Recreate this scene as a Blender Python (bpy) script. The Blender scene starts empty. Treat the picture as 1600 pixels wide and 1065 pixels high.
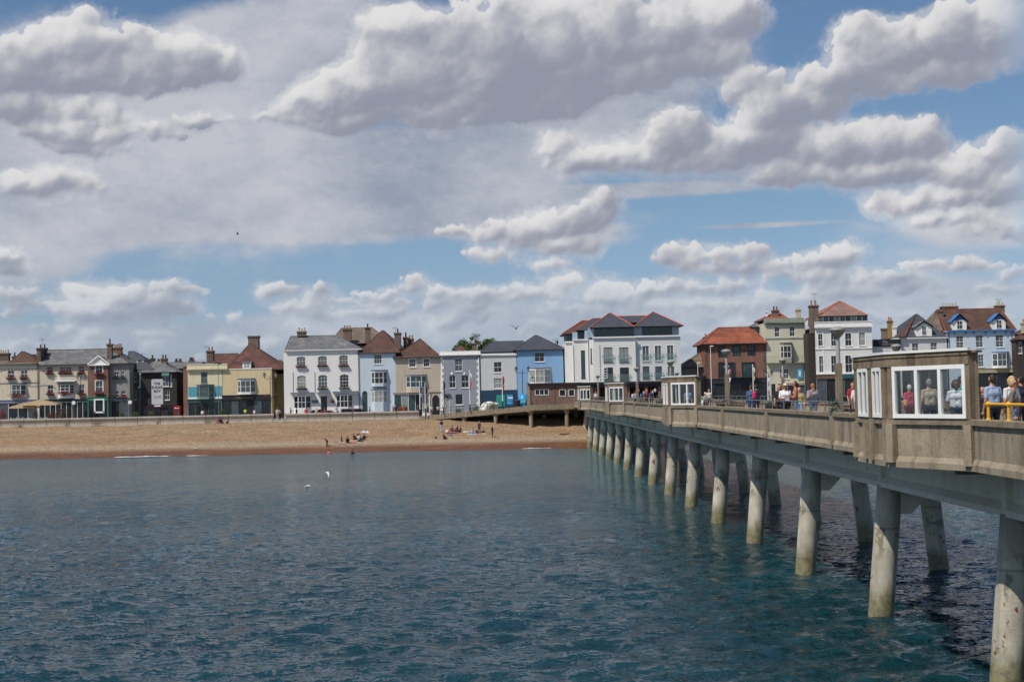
import bpy, math, random
import numpy as np
from mathutils import Vector, Matrix
random.seed(7); RNG = np.random.default_rng(11)
SC = bpy.context.scene
COL = SC.collection

# ---------------------------------------------------------------- camera
EYE = 7.5                       # metres above the water
FPX = 2200.0                    # focal length in pixels of the 1600-wide photograph
TH = math.atan(.021); YAW = math.radians(.57); PIT = math.radians(2.19)
FW = Vector((math.sin(YAW)*math.cos(PIT), math.cos(YAW)*math.cos(PIT), math.sin(PIT)))
RT = Vector((math.cos(YAW), -math.sin(YAW), 0.0))
UP = RT.cross(FW)
ix = RT*math.cos(TH) - UP*math.sin(TH)
iy = UP*math.cos(TH) + RT*math.sin(TH)
cam_d = bpy.data.cameras.new('camera'); cam = bpy.data.objects.new('camera', cam_d); COL.objects.link(cam)
cam_d.sensor_width = 36.0; cam_d.lens = 36.0*FPX/1600.0; cam_d.clip_start = .3; cam_d.clip_end = 9000
cam.matrix_world = Matrix(((ix.x, iy.x, -FW.x, 0), (ix.y, iy.y, -FW.y, 0), (ix.z, iy.z, -FW.z, EYE), (0, 0, 0, 1)))
SC.camera = cam

def ray(px, py):
    return (FW*FPX + ix*(px-800.0) - iy*(py-532.5)).normalized()
def P(px, py, d):
    """point at distance d along the pier axis seen where the photograph has (px, py)"""
    r = ray(px, py); k = d/r.y
    return r.x*k, EYE + r.z*k
def S(h):
    h = h.lstrip('#'); r = [int(h[i:i+2], 16)/255.0 for i in (0, 2, 4)]
    return tuple((c/12.92 if c <= .04045 else ((c+.055)/1.055)**2.4) for c in r)+(1.0,)

# ---------------------------------------------------------------- light
SUN_EL = math.radians(56); SUN_V = Vector((-.428, -.359, .829)).normalized()
sd = bpy.data.lights.new('sun', 'SUN'); sun = bpy.data.objects.new('sun', sd); COL.objects.link(sun)
sd.energy = 4.5; sd.angle = math.radians(.55); sd.color = (1.0, .94, .86)
sun.rotation_euler = SUN_V.to_track_quat('Z', 'Y').to_euler(); sun.location = (-40, -30, 80)
SC.view_settings.view_transform = 'Standard'; SC.view_settings.look = 'None'
SC.view_settings.exposure = 0.06; SC.view_settings.gamma = 1.0

# ---------------------------------------------------------------- sky with cumulus
W = bpy.data.worlds.new("World"); SC.world = W; W.use_nodes = True
nt = W.node_tree; nt.nodes.clear()
def N(t, **k):
    n = nt.nodes.new(t)
    for a, b in k.items():
        if hasattr(n, a): setattr(n, a, b)
    return n
def L(a, b): nt.links.new(a, b)
def vm(op, a, b=None, c=None, out='Vector'):
    n = N('ShaderNodeVectorMath', operation=op)
    for i, s in enumerate((a, b, c)):
        if s is None: continue
        if isinstance(s, (tuple, list)): n.inputs[i].default_value = s
        elif isinstance(s, float): n.inputs['Scale'].default_value = s
        elif op == 'SCALE' and i == 1: L(s, n.inputs['Scale'])
        else: L(s, n.inputs[i])
    return n.outputs[out]
def ma(op, a, b=None, c=None, clamp=False):
    n = N('ShaderNodeMath', operation=op); n.use_clamp = clamp
    for i, s in enumerate((a, b, c)):
        if s is None: continue
        if isinstance(s, (int, float)): n.inputs[i].default_value = s
        else: L(s, n.inputs[i])
    return n.outputs[0]
def sstep(x, lo, hi, to0=0.0, to1=1.0, interp='SMOOTHSTEP'):
    n = N('ShaderNodeMapRange', interpolation_type=interp)
    L(x, n.inputs[0]); n.inputs[1].default_value = lo; n.inputs[2].default_value = hi
    n.inputs[3].default_value = to0; n.inputs[4].default_value = to1
    return n.outputs[0]
def noise(vec, scale, detail=4, rough=.5, color=False, lac=2.0, dist=0.0):
    n = N('ShaderNodeTexNoise', noise_dimensions='2D'); L(vec, n.inputs['Vector']); n.inputs['Scale'].default_value = scale
    n.inputs['Detail'].default_value = detail; n.inputs['Roughness'].default_value = rough
    n.inputs['Lacunarity'].default_value = lac; n.inputs['Distortion'].default_value = dist
    return n.outputs['Color' if color else 'Fac']
def mixc(f, a, b):
    n = N('ShaderNodeMix', data_type='RGBA')
    for s, i in ((f, 0), (a, 6), (b, 7)):
        if isinstance(s, (tuple, list, float)): n.inputs[i].default_value = s
        else: L(s, n.inputs[i])
    return n.outputs[2]

def ae(px, py):
    r = ray(px, py); return math.atan2(r.x, r.y)*FPX, math.asin(r.z)*FPX
# The clouds are computed here as one field over azimuth and elevation (1 unit = 1/2200 rad):
# puffs heaped on flat bases, lit from the sun's side by the optical depth above them.
def spectral(h, w, beta, sx=1.0, sy=1.0, seed=0, lo=0.0):
    r = np.random.default_rng(seed)
    fy = np.fft.fftfreq(h)[:, None]*sy*h/1000; fx = np.fft.rfftfreq(w)[None, :]*sx*w/1000*(1000/h if False else 1)
    f = np.sqrt((np.fft.fftfreq(h)[:, None]*sy)**2 + (np.fft.rfftfreq(w)[None, :]*sx)**2)
    a_ = 1.0/np.maximum(f, 1e-4)**beta; a_[f < lo] = 0; a_[0, 0] = 0
    z = np.fft.irfft2(a_*(r.standard_normal(f.shape) + 1j*r.standard_normal(f.shape)), s=(h, w))
    return (z/z.std()).astype(np.float32)
def gblur(a, s_y, s_x=None):
    s_x = s_x or s_y; h, w = a.shape; p = int(3*max(s_x, s_y)) + 1
    b = np.pad(a, p, mode='edge')
    f = np.exp(-2*np.pi**2*((np.fft.fftfreq(b.shape[0])[:, None]*s_y)**2 + (np.fft.rfftfreq(b.shape[1])[None, :]*s_x)**2))
    return np.fft.irfft2(np.fft.rfft2(b)*f, s=b.shape)[p:p+h, p:p+w].astype(np.float32)
def sm(x, a, b):
    t = np.clip((x-a)/(b-a), 0, 1); return t*t*(3-2*t)
def shift(a, dy, dx):
    h, w = a.shape; yi = np.clip(np.arange(h)+dy, 0, h-1); xi = np.clip(np.arange(w)+dx, 0, w-1)
    return a[yi][:, xi]
def warp(a, wy, wx):
    h, w = a.shape; yy, xx = np.mgrid[0:h, 0:w]
    return a[np.clip(yy+wy, 0, h-1).astype(int), np.clip(xx+wx, 0, w-1).astype(int)]
def cloud_field(w, h, X0, Y0, k, cumuli, sheets, small, seed, up_lim=1e9):
    """k = pixels per unit; returns rgb (linear) and alpha"""
    r = np.random.default_rng(seed)
    H = np.zeros((h, w), np.float32); D = np.zeros((h, w), np.float32); Bs = np.zeros((h, w), np.float32)
    def puff(cx, cy, rad, hz, flat_y, bshade):
        px, py, rp = (cx-X0)*k, (cy-Y0)*k, rad*k
        x0, x1, y0, y1 = int(max(0, px-rp)), int(min(w, px+rp+1)), int(max(0, py-rp)), int(min(h, py+rp+1))
        if x0 >= x1 or y0 >= y1: return
        yy, xx = np.mgrid[y0:y1, x0:x1]
        d2 = ((xx-px)**2 + (yy-py)**2)/(rp*rp)
        hh = np.sqrt(np.clip(1-d2, 0, 1))*rad
        base = 1/(1+np.exp(-((yy/k+Y0)-flat_y)/max(2.0, rad*.16)))
        hh = hh*base
        sub = H[y0:y1, x0:x1]; np.maximum(sub, hh+hz*(hh > 0)*base, out=sub)
        D[y0:y1, x0:x1] += np.clip(1-d2, 0, 1)**1.2*base*.8
    for (cx, cy, rx, ry) in cumuli:
        X, Y = ae(cx, cy) if not small else (cx, cy)
        fy = Y-ry*.52
        n = int(26 + 60*min(1, rx/120))
        for i in range(n):
            t = r.uniform(0, 2*math.pi); q_ = math.sqrt(r.uniform(0, 1))*.93
            ux, uy = math.cos(t)*q_, math.sin(t)*q_
            rad = ry*r.uniform(.20, .52)*(1-.45*q_) + 2.5
            puff(X+ux*(rx-rad*.6), Y+uy*(ry-rad*.7)*(1 if uy > 0 else .55), rad, ry*(1-q_)*.55+r.uniform(0, ry*.12), fy, 0)
    n1 = spectral(h, w, 1.55, seed=seed+1, lo=.002); n2 = spectral(h, w, 1.15, seed=seed+2, lo=.012)
    n3 = spectral(h, w, 1.5, seed=seed+3, lo=.002); n4 = spectral(h, w, 1.5, seed=seed+4, lo=.004)*.8
    n2 = gblur(n2, .9*k); n2 /= n2.std()
    H = gblur(H, 1.6*k); wa = 5.5*k; wb = 1.5*k
    H = warp(H, n4*wa+n2*wb, n3*wa+n1*wb); D = warp(D, n4*wa+n2*wb, n3*wa+n1*wb)
    Ds = gblur(D, 1.6*k)
    er = np.clip(1.9-Ds, 0, 1)*sm(Ds, .02, .35)
    A = sm(Ds + (.26*n2 + .44*n1)*er, .04, 1.30)
    soft = sm(gblur(n3, 6*k) + 1.3*(gblur(Ds, 9*k)-shift(gblur(Ds, 9*k), int(9*k), 0))*-1.0, -1.3, 1.0)   # lower edges dissolve, crowns stay crisp
    A = A*(1-soft) + sm(gblur(Ds, 6*k)+(.20*n1+.10*n2)*sm(gblur(Ds, 6*k), .02, .4), .02, 1.25)*soft
    A = np.maximum(A, .62*sm(gblur(Ds, 9*k, 16*k) + (.22*n1 + .10*n2 + .12*n3)*sm(gblur(Ds, 14*k), .02, .3), .10, 1.2))      # torn mist round the heaps
    thick = Ds*A
    occ = np.zeros_like(thick)
    for j, (s_, o) in enumerate(((5, 7), (12, 17), (26, 34))):
        occ += shift(gblur(thick, s_*k), int(o*k), int(-o*.55*k))*(.9, .8, .75)[j]
    Hb = gblur(H, 1.0*k) + .9*n2*A + 1.3*n1*A
    def lam(Hx, s_):
        gy = (np.roll(Hx, -1, 0)-np.roll(Hx, 1, 0))*.5*k; gx = (np.roll(Hx, -1, 1)-np.roll(Hx, 1, 1))*.5*k
        nz = 1/np.sqrt(1+(gx*gx+gy*gy)*s_*s_)
        return (gx*.50*s_ - gy*.74*s_ + .45)*nz
    lit = .16*lam(gblur(Hb, 1.3*k), .5) + .44*lam(gblur(Hb, 4.0*k), .9) + .40*lam(gblur(Hb, 12*k), 1.3)
    T = .50 + .80*(lit-.42) + .62*(np.exp(-occ*.19)-.45)
    T += .05*n1 + .07*n3*sm(occ, .5, 3)
    T += .045*gblur(n3, 3*k) + .05*gblur(n4, 8*k)/.8
    T = .5 + .52*np.tanh((T-.49)*2.3)
    T = np.clip(T*.9 + .08*sm(A, .9, .2), 0, 1)
    lo_, mid, hi_ = [np.array(S(c_)[:3], np.float32) for c_ in ('#8e93a3', '#b6b7be', '#e6e5e4')]
    t2 = T[..., None]
    rgb = np.where(t2 < .5, lo_ + (mid-lo_)*t2*2, mid + (hi_-mid)*(t2*2-1))
    # sheets
    if sheets:
        yy, xx = np.mgrid[0:h, 0:w]; ux = xx/k+X0; uy = yy/k+Y0
        M = np.zeros((h, w), np.float32)
        for (cx, cy, rx, ry) in sheets:
            X, Y = ae(cx, cy); dd = np.sqrt(((ux-X)/rx)**2+((uy-Y)/ry)**2); M += np.clip(1-dd, 0, 1).astype(np.float32)
        s1 = spectral(h, w, 1.7, sx=2.6, sy=1.0, seed=seed+7, lo=.0008); s2 = spectral(h, w, 1.5, sx=1.9, sy=1.0, seed=seed+8, lo=.002)
        M2 = sm(M*1.7 + .16*s1 + .11*s2, .02, 1.0)*.93
        tt = np.clip(.60+.19*s2+.13*s1+.06*n1, 0, 1)[..., None]
        ca, cb = np.array(S('#929bac')[:3]), np.array(S('#c0c1c9')[:3])
        srgb = ca+(cb-ca)*tt
        rgb = srgb*(1-A[..., None]) + rgb*A[..., None]
        A = np.maximum(A, M2)
    return rgb.astype(np.float32), A.astype(np.float32)
CUMULI = [(450, 190, 70, 16), (520, 150, 90, 50), (640, 130, 170, 80), (800, 150, 190, 62), (900, 110, 200, 90), (1080, 95, 110, 55), (760, 30, 160, 50), (930, 20, 200, 60), (30, 110, 120, 60), (200, 110, 200, 55), (90, 175, 130, 30), (60, 85, 100, 62), (150, 78, 110, 66), (235, 92, 110, 52), (315, 95, 62, 42), (30, 165, 60, 40), (180, 125, 170, 34),
  (300, 190, 85, 18), (215, 205, 85, 22), (130, 230, 90, 16), (110, 205, 90, 30), (60, 290, 110, 34),
  (700, 70, 75, 72), (640, 105, 95, 70), (570, 145, 95, 58), (500, 175, 95, 30), (780, 110, 130, 100), (860, 80, 110, 100), (950, 60, 120, 90), (1060, 60, 110, 72), (1140, 25, 60, 60), (830, 160, 120, 46), (650, 185, 170, 30), (560, 190, 100, 26), (700, 175, 200, 44), (640, 60, 120, 60),
  (1185, 135, 62, 48), (1205, 175, 72, 62), (1180, 225, 95, 50), (1055, 215, 62, 55), (1000, 245, 90, 34), (910, 258, 70, 26), (875, 235, 38, 26), (1110, 250, 100, 32),
  (1340, 60, 52, 42), (1400, 75, 90, 62), (1500, 60, 95, 70), (1590, 40, 80, 90), (1310, 125, 80, 58), (1450, 120, 150, 45), (1280, 165, 55, 40),
  (1215, 278, 55, 24), (1290, 235, 75, 48), (1370, 225, 70, 50), (1435, 225, 52, 48), (1400, 270, 110, 36), (1300, 275, 120, 28),
  (1560, 240, 62, 46), (1530, 275, 75, 42), (1590, 290, 70, 48), (1490, 312, 130, 24), (1400, 318, 50, 16), (1570, 365, 80, 24), (1500, 345, 70, 18),
  (942, 320, 26, 30), (915, 345, 52, 36), (850, 352, 70, 32), (800, 372, 75, 26), (705, 370, 50, 13), (760, 398, 55, 12), (862, 412, 70, 9), (890, 382, 60, 22),
  (200, 470, 38, 26), (140, 484, 60, 20), (180, 490, 90, 18), (245, 480, 40, 24), (285, 486, 25, 14), (10, 405, 32, 26), (15, 425, 42, 16), (14, 462, 36, 15), (8, 490, 26, 10),
  (435, 462, 38, 16), (497, 460, 18, 14), (475, 488, 45, 12), (578, 458, 42, 16), (600, 492, 34, 14), (642, 438, 30, 8), (690, 452, 24, 12), (745, 460, 55, 18), (735, 484, 34, 12), (840, 455, 62, 18), (900, 440, 40, 14), (366, 486, 20, 8),
  (1055, 395, 46, 20), (1080, 405, 80, 22), (1160, 400, 44, 22), (1160, 420, 80, 18), (1010, 450, 95, 20), (950, 468, 80, 14), (1130, 450, 90, 16), (1250, 410, 60, 18), (1310, 405, 80, 26), (1270, 432, 90, 18), (1430, 415, 44, 16), (1400, 440, 120, 20), (1500, 412, 70, 18), (1590, 425, 30, 18), (1200, 470, 110, 14), (1330, 462, 130, 14), (1080, 480, 110, 12), (880, 488, 90, 12)]
SHEETS = [(250, 530, 520, 42), (850, 500, 560, 44), (1380, 480, 460, 48), (1150, 550, 700, 42), (120, 190, 420, 170), (330, 290, 560, 120), (260, 190, 300, 130), (640, 270, 480, 90), (540, 70, 300, 100), (860, 200, 330, 80), (60, 330, 300, 70), (600, 345, 520, 40), (1000, 110, 260, 120), (980, 300, 260, 16), (1190, 352, 130, 6),
  (420, 90, 240, 90), (1550, 340, 160, 50), (1240, 250, 300, 60), (20, 400, 140, 60), (860, 370, 170, 30)]
for _i in range(135):           # broken cumulus getting smaller toward the horizon
    _py = 440 + 170*RNG.uniform(0, 1)**.8; _s = .35 + .65*(640-_py)/200
    _x = RNG.uniform(-60, 1660)
    for _j in range(2): CUMULI.append((_x+RNG.uniform(-70, 70)*_s, _py+RNG.uniform(-3, 1), RNG.uniform(14, 50)*_s, RNG.uniform(4.5, 12)*_s))
KX = 1.06; AX0, AX1, EY0, EY1 = -860.0, 900.0, -60.0, 690.0
cwid, chei = int((AX1-AX0)*KX), int((EY1-EY0)*KX)
crgb, calp = cloud_field(cwid, chei, AX0, EY0, KX, CUMULI, SHEETS, False, 5)
# distance greys and blues the low clouds
_e = (np.arange(chei)/KX+EY0)[:, None, None]; _f = np.clip(1-_e/230.0, 0, 1)*.60
crgb = crgb*(1-_f) + np.array(S('#a3b3c6')[:3], np.float32)*_f
calp = calp*(1-.45*np.clip(1-_e[..., 0]/200.0, 0, 1))
# rest of the sky (only seen in reflections and as light): coarse
_r = np.random.default_rng(3); kb = .09
bc = [(_r.uniform(-6900, 6900), _r.uniform(60, 3300), _r.uniform(120, 480), _r.uniform(60, 170)) for _ in range(120)]
brgb, balp = cloud_field(1244, 312, -6911.0, 0.0, kb, bc, None, True, 9)
brgb *= np.array([.80, .88, 1.0], np.float32); balp *= .85
def sky_image(name, rgb, al):
    h, w = al.shape; im = bpy.data.images.new(name, w, h, alpha=True, float_buffer=True)
    im.colorspace_settings.name = 'Non-Color'; im.alpha_mode = 'CHANNEL_PACKED'
    px = np.empty((h, w, 4), np.float32); px[..., :3] = rgb; px[..., 3] = al
    im.pixels.foreach_set(px.ravel()); im.update(); return im
tc = N('ShaderNodeTexCoord'); sep = N('ShaderNodeSeparateXYZ'); L(tc.outputs['Generated'], sep.inputs[0])
az = ma('ARCTAN2', sep.outputs[0], sep.outputs[1]); el = ma('ARCSINE', sep.outputs[2])
def sky_tex(im, x0, x1, y0, y1):
    c_ = N('ShaderNodeCombineXYZ')
    L(ma('MULTIPLY_ADD', az, FPX/(x1-x0), -x0/(x1-x0)), c_.inputs[0]); L(ma('MULTIPLY_ADD', el, FPX/(y1-y0), -y0/(y1-y0)), c_.inputs[1])
    t = N('ShaderNodeTexImage', interpolation='Cubic', extension='EXTEND'); t.image = im; L(c_.outputs[0], t.inputs[0]); return t
t1 = sky_tex(sky_image('clouds_front', crgb, calp), AX0, AX1, EY0, EY1)
t2 = sky_tex(sky_image('clouds_around', brgb, balp), -6911.0, 6911.0, 0.0, 312/kb)
fade = ma('MAXIMUM', ma('MAXIMUM', sstep(az, .34, .395), sstep(az, -.33, -.375)), sstep(el, .275, .305))
ccol = mixc(fade, t1.outputs[0], t2.outputs[0])
mf = N('ShaderNodeMix', data_type='FLOAT'); L(fade, mf.inputs[0]); L(t1.outputs[1], mf.inputs[2]); L(t2.outputs[1], mf.inputs[3])
alpha = ma('MULTIPLY', mf.outputs[0], sstep(el, -.012, .006))
sky = N('ShaderNodeTexSky', sky_type='NISHITA'); sky.sun_disc = False; sky.sun_elevation = SUN_EL
sky.sun_rotation = math.atan2(SUN_V.x, SUN_V.y); sky.altitude = 0; sky.air_density = 1.0; sky.dust_density = .6; sky.ozone_density = 1.6
bg_sky = N('ShaderNodeBackground'); bg_sky.inputs['Strength'].default_value = .1
tint = mixc(sstep(el, -.02, .16), (.56, .66, .98, 1), (.62, .72, .82, 1))
tint = mixc(sstep(el, .34, .9), tint, (.95, 1.05, 1.15, 1))
L(vm('MULTIPLY', sky.outputs[0], tint), bg_sky.inputs['Color'])
bg_c = N('ShaderNodeBackground'); L(ccol, bg_c.inputs['Color']); bg_c.inputs['Strength'].default_value = 1.0
mx = N('ShaderNodeMixShader'); L(alpha, mx.inputs[0]); L(bg_sky.outputs[0], mx.inputs[1]); L(bg_c.outputs[0], mx.inputs[2])
ow = N('ShaderNodeOutputWorld'); L(mx.outputs[0], ow.inputs[0])
W.cycles.sampling_method = 'MANUAL'; W.cycles.sample_map_resolution = 1024
SC.cycles.use_adaptive_sampling = True; SC.cycles.adaptive_threshold = .02; SC.cycles.adaptive_min_samples = 24
# ---------------------------------------------------------------- helpers
def tag(o, label=None, cat=None, group=None, kind=None):
    if label: o['label'] = label
    if cat: o['category'] = cat
    if group: o['group'] = group
    if kind: o['kind'] = kind
    return o
def empty(name, loc, label, cat, group=None):
    o = bpy.data.objects.new(name, None); o.empty_display_size = .3; COL.objects.link(o); o.location = loc
    return tag(o, label, cat, group)
def copy_tree(o, parent=None, kids={}):
    c = o.copy(); COL.objects.link(c)
    if parent: c.parent = parent
    for ch in [x for x in bpy.data.objects if x.parent == o]: copy_tree(ch, c)
    return c
class MB:
    """collects faces; build() links them as one mesh object"""
    def __init__(s): s.v = []; s.f = []; s.m = []
    def add(s, vs, fs, m=0):
        b = len(s.v); s.v += [tuple(v) for v in vs]; s.f += [tuple(i+b for i in f) for f in fs]; s.m += [m]*len(fs); return s
    def quad(s, a, b, c, d, m=0): return s.add((a, b, c, d), ((0, 1, 2, 3),), m)
    def tri(s, a, b, c, m=0): return s.add((a, b, c), ((0, 1, 2),), m)
    def box(s, x0, x1, y0, y1, z0, z1, m=0):
        if x0 > x1: x0, x1 = x1, x0
        if z0 > z1: z0, z1 = z1, z0
        return s.add([(x0, y0, z0), (x1, y0, z0), (x1, y1, z0), (x0, y1, z0), (x0, y0, z1), (x1, y0, z1), (x1, y1, z1), (x0, y1, z1)],
                     [(0, 1, 5, 4), (1, 2, 6, 5), (2, 3, 7, 6), (3, 0, 4, 7), (4, 5, 6, 7), (3, 2, 1, 0)], m)
    def prism(s, pts, z0, z1, m=0):
        """pts: ccw (x, y) outline"""
        n = len(pts); s.add([(x, y, z0) for x, y in pts]+[(x, y, z1) for x, y in pts],
            [(i, (i+1) % n, n+(i+1) % n, n+i) for i in range(n)]+[tuple(range(n, 2*n)), tuple(range(n-1, -1, -1))], m); return s
    def extr(s, prof, path, m=0, closed=False):
        """profile [(a, z)] swept along path [(x, y)] ; a is measured to the left of travel"""
        n = len(path); k = len(prof); vs = []
        for i, (x, y) in enumerate(path):
            p0 = path[max(i-1, 0)]; p1 = path[min(i+1, n-1)]
            d0 = Vector((x-p0[0], y-p0[1])) if i else Vector((p1[0]-x, p1[1]-y)); d1 = Vector((p1[0]-x, p1[1]-y)) if i < n-1 else d0
            d0.normalize(); d1.normalize(); t = (d0+d1).normalized(); c_ = max(.4, t.dot(d0)); nx, ny = -t.y/c_, t.x/c_
            vs += [(x+nx*a, y+ny*a, z) for a, z in prof]
        fs = []
        for i in range(n-1):
            for j in range(k): fs.append((i*k+j, (i+1)*k+j, (i+1)*k+(j+1) % k, i*k+(j+1) % k))
        fs += [tuple(range(k)), tuple(range((n-1)*k+k-1, (n-1)*k-1, -1))]
        return s.add(vs, fs, m)
    def cyl(s, a, b, r0, r1=None, n=10, m=0, cap=True):
        r1 = r0 if r1 is None else r1; a, b = Vector(a), Vector(b); t = (b-a).normalized()
        u = t.orthogonal().normalized(); w = t.cross(u)
        vs = [a+(u*math.cos(2*math.pi*i/n)+w*math.sin(2*math.pi*i/n))*r0 for i in range(n)]+[b+(u*math.cos(2*math.pi*i/n)+w*math.sin(2*math.pi*i/n))*r1 for i in range(n)]
        fs = [(i, (i+1) % n, n+(i+1) % n, n+i) for i in range(n)]
        if cap: fs += [tuple(range(n-1, -1, -1)), tuple(range(n, 2*n))]
        return s.add(vs, fs, m)
    def tube(s, pts, r, n=6, m=0):
        for a, b in zip(pts[:-1], pts[1:]): s.cyl(a, b, r, r, n, m)
        return s
    def lathe(s, c, prof, n=12, m=0):
        """prof [(r, z)] about vertical axis at c"""
        k = len(prof); vs = [(c[0]+r*math.cos(2*math.pi*i/n), c[1]+r*math.sin(2*math.pi*i/n), c[2]+z) for i in range(n) for r, z in prof]
        fs = [(i*k+j, ((i+1) % n)*k+j, ((i+1) % n)*k+j+1, i*k+j+1) for i in range(n) for j in range(k-1)]
        return s.add(vs, fs, m)
    def ell(s, c, r, n=10, k=7, m=0):
        vs = []; fs = []
        for j in range(k+1):
            p = math.pi*j/k
            for i in range(n): a = 2*math.pi*i/n; vs.append((c[0]+r[0]*math.sin(p)*math.cos(a), c[1]+r[1]*math.sin(p)*math.sin(a), c[2]+r[2]*math.cos(p)))
        for j in range(k):
            for i in range(n): fs.append((j*n+i, (j+1)*n+i, (j+1)*n+(i+1) % n, j*n+(i+1) % n))
        return s.add(vs, fs, m)
    def leaves(s, c, r, n, size, m=0, ms=None, flat=.0):
        for _ in range(n):
            t = random.random()**.45; a = random.uniform(0, 6.283); b = math.acos(random.uniform(-1, 1))
            p = Vector((c[0]+r[0]*t*math.sin(b)*math.cos(a), c[1]+r[1]*t*math.sin(b)*math.sin(a), c[2]+r[2]*t*math.cos(b)))
            u = Vector((random.gauss(0, 1), random.gauss(0, 1), random.gauss(0, 1))).normalized(); w = u.orthogonal().normalized()*size*random.uniform(.5, 1.1); u = u.cross(w).normalized()*size*random.uniform(.6, 1.3)
            s.add([p-u*.5, p+w*.4, p+u*.5, p-w*.4], [(0, 1, 2, 3)], random.choice(ms) if ms else m)
        return s
    def build(s, name, mats, parent=None, org=None, smooth=False, rot=0.0):
        """vertices are in world space; org = the origin of the thing they belong to"""
        me = bpy.data.meshes.new(name)
        o3 = Vector(org) if org is not None else (Vector(parent.get('_o', (0, 0, 0))) if parent is not None else Vector((0, 0, 0)))
        vs = np.array([tuple(v) for v in s.v], np.float64).reshape(-1, 3) - np.array(o3)
        me.from_pydata(vs.tolist(), [], s.f)
        mats = mats if isinstance(mats, (list, tuple)) else [mats]
        for m_ in mats: me.materials.append(m_)
        if len(mats) > 1: me.polygons.foreach_set('material_index', np.array(s.m, np.int32))
        if smooth: me.polygons.foreach_set('use_smooth', np.ones(len(s.f), bool))
        me.update()
        o = bpy.data.objects.new(name, me); COL.objects.link(o)
        if parent is not None: o.parent = parent
        else: o.location = o3
        ORG[o.name] = tuple(o3)
        return o
ORG = {}
class Thing:
    """a thing (Empty at its base) whose parts are added in world space"""
    def __init__(s, name, loc, label, cat, group=None):
        s.o = empty(name, loc, label, cat, group); s.loc = loc
    def part(s, name, mb, mats, under=None, smooth=False):
        return mb.build(name, mats, under if under is not None else s.o, s.loc, smooth)

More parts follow.
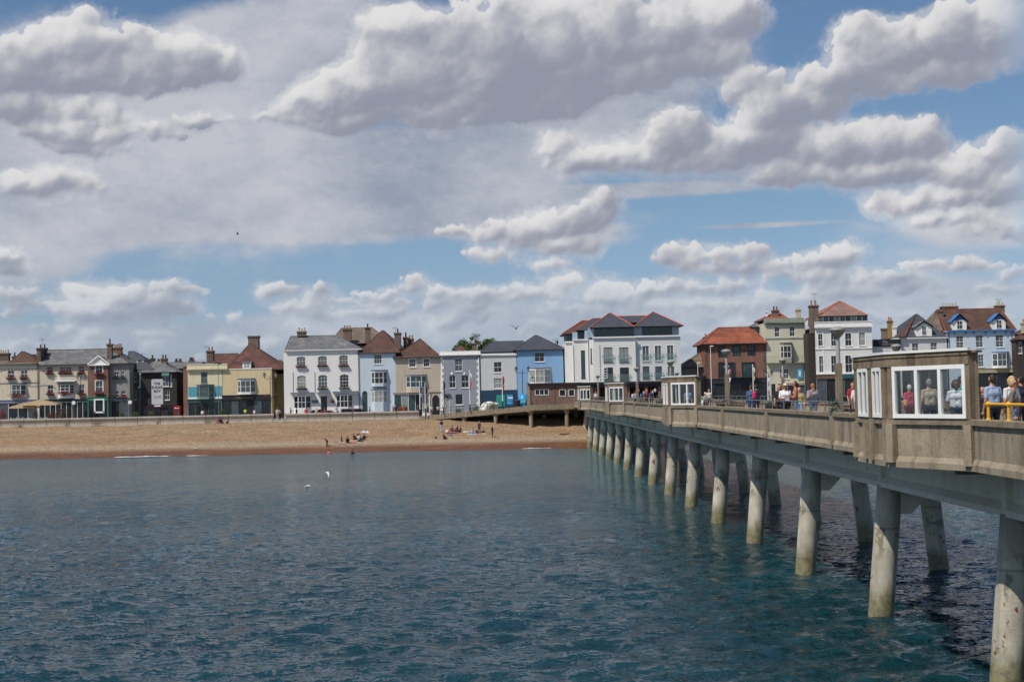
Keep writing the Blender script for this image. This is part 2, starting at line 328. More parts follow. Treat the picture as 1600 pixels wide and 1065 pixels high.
# ---------------------------------------------------------------- materials
MATS = {}
def mat(name, col, rough=.8, var=.0, vscale=2.0, bump=0.0, bscale=20.0, metal=0.0, spec=.4, streak=0.0, col2=None, trans=0.0, tex=None, stain=0.0):
    """plain or noise-varied principled material; tex = 'brick' | 'tile' | 'board'"""
    if name in MATS: return MATS[name]
    m = bpy.data.materials.new(name); m.use_nodes = True; t = m.node_tree; b = t.nodes['Principled BSDF']
    c = S(col) if isinstance(col, str) else col
    b.inputs['Roughness'].default_value = rough; b.inputs['Metallic'].default_value = metal; b.inputs['Specular IOR Level'].default_value = spec
    b.inputs['Base Color'].default_value = c
    def nn(ty, **k):
        n = t.nodes.new(ty)
        for a_, v_ in k.items(): setattr(n, a_, v_)
        return n
    lk = t.links.new
    tcn = nn('ShaderNodeTexCoord')
    last = None
    def mixn(f, A_, B_, bt='MIX'):
        n = nn('ShaderNodeMix', data_type='RGBA', blend_type=bt)
        for s_, i in ((f, 0), (A_, 6), (B_, 7)):
            if isinstance(s_, (tuple, list, float)): n.inputs[i].default_value = s_
            else: lk(s_, n.inputs[i])
        return n.outputs[2]
    hgt = None
    if tex:
        sp = nn('ShaderNodeSeparateXYZ'); lk(tcn.outputs['Object'], sp.inputs[0])
        ad = nn('ShaderNodeMath', operation='ADD'); lk(sp.outputs[0], ad.inputs[0]); lk(sp.outputs[1], ad.inputs[1])
        cb = nn('ShaderNodeCombineXYZ'); lk(ad.outputs[0], cb.inputs[0]); lk(sp.outputs[2], cb.inputs[1])
        br = nn('ShaderNodeTexBrick'); lk(cb.outputs[0], br.inputs[0]); br.inputs['Scale'].default_value = 1.0
        c2 = S(col2) if col2 else tuple(x*.7 for x in c[:3])+(1,)
        w_, h_, mo = {'brick': (.225, .075, .010), 'tile': (.24, .16, .018), 'board': (3.0, .15, .014), 'slate': (.3, .2, .012), 'block': (.44, .22, .012)}[tex]
        br.inputs['Brick Width'].default_value = w_; br.inputs['Row Height'].default_value = h_; br.inputs['Mortar Size'].default_value = mo
        br.inputs['Color1'].default_value = c; br.inputs['Color2'].default_value = c2
        br.inputs['Mortar'].default_value = tuple(x*.62 for x in c[:3])+(1,) if tex != 'brick' else S('#8f8578'); br.inputs['Bias'].default_value = -.1
        last = br.outputs['Color']; hgt = br.outputs['Fac']
    elif col2:
        n = nn('ShaderNodeTexNoise'); lk(tcn.outputs['Object'], n.inputs[0]); n.inputs['Scale'].default_value = vscale*.6; n.inputs['Detail'].default_value = 6
        rr = nn('ShaderNodeMapRange'); lk(n.outputs[0], rr.inputs[0]); rr.inputs[1].default_value = .38; rr.inputs[2].default_value = .62
        last = mixn(rr.outputs[0], c, S(col2))
    if var:
        n = nn('ShaderNodeTexNoise'); lk(tcn.outputs['Object'], n.inputs[0]); n.inputs['Scale'].default_value = vscale; n.inputs['Detail'].default_value = 7; n.inputs['Roughness'].default_value = .6
        rr = nn('ShaderNodeMapRange'); lk(n.outputs[0], rr.inputs[0]); rr.inputs[1].default_value = .3; rr.inputs[2].default_value = .7; rr.inputs[3].default_value = 1-var; rr.inputs[4].default_value = 1+var*.6
        last = mixn(1.0, last if last is not None else c, rr.outputs[0], 'MULTIPLY')
    if streak:      # rain streaks running down the face
        mp = nn('ShaderNodeMapping'); lk(tcn.outputs['Object'], mp.inputs[0]); mp.inputs['Scale'].default_value = (3.0, 3.0, .25)
        n = nn('ShaderNodeTexNoise'); lk(mp.outputs[0], n.inputs[0]); n.inputs['Scale'].default_value = 1.0; n.inputs['Detail'].default_value = 6; n.inputs['Roughness'].default_value = .65
        rr = nn('ShaderNodeMapRange'); lk(n.outputs[0], rr.inputs[0]); rr.inputs[1].default_value = .52; rr.inputs[2].default_value = .75; rr.inputs[3].default_value = 1.0; rr.inputs[4].default_value = 1-streak
        last = mixn(1.0, last if last is not None else c, rr.outputs[0], 'MULTIPLY')
    if last is not None: lk(last, b.inputs['Base Color'])
    if bump:
        n = nn('ShaderNodeTexNoise'); lk(tcn.outputs['Object'], n.inputs[0]); n.inputs['Scale'].default_value = bscale; n.inputs['Detail'].default_value = 4
        bp = nn('ShaderNodeBump'); bp.inputs['Strength'].default_value = bump; bp.inputs['Distance'].default_value = .03
        lk(n.outputs[0], bp.inputs['Height'])
        if hgt is not None:
            b2 = nn('ShaderNodeBump'); b2.invert = True; b2.inputs['Strength'].default_value = min(1, bump*1.5); b2.inputs['Distance'].default_value = .02
            lk(hgt, b2.inputs['Height']); lk(b2.outputs[0], bp.inputs['Normal'])
        lk(bp.outputs[0], b.inputs['Normal'])
    MATS[name] = m; return m
def matnodes(name):
    m = bpy.data.materials.new(name); m.use_nodes = True; t = m.node_tree; MATS[name] = m
    return m, t, t.nodes['Principled BSDF']
class TN:       # short node writer for the few special materials
    def __init__(s, t): s.t = t
    def n(s, ty, ins=None, **k):
        n = s.t.nodes.new(ty)
        for a_, v_ in k.items(): setattr(n, a_, v_)
        for i, v_ in (ins or {}).items():
            if isinstance(v_, (int, float, tuple)): n.inputs[i].default_value = v_
            else: s.t.links.new(v_, n.inputs[i])
        return n
    def rng(s, x, a, b, c=0.0, d=1.0): return s.n('ShaderNodeMapRange', {0: x, 1: a, 2: b, 3: c, 4: d}).outputs[0]
    def mix(s, f, a, b, bt='MIX'): return s.n('ShaderNodeMix', {0: f, 6: a, 7: b}, data_type='RGBA', blend_type=bt).outputs[2]
    def noise(s, v, sc, det=5, ro=.55): return s.n('ShaderNodeTexNoise', {0: v, 'Scale': sc, 'Detail': det, 'Roughness': ro}).outputs[0]
    def math(s, op, a, b=0.0, c=0.0): return s.n('ShaderNodeMath', {0: a, 1: b, 2: c}, operation=op).outputs[0]
    def map(s, v, sc, loc=(0, 0, 0), rot=(0, 0, 0)): return s.n('ShaderNodeMapping', {0: v, 1: loc, 2: rot, 3: sc}).outputs[0]

# water
m_water, _t, _b = matnodes('sea_water'); T_ = TN(_t)
geo = T_.n('ShaderNodeNewGeometry').outputs['Position']
_b.inputs['IOR'].default_value = 1.333; _b.inputs['Specular IOR Level'].default_value = .5; _b.inputs['Roughness'].default_value = .10
_b.inputs['Subsurface Weight'].default_value = 1.0; _b.inputs['Subsurface Radius'].default_value = (.25, 1.0, 1.1); _b.inputs['Subsurface Scale'].default_value = 3.5
big_ = T_.noise(T_.map(geo, (.03, .05, 1)), 1.0, 3)
turb = T_.noise(T_.map(geo, (.008, .11, 1)), 1.0, 3)
sy_ = T_.n('ShaderNodeSeparateXYZ', {0: geo}).outputs[1]
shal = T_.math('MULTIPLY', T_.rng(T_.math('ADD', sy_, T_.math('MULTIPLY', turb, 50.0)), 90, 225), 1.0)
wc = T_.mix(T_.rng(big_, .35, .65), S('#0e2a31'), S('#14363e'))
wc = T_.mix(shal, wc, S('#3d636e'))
_t.links.new(wc, _b.inputs['Base Color'])
def slope(v, sc, k, det, ro):
    c = T_.n('ShaderNodeTexNoise', {0: v, 'Scale': sc, 'Detail': det, 'Roughness': ro}).outputs['Color']
    return T_.n('ShaderNodeVectorMath', {0: T_.n('ShaderNodeVectorMath', {0: c, 1: (.5, .5, .5)}, operation='SUBTRACT').outputs[0], 1: k}, operation='MULTIPLY').outputs[0]
gust = T_.rng(T_.noise(T_.map(geo, (.02, .07, 1)), 1.0, 4), .36, .64, .62, 1.2)
sv = T_.n('ShaderNodeVectorMath', {0: slope(T_.map(geo, (.75, 1.5, 1), rot=(0, 0, .2)), 3.0, (1.3, 2.5, 0), 4, .6), 1: slope(T_.map(geo, (1.0, 1.5, 1), rot=(0, 0, -.3)), 8.0, (1.4, 2.3, 0), 4, .6)}, operation='ADD').outputs[0]
sv = T_.n('ShaderNodeVectorMath', {0: sv, 'Scale': gust}, operation='SCALE').outputs[0]
nv = T_.n('ShaderNodeVectorMath', {0: T_.n('ShaderNodeVectorMath', {0: T_.n('ShaderNodeNewGeometry').outputs['Normal'], 1: sv}, operation='ADD').outputs[0]}, operation='NORMALIZE').outputs[0]
_t.links.new(nv, _b.inputs['Normal'])
# shingle
m_beach, _t, _b = matnodes('shingle'); T_ = TN(_t)
geo = T_.n('ShaderNodeNewGeometry').outputs['Position']; sz = T_.n('ShaderNodeSeparateXYZ', {0: geo}).outputs[2]
wob = T_.noise(T_.map(geo, (.05, .2, .2)), 1.0, 4); wz = T_.math('ADD', sz, T_.math('MULTIPLY', T_.math('SUBTRACT', wob, .5), .5))
pat = T_.noise(T_.map(geo, (.25, .9, .9)), 1.0, 6, .6)
dry = T_.mix(T_.rng(pat, .35, .65), S('#7c654b'), S('#937a5c'))
b1 = T_.rng(wz, 1.5, 1.9); b2 = T_.rng(wz, 2.5, 2.15)
dry = T_.mix(T_.math('MULTIPLY', T_.math('MULTIPLY', b1, b2), .35), dry, S('#8e6a4c'))
dry = T_.mix(T_.math('MULTIPLY', T_.rng(wz, 1.9, 1.2), .85), dry, S('#93836b'))
col_ = T_.mix(T_.rng(wz, 1.12, .62), dry, T_.mix(T_.rng(pat, .35, .65), S('#5c3c24'), S('#70492c')))
peb = T_.n('ShaderNodeTexVoronoi', {0: geo, 'Scale': 9.0}); pc = peb.outputs['Color']
pb = T_.n('ShaderNodeSeparateColor', {0: pc}).outputs[0]
col_ = T_.mix(1.0, col_, T_.rng(pb, 0, 1, .62, 1.22), 'MULTIPLY')
col_ = T_.mix(1.0, col_, T_.rng(T_.noise(T_.map(geo, (1, .35, .35)), 3.4, 6, .75), .32, .68, .62, 1.32), 'MULTIPLY')
_t.links.new(col_, _b.inputs['Base Color'])
_t.links.new(T_.rng(wz, .75, .35, .85, .45), _b.inputs['Roughness'])
_t.links.new(T_.n('ShaderNodeBump', {'Height': T_.math('ADD', T_.noise(geo, 5, 5, .7), T_.math('MULTIPLY', peb.outputs['Distance'], .7)), 'Distance': .08, 'Strength': .8}).outputs[0], _b.inputs['Normal'])

# weathered aggregate concrete of the pier
def concrete(name, ca, cb, cdark, sc=1.0, bump=.5, runs=.5):
    m, t, b = matnodes(name); T_ = TN(t)
    g = T_.n('ShaderNodeNewGeometry').outputs['Position']
    p1 = T_.noise(g, .9*sc, 6, .6); c = T_.mix(T_.rng(p1, .35, .65), S(ca), S(cb))
    ru = T_.noise(T_.map(g, (2.2, 2.2, .22)), 1.0, 6, .65); c = T_.mix(T_.math('MULTIPLY', T_.rng(ru, .5, .72), runs), c, S(cdark))
    bl = T_.noise(g, 3.1, 6, .7); c = T_.mix(T_.math('MULTIPLY', T_.rng(bl, .54, .72), .65), c, S(cdark))
    c = T_.mix(1.0, c, T_.rng(T_.noise(g, 38, 3, .7), .3, .7, .72, 1.22), 'MULTIPLY')
    t.links.new(c, b.inputs['Base Color']); b.inputs['Roughness'].default_value = .9; b.inputs['Specular IOR Level'].default_value = .25
    t.links.new(T_.n('ShaderNodeBump', {'Height': T_.noise(g, 24, 5, .7), 'Distance': .03, 'Strength': bump}).outputs[0], b.inputs['Normal'])
    return m
m_conc = concrete('aggregate_concrete', '#8a7e6c', '#9e917b', '#574c3f', 1.0, .5, .75)
m_conc2 = concrete('aggregate_concrete_dark', '#7d705d', '#92846e', '#4c4338', 1.4, .8)
m_deck = concrete('deck_paving', '#8f8a82', '#9c968c', '#6f6a62', 1.0, .2)
m_gird = concrete('painted_girder', '#cbc3b2', '#d5cdbd', '#9c958a', .5, .12, .3)
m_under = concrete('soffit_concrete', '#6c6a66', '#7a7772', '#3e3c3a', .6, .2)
m_wallc = concrete('sea_wall_concrete', '#b3aa9c', '#c4bbac', '#837a6c', .5, .3, .35)
# piles: pale painted concrete, patches gone to rust and weed, a wet olive foot at the waterline
m_pile, _t, _b = matnodes('pile_concrete'); T_ = TN(_t)
g = T_.n('ShaderNodeNewGeometry').outputs['Position']; pz = T_.n('ShaderNodeSeparateXYZ', {0: g}).outputs[2]
oi = T_.n('ShaderNodeObjectInfo').outputs['Random']
gm = T_.n('ShaderNodeVectorMath', {0: g, 1: T_.n('ShaderNodeCombineXYZ', {0: T_.math('MULTIPLY', oi, 90.0), 1: T_.math('MULTIPLY', oi, 31.0)}).outputs[0]}, operation='ADD').outputs[0]
c = T_.mix(T_.rng(T_.noise(gm, .8, 5), .35, .65), S('#9d9685'), S('#c2bcab'))
c = T_.mix(T_.math('MULTIPLY', T_.rng(T_.noise(T_.map(gm, (3, 3, .3)), 1.0, 6, .65), .5, .7), .45), c, S('#77705f'))
lift = T_.math('ADD', T_.math('MULTIPLY', oi, .8), 2.5)                                       # joint between the pours
lev = T_.math('SUBTRACT', pz, lift)
c = T_.mix(T_.math('MULTIPLY', T_.rng(T_.math('ABSOLUTE', lev), .045, .02), .45), c, S('#5d5748'))
patch = T_.math('MULTIPLY', T_.rng(T_.noise(T_.map(gm, (1, 1, .7)), 2.3, 5, .6), .54, .60), T_.rng(T_.math('ABSOLUTE', T_.math('SUBTRACT', lev, -.25)), .85, .35))
c = T_.mix(T_.math('MULTIPLY', patch, .8), c, S('#6d6850'))
rust = T_.rng(T_.noise(T_.map(gm, (1, 1, .8), loc=(7, 3, 5)), 1.9, 6, .7), .60, .64)
c = T_.mix(T_.math('MULTIPLY', T_.math('MULTIPLY', rust, T_.rng(pz, 3.6, 2.2)), .9), c, S('#5e2a1a'))
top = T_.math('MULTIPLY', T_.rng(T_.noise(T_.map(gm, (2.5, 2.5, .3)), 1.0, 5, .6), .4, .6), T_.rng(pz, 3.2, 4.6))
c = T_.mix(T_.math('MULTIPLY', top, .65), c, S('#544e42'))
wet = T_.math('MULTIPLY', T_.rng(T_.math('ADD', pz, T_.math('MULTIPLY', T_.noise(T_.map(gm, (3, 3, .6)), 1.0, 6, .7), 1.1)), 1.75, 1.15), .85)
c = T_.mix(wet, c, T_.mix(T_.rng(T_.noise(g, 6, 4), .4, .6), S('#5c5636'), S('#7e7850')))
_t.links.new(c, _b.inputs['Base Color']); _t.links.new(T_.rng(wet, 0, 1, .85, .35), _b.inputs['Roughness'])
_t.links.new(T_.n('ShaderNodeBump', {'Height': T_.noise(g, 14, 6, .7), 'Distance': .03, 'Strength': .5}).outputs[0], _b.inputs['Normal'])

m_wf = mat('white_frame', '#e4e2dc', .45, .05)
m_glass = bpy.data.materials.new('clear_glass'); m_glass.use_nodes = True; _t = m_glass.node_tree; _t.nodes.clear(); T_ = TN(_t)
_tr = T_.n('ShaderNodeBsdfTransparent', {0: (.80, .84, .85, 1)}).outputs[0]; _gl = T_.n('ShaderNodeBsdfGlossy', {'Color': (1, 1, 1, 1), 'Roughness': .02}).outputs[0]
_mx = T_.n('ShaderNodeMixShader', {0: .09, 1: _tr, 2: _gl}).outputs[0]
_o = T_.n('ShaderNodeOutputMaterial', {0: _mx})
m_metal = mat('grey_rail_paint', '#626a6a', .5, .1)
m_yellow = mat('yellow_rail_paint', '#d8a01e', .45, .1)
m_pole = mat('lamp_pole_paint', '#a09f9a', .5, .1, 3)
m_dark = mat('black_iron', '#1d2023', .5, .1)

# ---------------------------------------------------------------- setting: water, beach, promenade
def add_mesh(name, vs, fs, m, smooth=True):
    me = bpy.data.meshes.new(name); vs = np.ascontiguousarray(vs, np.float32); fs = np.ascontiguousarray(fs, np.int32)
    me.vertices.add(len(vs)); me.vertices.foreach_set('co', vs.ravel())
    me.loops.add(fs.size); me.loops.foreach_set('vertex_index', fs.ravel())
    me.polygons.add(len(fs)); me.polygons.foreach_set('loop_start', np.arange(0, fs.size, fs.shape[1], dtype=np.int32))
    me.polygons.foreach_set('use_smooth', np.full(len(fs), smooth)); me.materials.append(m); me.update(calc_edges=True)
    o = bpy.data.objects.new(name, me); COL.objects.link(o); return o
def gridf(nx, ny, off=0):
    i, j = np.meshgrid(np.arange(nx-1), np.arange(ny-1)); a_ = (j*nx+i).ravel()+off
    return np.stack([a_, a_+1, a_+nx+1, a_+nx], 1)
nx_, ny_ = 760, 560
yy = 22*(205/22)**(np.linspace(0, 1, ny_)); tt = np.linspace(-.56, .60, nx_)
Y = np.repeat(yy[:, None], nx_, 1); X = tt[None, :]*(Y+14)
Z = np.zeros_like(X)
for _i in range(110):
    wl = float(np.exp(RNG.uniform(np.log(.5), np.log(2.7)))); th_ = RNG.normal(-1.35, .55); k_ = 2*math.pi/wl
    am = .0080*wl**.55*RNG.uniform(.5, 1.2)
    am = am*np.clip((wl/(Y/205*.9*3+.25))-1, 0, 1)          # waves too short for the grid there are left to the bump
    ph = k_*(X*math.cos(th_)+Y*math.sin(th_))+RNG.uniform(0, 6.28) + .8*np.sin(X*.11*RNG.uniform(.5, 1.5)+Y*.07+_i)
    Z += am*(np.sin(ph)+.25*np.sin(2*ph+.6))
Z *= .70+.30*np.sin(X*.06+.7)*np.sin(Y*.043)
Z += .06*np.exp(-((Y-196.5-1.5*np.sin(X*.12))/.8)**2)
vs = np.stack([X.ravel(), Y.ravel(), Z.ravel()], 1); fs = gridf(nx_, ny_)
far = [(-2500, -2500, -.35), (2500, -2500, -.35), (2500, 206, -.35), (-2500, 206, -.35)]
vs = np.concatenate([vs, np.array(far)]); fs = np.concatenate([fs, [[len(vs)-4, len(vs)-3, len(vs)-2, len(vs)-1]]])
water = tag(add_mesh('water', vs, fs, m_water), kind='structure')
# beach
nx_, ny_ = 500, 130
X, Y = np.meshgrid(np.linspace(-150, 150, nx_), np.linspace(184, 217, ny_))
prof_y = [184, 194.2, 197.5, 200.5, 203.0, 204.2, 208.5, 212.0, 214.6, 217]; prof_z = [-1.4, -.02, .62, 1.15, 1.75, 1.88, 2.92, 3.78, 4.12, 4.15]
cusp = .5*np.sin(X*.13+.5)+.35*np.sin(X*.31+2)+.2*np.sin(X*.7)
Z = np.interp(Y+cusp*.45, prof_y, prof_z)
for _i in range(40):
    k1, k2 = RNG.uniform(.2, 3.0), RNG.uniform(.2, 3.0); Z += .055/(1+k1+k2)**1.3*np.sin(X*k1*RNG.choice([-1, 1])+Y*k2+RNG.uniform(0, 6))
beach = tag(add_mesh('beach', np.stack([X.ravel(), Y.ravel(), Z.ravel()], 1), gridf(nx_, ny_), m_beach), kind='structure')
# the swash line
m_foam = mat('foam', '#cfd2cf', .7, .2, 2)
def beach_z(x, y): return float(np.interp(y+(.5*math.sin(x*.13+.5)+.35*math.sin(x*.31+2)+.2*math.sin(x*.7))*.45, prof_y, prof_z))
fo = MB()
for x0, x1, wd in ((-53, -45.5, .17), (-43, -40, .04), (3, 7, .07)):
    n = 60; pv = []
    for i in range(n+1):
        x = x0+(x1-x0)*i/n; e = math.sin(math.pi*i/n)**.5; y0 = 194.15-.45*(.5*math.sin(x*.13+.5)+.35*math.sin(x*.31+2)+.2*math.sin(x*.7))+.12*math.sin(x*1.9)
        w_ = wd*e*(1+.5*math.sin(x*5)+.4*math.sin(x*11.3)); pv.append(((x, y0-w_-.25, .10), (x, y0+w_*1.6, beach_z(x, y0+w_)+.15)))
    for a_, b_ in zip(pv[:-1], pv[1:]): fo.quad(a_[0], b_[0], b_[1], a_[1])
tag(fo.build('foam', m_foam), kind='stuff')
G = 4.4
m_road = mat('asphalt', '#6a6864', .9, .15, 1.0, .2, 30)
m_paveg = mat('promenade_paving', '#a39b90', .85, .12, .8, .2, 20, tex='slate')
def sheet(name, x0, x1, y0, y1, z, m, t=.004):
    mb = MB(); mb.quad((x0, y0, z), (x1, y0, z), (x1, y1, z), (x0, y1, z)); return tag(mb.build(name, m), kind='structure')
m_land = mat('town_ground', '#5d5c50', .95, .3, .05)
sheet('ground', -2500, 2500, 216.4, 5000, G-.02, m_land)
sheet('promenade', -150, 150, 215.35, 219.6, G+.02, m_paveg)
sheet('road', -150, 150, 219.6, 225.2, G-.012, m_road)
kb_ = MB(); kb_.box(-150, 150, 219.45, 219.62, G-.02, G+.03); kb_.box(-150, 150, 225.1, 225.25, G-.02, G+.10); tag(kb_.build('kerb', m_wallc), kind='structure')
sheet('pavement', -150, 150, 225.25, 232, G+.09, m_paveg)
ln = MB()
for i in range(60): x = -120+i*4.2; ln.quad((x, 222.3, G-.006), (x+2, 222.3, G-.006), (x+2, 222.4, G-.006), (x, 222.4, G-.006))
tag(ln.build('road_marking', m_wf), kind='structure')
# sea wall: recurved concrete panels
def sea_wall(px0, px1, label):
    x0, x1 = P(px0, 650, 215)[0], P(px1, 650, 215)[0]
    T = Thing('sea_wall', ((x0+x1)/2, 215.2, 3.4), label, 'sea wall', 'sea wall along the promenade')
    n = max(1, round((x1-x0)/3.42)); w = (x1-x0)/n
    for i in range(n):
        a = x0+i*w+.045; b = x0+(i+1)*w-.045
        prof = [(0, 2.9), (0, 3.72), (.05, 3.74), (.10, 4.05), (.10, 4.5), (.02, 4.85), (-.10, 5.08), (-.14, 5.2), (-.14, 5.36), (.38, 5.38), (.40, 2.9)]
        mb = MB(); k = len(prof)
        mb.add([(a, 215.0+p[0], p[1]) for p in prof]+[(b, 215.0+p[0], p[1]) for p in prof],
               [(j, j+k, (j+1) % k+k, (j+1) % k) for j in range(k)]+[tuple(range(k-1, -1, -1)), tuple(range(k, 2*k))])
        T.part('wall_panel', mb, m_wallc)
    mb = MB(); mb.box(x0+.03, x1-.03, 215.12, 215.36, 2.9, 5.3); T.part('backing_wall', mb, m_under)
    return T
sea_wall(-70, 428, 'long pale recurved concrete sea wall below the cream and yellow fronts, left of the beach steps')
sea_wall(446, 655, 'pale recurved concrete sea wall in front of the white hotel, between the beach steps and the pier ramp')
sea_wall(960, 1900, 'pale concrete sea wall beyond the pier on its right side')
xs0, xs1 = P(428, 650, 215)[0], P(446, 650, 215)[0]
T = Thing('beach_steps', ((xs0+xs1)/2, 214.5, 3.4), 'concrete steps with dark handrails in the gap of the sea wall', 'steps')
mb = MB()
for i in range(6): mb.box(xs0, xs1, 213.4+.32*i, 215.6, 3.3+.18*i, 3.3+.18*(i+1)+.002*i)
T.part('tread', mb, m_wallc)
for x in (xs0+.08, xs1-.08):
    mb = MB(); mb.tube([(x, 213.3, 3.4), (x, 213.3, 4.5), (x, 215.5, 5.5), (x, 215.5, 4.4)], .03); mb.tube([(x, 214.4, 4.0), (x, 214.4, 5.0)], .025); T.part('handrail', mb, m_dark)

# ---------------------------------------------------------------- the pier
ZD, ZP, ZB = EYE-1.55, EYE-.80, EYE-1.95         # deck, parapet top, parapet foot
XP, XF = 11.2, 19.0; XC = (XP+XF)/2
BENT = 11.41; bents = [34.9+BENT*k for k in range(-2, 16)]
BAYS = [33.0+45.6*k for k in range(-1, 4)]
PIER = Thing('pier', (XC, 100, 0), 'long concrete pier running from the near right to the shore on raking round piles', 'pier')
def side_path(y0, y1, near=True):
    """plan of the parapet line with its bays"""
    pts = [(XP, y0)]
    for b in BAYS:
        if b+8.3 < y0 or b > y1: continue
        for (dx, dy) in ((0, 0), (-1.22, 2.6), (-1.22, 5.7), (0, 8.3)):
            if y0 < b+dy < y1: pts.append((XP+dx, b+dy))
    pts.append((XP, y1)); return pts
Y0P, Y1P = 2.0, 206.8
pth = side_path(Y0P, Y1P)
# deck slab with bays on both sides
mb = MB()
mb.box(XP+.1, XF-.1, Y0P, Y1P, ZB-.02, ZD)
for b in BAYS:
    for sg in (1, -1):
        q_ = [(XP+.1 if sg > 0 else XF-.1, b), (XP-1.14 if sg > 0 else XF+1.14, b+2.6), (XP-1.14 if sg > 0 else XF+1.14, b+5.7), (XP+.1 if sg > 0 else XF-.1, b+8.3)]
        mb.prism(q_[::-1] if sg > 0 else q_, ZB-.018, ZD-.003)
PIER.part('deck', mb, m_deck)
# near and far parapets: panel, coping, kerb and pilasters
def parapet(path, sign):
    pr = lambda a: a*sign
    mb = MB()
    mb.extr([(pr(-.06), ZB), (pr(.12), ZB), (pr(.12), ZP-.05), (pr(-.06), ZP-.05)], path)
    o = PIER.part('parapet_panel', mb, m_conc)
    mb = MB(); mb.extr([(pr(-.14), ZP-.14), (pr(.19), ZP-.14), (pr(.19), ZP-.01), (pr(.16), ZP), (pr(-.14), ZP)], path); PIER.part('coping', mb, m_conc2)
    mb = MB(); mb.extr([(pr(-.05), ZB-.06), (pr(.20), ZB-.06), (pr(.20), ZB+.09), (pr(.13), ZB+.22), (pr(-.05), ZB+.22)], path); PIER.part('edge_beam', mb, m_conc)
# travel +y: left is -x  -> positive a is toward the sea on the near side
parapet(pth, 1)
parapet([(XF+(XP-x), y) for x, y in pth], -1)
def pilaster(x, y, dx=0, dy=1, w=.17, d=.17):
    """x,y on the line; (dx,dy) direction along the line, outward = left"""
    t = Vector((dx, dy)).normalized(); n = Vector((-t.y, t.x)); c = Vector((x, y))
    a = [c+t*w*.5*s1+n*o for s1, o in ((-1, .10), (1, .10), (1, .10+d), (-1, .10+d))]
    mb = MB(); mb.prism([(p.x, p.y) for p in a], ZB+.06, ZP-.13)
    PIER.part('pilaster', mb, m_conc)
for y in bents:
    if y < Y0P+2 or any(b-.8 < y < b+9.1 for b in BAYS): continue
    pilaster(XP, y+.3)
for b in BAYS:
    pilaster(XP, b+.06, -1.22, 2.6, .26, .2); pilaster(XP, b+8.24, 1.22, 2.6, .26, .2)
    pilaster(XP-1.16, b+2.48, -1.22, 2.6, .26, .2)
    for dy in (2.62, 3.9, 4.5, 5.6): pilaster(XP-1.22, b+dy, 0, 1, .2, .18)
for b in bents:
    if any(k-.8 < b+5.7 < k+9.1 for k in BAYS): pass
# girders with bottom flange and web stiffeners
XG = 12.78; XG2 = XC*2-XG
GZ0, GZ1 = EYE-3.16, ZB-.02
for sx, x in ((-1, XG), (1, XG2)):
    mb = MB(); mb.box(x-.16, x+.16, Y0P, Y1P-2, GZ0+.001, GZ1); mb.box(x-.36, x+.36, Y0P, Y1P-2.01, GZ0-.10, GZ0+.06)
    mb.add([(x-.36, Y0P, GZ0+.06), (x-.16, Y0P, GZ0+.24), (x+.16, Y0P, GZ0+.24), (x+.36, Y0P, GZ0+.06), (x-.36, Y1P-2.02, GZ0+.06), (x-.16, Y1P-2.02, GZ0+.24), (x+.16, Y1P-2.02, GZ0+.24), (x+.36, Y1P-2.02, GZ0+.06)],
           [(4, 5, 1, 0), (6, 7, 3, 2)])
    PIER.part('girder', mb, m_gird)
    for y in bents:
        mb = MB(); mb.box(x-.34, x+.34, y-.16, y+.16, GZ0+.05, GZ1-.01); PIER.part('girder_stiffener', mb, m_gird)
for y in bents[:-1]:     # cross joists carrying the overhang
    for k in (0, BENT/2):
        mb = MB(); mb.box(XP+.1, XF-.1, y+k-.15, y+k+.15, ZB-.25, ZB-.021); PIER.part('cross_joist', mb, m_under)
for i, y in enumerate(bents):
    zb = beach_z(12, y)-.6 if y > 194 else -2.5
    for sg in (-1, 1):
        xt = XG if sg < 0 else XG2; slope = .44/4.4; xb = xt+sg*slope*(4.34-zb)
        mb = MB(); n = 20; rings = []
        nz = 10
        for j in range(nz+1):
            t_ = j/nz; z = zb+(4.30-zb)*t_; rings.append([(xb+(xt-xb)*t_+.41*math.cos(2*math.pi*k/n), y+.41*math.sin(2*math.pi*k/n), z) for k in range(n)])
        mb.add([v for r_ in rings for v in r_], [(j*n+k, j*n+(k+1) % n, (j+1)*n+(k+1) % n, (j+1)*n+k) for j in range(nz) for k in range(n)]+[tuple(range(nz*n, nz*n+n))])
        o = PIER.part('pile', mb, m_pile, smooth=True)
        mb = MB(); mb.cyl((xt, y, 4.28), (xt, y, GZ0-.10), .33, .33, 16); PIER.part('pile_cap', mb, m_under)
    # portal beam with haunches
    x0, x1 = XG+.25, XG2-.25; zt, z1, z2 = GZ0-.10, 3.92, 3.35
    pts = [(x0, zt), (x0, z2), (x0+.35, z2), (x0+.9, z1), (x1-.9, z1), (x1-.35, z2), (x1, z2), (x1, zt)]
    mb = MB(); k = len(pts); mb.add([(p[0], y-.28, p[1]) for p in pts]+[(p[0], y+.28, p[1]) for p in pts],
        [(j, (j+1) % k, (j+1) % k+k, j+k) for j in range(k)]+[tuple(range(k)), tuple(range(2*k-1, k-1, -1))][::1])
    PIER.part('crossbeam', mb, m_gird)
